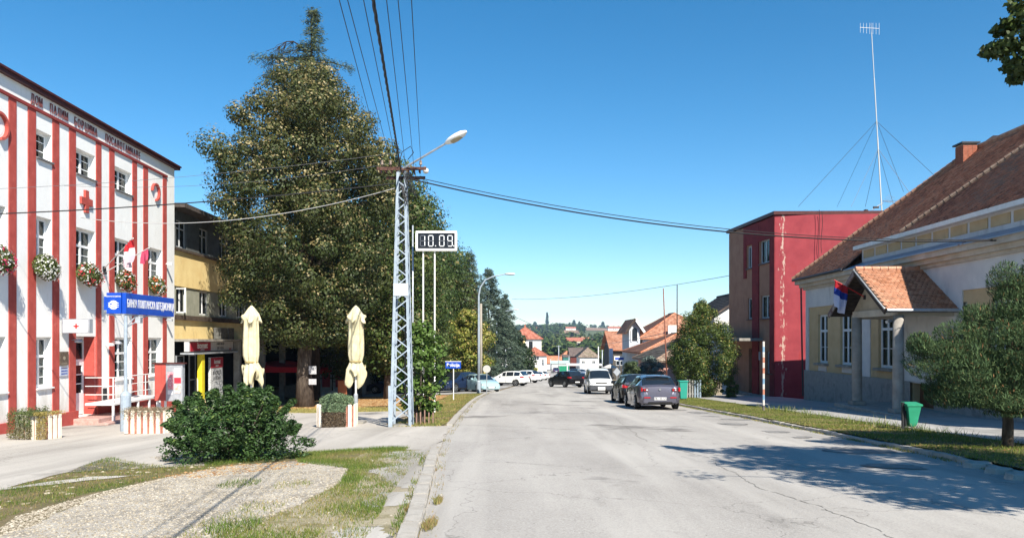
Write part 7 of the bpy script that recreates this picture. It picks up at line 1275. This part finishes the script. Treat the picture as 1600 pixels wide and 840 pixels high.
    for wx in S['wh'][:2]:
        for s in (-1, 1):
            wr = S['wh'][2]; wy = s*(st[5][4]-.10); MB().lathe([(wr+.055,-.012),(wr+.055,.012)], (wx, s*(st[5][4]+.0), wr+.015), 22, 'y').build('wheel_arch', under, t)
            m = MB(); m.lathe([(wr*.62,-.11),(wr*.9,-.115),(wr,-.08),(wr,.08),(wr*.9,.115),(wr*.62,.11)], (wx, s*(st[5][4]-.07), wr), 20, 'y'); w_ = m.build('wheel', rubber, t, smooth=False)
            m = MB(); cy2 = s*(st[5][4]+.04); m.lathe([(wr*.64,-.01),(wr*.6,.012*s),(.02,.0)], (wx, cy2, wr), 18, 'y'); m.build('hub_disc', under, w_)
            m = MB()
            for k in range(5): a = k*1.2566+.3; m.beam((wx+.04*math.cos(a), cy2+s*.012, wr+.04*math.sin(a)), (wx+wr*.6*math.cos(a), cy2+s*.012, wr+wr*.6*math.sin(a)), .06, .02, up=(0,1,0))
            m.lathe([(wr*.65,-.012),(wr*.66,.02),(wr*.58,.02),(wr*.57,-.01)], (wx, cy2, wr), 18, 'y'); m.lathe([(.06,-.01),(.05,.03)], (wx, cy2, wr), 10, 'y'); m.build('rim', rimm, w_)
    MB().box(S['wh'][1]-.3, S['wh'][0]+.3, -.62, .62, zf-.02, zf+.2).build('underbody', under, t)
    return t
P90 = R(90)
car('hatch', 'metallic grey-purple hatchback parked at the right kerb, rear to the viewer', 0, 33.9, R(90), paint('grey_violet_paint', (.13,.125,.16), .6), X=6.22, plate='ZBL 185-NA')
car('wagon', 'nearly black estate car parked in front of the grey hatchback', 0, 40.2, R(90), paint('black_paint', (.006,.006,.007), 0), X=6.42)
v = car('van', 'small white delivery van facing the viewer with dark lower bumper', 0, 56.2, R(-90), paint('white_car_paint', (.72,.73,.72), 0), X=6.42, dark_bump=True, cat='van')
MB().box(1.5,2.12,-.86,.86,.28,.66).build('bumper_cladding', mat('bumper_grey', (.05,.055,.065), rough=.6), v, bevel=.06); MB().box(2.121,2.135,-.26,.26,.42,.53).build('number_plate', plate_m, v)
for s in (-1,1): MB().box(1.86,2.06,s*.64-.16,s*.64+.16,.74,.90).build('headlight', clr, v, bevel=.04)
MB().box(1.98,2.06,-.42,.42,.74,.84).build('grille', under, v, bevel=.02)
car('suv', 'black off-roader turning left in the middle of the road', 0, 79.8, R(117), paint('black_paint', (.006,.006,.007), 0), X=5.65)
car('hatch', 'dark blue car coming on behind the black off-roader', 0, 87, R(-92), paint('navy_paint', (.012,.02,.075)), X=8.35)
car('hatch', 'small dark car far down at the bend of the road', 0, 208, R(95), paint('navy_paint', (.012,.02,.075)), X=11.9)
car('suv', 'dark car roof showing over the black off-roader near the stalls', 0, 150, R(-100), paint('black_paint', (.006,.006,.007), 0), X=12.3)
car('wagon', 'silver car parked by the market stalls', 0, 165, R(-60), paint('silver_paint', (.45,.46,.48), .5), X=15.2)
car('suv', 'dark blue off-roader parked left, half hidden by the leafy shrub', 0, 64, R(238), paint('navy_paint2', (.012,.025,.07)), X=-4.7)
car('hatch', 'pale blue-green hatchback parked behind the first street lamp', 0, 63, R(-66), paint('pale_blue_paint', (.34,.50,.54), .1), X=-2.55)
whp = MATS['white_car_paint']
car('suv', 'white off-roader first in the row of parked cars on the left', 0, 87, R(155), whp, X=-.45, grp='row of cars parked along the left side'); car('hatch', 'blue small car squeezed between the two big white parked cars', 0, 94, R(-35), paint('mid_blue_paint', (.02,.05,.19)), X=.05, grp='row of cars parked along the left side')
car('suv', 'white car with dark roof rails, second white one in the parked row', 0, 103, R(150), whp, X=1.45, grp='row of cars parked along the left side'); car('hatch', 'white car last but one in the parked row', 0, 115, R(150), whp, X=2.75, grp='row of cars parked along the left side'); car('hatch', 'white car at the far end of the parked row, before the yellow crate stack', 0, 124, R(150), whp, X=3.9, grp='row of cars parked along the left side')
car('hatch', 'dark car deep in the shade left of the lattice pole', 0, 66, R(180), paint('navy_paint2', (.02,.045,.12)), X=-10.5)
# ------------------------------------------------------------ hills, fields, far woods
def hill_h(x, y):
    v = -11+np.zeros_like(x); t1 = np.clip((y-430)/900, 0, 1); v = v+np.sin(t1*1.57)*14*(1+.25*np.sin(x*.006+1))
    t2 = np.clip((y-900)/1500, 0, 1); base = 3*t2**2-2*t2**3
    crest = 24+8*np.sin(x*.0016+.4)+7*np.sin(x*.005+2)+3*np.sin(x*.013)+np.clip((x-250)*.03, -8, 26)
    v = v+base*crest; t3 = np.clip((x-60)/400, 0, 1)*np.clip((y-700)/500, 0, 1)*np.clip((2000-y)/800, 0, 1); v = v+t3*11*(1+.2*np.sin(y*.01)); v = v-np.clip((y-2600)/1500, 0, 1)*40; return v+1.5*np.sin(x*.02+y*.013)*np.clip((y-460)/200,0,1)
xs = np.linspace(-2200, 2600, 150); ys = np.concatenate([np.linspace(448, 2700, 110), np.linspace(2800, 4200, 10)]); X_, Y_ = np.meshgrid(xs, ys); Zv = hill_h(X_, Y_); V = np.stack([X_, Y_, Zv], -1).reshape(-1,3); i, j = np.meshgrid(np.arange(len(ys)-1), np.arange(len(xs)-1), indexing='ij'); a = (i*len(xs)+j).ravel(); Fc = np.stack([a, a+1, a+1+len(xs), a+len(xs)], 1)
fm = bpy.data.materials.new('fields'); fm.use_nodes = True; n_ = fm.node_tree.nodes; l_ = fm.node_tree.links; tc = n_.new('ShaderNodeTexCoord'); mp = n_.new('ShaderNodeMapping'); mp.inputs['Scale'].default_value = (1,.42,1); mp.inputs['Rotation'].default_value = (0,0,.3); l_.new(tc.outputs['Object'], mp.inputs[0])
vo = n_.new('ShaderNodeTexVoronoi'); vo.inputs['Scale'].default_value = .0065; l_.new(mp.outputs[0], vo.inputs['Vector']); sp = n_.new('ShaderNodeSeparateColor'); l_.new(vo.outputs['Color'], sp.inputs[0]); cr = n_.new('ShaderNodeValToRGB'); cr.color_ramp.interpolation = 'CONSTANT'; e = cr.color_ramp.elements; e[0].color = (.09,.11,.04,1); e[1].position = .3; e[1].color = (.26,.17,.09,1)
for p_c, c_ in ((.48,(.33,.25,.13,1)),(.62,(.12,.14,.05,1)),(.75,(.22,.15,.09,1)),(.88,(.30,.27,.12,1))): x_ = e.new(p_c); x_.color = c_
l_.new(sp.outputs[0], cr.inputs[0]); nz = n_.new('ShaderNodeTexNoise'); nz.inputs['Scale'].default_value = .05; nz.inputs['Detail'].default_value = 6; l_.new(tc.outputs['Object'], nz.inputs[0]); mr = n_.new('ShaderNodeMapRange'); mr.inputs[3].default_value = .7; mr.inputs[4].default_value = 1.3; l_.new(nz.outputs['Fac'], mr.inputs[0]); vm = n_.new('ShaderNodeVectorMath'); vm.operation = 'SCALE'; l_.new(cr.outputs[0], vm.inputs[0]); l_.new(mr.outputs[0], vm.inputs['Scale']); l_.new(vm.outputs[0], n_['Principled BSDF'].inputs['Base Color']); n_['Principled BSDF'].inputs['Roughness'].default_value = 1
nmesh('hills', V, Fc, fm, kind='structure', smooth=True)
def draped(name, pxs, Y0, Y1, m_):
    xs_, ys_ = np.linspace(0,1,14), np.linspace(Y0,Y1,14); V = []
    for yv in ys_:
        for t_ in xs_: px = pxs[0]+(pxs[1]-pxs[0])*t_; x_ = hx(px, yv); V.append((x_, yv, float(hill_h(np.array([x_]), np.array([yv]))[0])+1.2))
    i_, j_ = np.meshgrid(np.arange(13), np.arange(13), indexing='ij'); a_ = (i_*14+j_).ravel(); nmesh(name, V, np.stack([a_,a_+1,a_+15,a_+14],1), m_, kind='structure')
draped('ploughed_field', (912,1010), 1550, 2150, mat('ploughed_earth', [(.26,.16,.10),(.36,.24,.15)], .01, rough=1, fine=.1, fscale=.3)); draped('stubble_field', (905,918), 830, 930, mat('stubble', [(.36,.29,.13),(.42,.34,.17)], .02, rough=1)); draped('stubble_field', (830,862), 1900, 2250, MATS['stubble']); draped('ploughed_field', (880,905), 1250, 1500, MATS['ploughed_earth'])
def open_field(x, y):
    px = 800+x*F/y; return ((px > 910) & (y > 1180) & (y < 2180)) | ((px > 903) & (px < 920) & (y > 780) & (y < 940)) | ((px > 828) & (px < 864) & (y > 1800) & (y < 2280)) | ((px > 878) & (px < 907) & (y > 1150) & (y < 1520))
fw_m = mat('far_foliage', (1,1,1), rough=.9, attr='tint', spec=.05)
def far_wood(name, lab, X, Yy, Zz, s, seed, cols, per=46, flat=1.15):
    r = np.random.default_rng(seed); n = len(X); B = np.repeat(np.c_[X, Yy, Zz+s*.7], per, axis=0); sr = np.repeat(s, per); d = rnd_dirs(r, n*per); P = B+d*sr[:,None]*np.array([1,1,flat])*(.65+.4*r.random((n*per,1))); ci = np.repeat(r.uniform(0,1,n), per); C = np.array(cols); t = np.clip(ci*.8+r.random(n*per)*.2, 0, .999)*(len(C)-1); i = t.astype(int); fr = (t-i)[:,None]; c = (C[i]*(1-fr)+C[np.minimum(i+1,len(C)-1)]*fr)*r.uniform(.7,1.3,(n*per,1))
    o = quads(P, sr*r.uniform(.3,.5,n*per), d+rnd_dirs(r,n*per)*.6, rnd_dirs(r,n*per), c, name, fw_m, asp=.9); tag(o, lab, 'woodland', kind='stuff'); return o
r = np.random.default_rng(400); fg = [(.025,.045,.015),(.04,.065,.02),(.07,.095,.03),(.10,.11,.035)]
# valley trees right behind the houses
n = 620; Y1 = r.uniform(295, 460, n); X1 = r.uniform(-.12, .42, n)*Y1; s1 = r.uniform(2.0,4.6,n); far_wood('valley_trees', 'dense green trees filling the valley behind the far houses', X1, Y1, np.interp(Y1, KY, KZ), s1, 401, fg)
n = 1900; Y2 = r.uniform(455, 1000, n); X2 = r.uniform(-.15, .5, n)*Y2; keep = (noise2(X2, Y2, .02, 9)+r.normal(0,.12,n) > -.05) & ~open_field(X2, Y2); X2, Y2 = X2[keep], Y2[keep]; far_wood('hillside_wood', 'patchy woodland on the slope beyond the valley', X2, Y2, hill_h(X2, Y2), r.uniform(2.6,5,len(X2)), 402, fg, 32)
n = 5200; Y3 = r.uniform(1000, 2600, n); X3 = r.uniform(-.15, .5, n)*Y3; keep = (noise2(X3*1.0, Y3*.6, .009, 12)+r.normal(0,.07,n) > .07) | ((Y3 > 2250) & (noise2(X3, Y3, .01, 3) > -.1)); keep &= ~open_field(X3, Y3); X3, Y3 = X3[keep], Y3[keep]; far_wood('ridge_wood', 'dark tree belts along the far ridge', X3, Y3, hill_h(X3, Y3), r.uniform(4,7.5,len(X3)), 403, fg[:3], 22)
# few distinct trees on the skyline
for i, (px, Y, h, w__) in enumerate([(855,2300,44,8),(897,2350,24,12),(905,2350,20,10),(942,2400,26,14),(836,2300,18,14)]):
    x = hx(px, Y); z = float(hill_h(np.array([x]), np.array([float(Y)]))[0]); t = thing('skyline_tree', ['tallest slim tree standing alone on the skyline','round tree on the skyline above the bungalow','smaller round tree on the skyline beside the other','broad tree on the skyline above the orange roofs','low broad tree on the skyline above the steep red roof'][i], 'tree', (x, Y, z), 0, 'single trees on the skyline')
    MB().tube([(0,0,-1),(0,0,h*.7)], 1.0, 6).build('trunk', darkbark, t); leaf_cloud('crown', [(0,0,h*.35+k*h*.13, w__*.6*(1-k*.16), w__*.6*(1-k*.16), h*.18) for k in range(5)], 60, 2.2, 4, fg[:2], 410+i, t, mtl=fw_m)
# scattered farmhouses on the far hillside
for i, (px, Y, wd_, py) in enumerate([(900,640,16,532),(908,655,14,530),(960,1300,22,516),(835,1500,26,518),(982,1250,20,514),(892,1500,20,519),(978,700,12,534)]):
    x = hx(px, Y); z = float(hill_h(np.array([x]), np.array([float(Y)]))[0]); zt = max(z+5, hz(py, Y)); simple_house('farmhouse', ['cream farmhouse on the slope above the white bungalow','second farmhouse partly behind the cream one','pale farmhouse high on the right hillside','long white farm building high on the left hillside','rightmost pale farmhouse below the ridge','small farmhouse below the slim skyline tree','small farmhouse just above the orange roofs'][i], 'house', x-wd_/2, x+wd_/2, Y, Y+9, z-1, z+5, z+8, crm if i in (0,6) else wh, red_t if i != 1 else orange_t, 'gable', 'x', wins=[('f',-3,-1,z+2,z+3.6),('f',1,3,z+2,z+3.6)])
# ------------------------------------------------------------ air
hb = MB(); hb.box(-2700, 3000, -120, 4400, -14, 160); hzo = hb.build('haze', mat('haze_dummy', (1,1,1))); hzo.data.materials.clear(); hm = bpy.data.materials.new('haze_air'); hm.use_nodes = True; nn = hm.node_tree.nodes; nn.remove(nn['Principled BSDF']); pv = nn.new('ShaderNodeVolumePrincipled'); pv.inputs['Color'].default_value = (.5,.7,1,1); pv.inputs['Density'].default_value = HAZE; pv.inputs['Anisotropy'].default_value = .1; hm.node_tree.links.new(pv.outputs[0], nn['Material Output'].inputs['Volume']); hzo.data.materials.append(hm); hzo['kind'] = 'stuff'; tag(hzo, 'thin blue summer haze over the valley and hills', 'haze')
# tidy: nothing un-parented without a category except the setting
for o in list(bpy.data.objects):
    if o.type == 'MESH' and o.parent is None and not o.get('category') and not o.get('kind'): o['kind'] = 'structure'
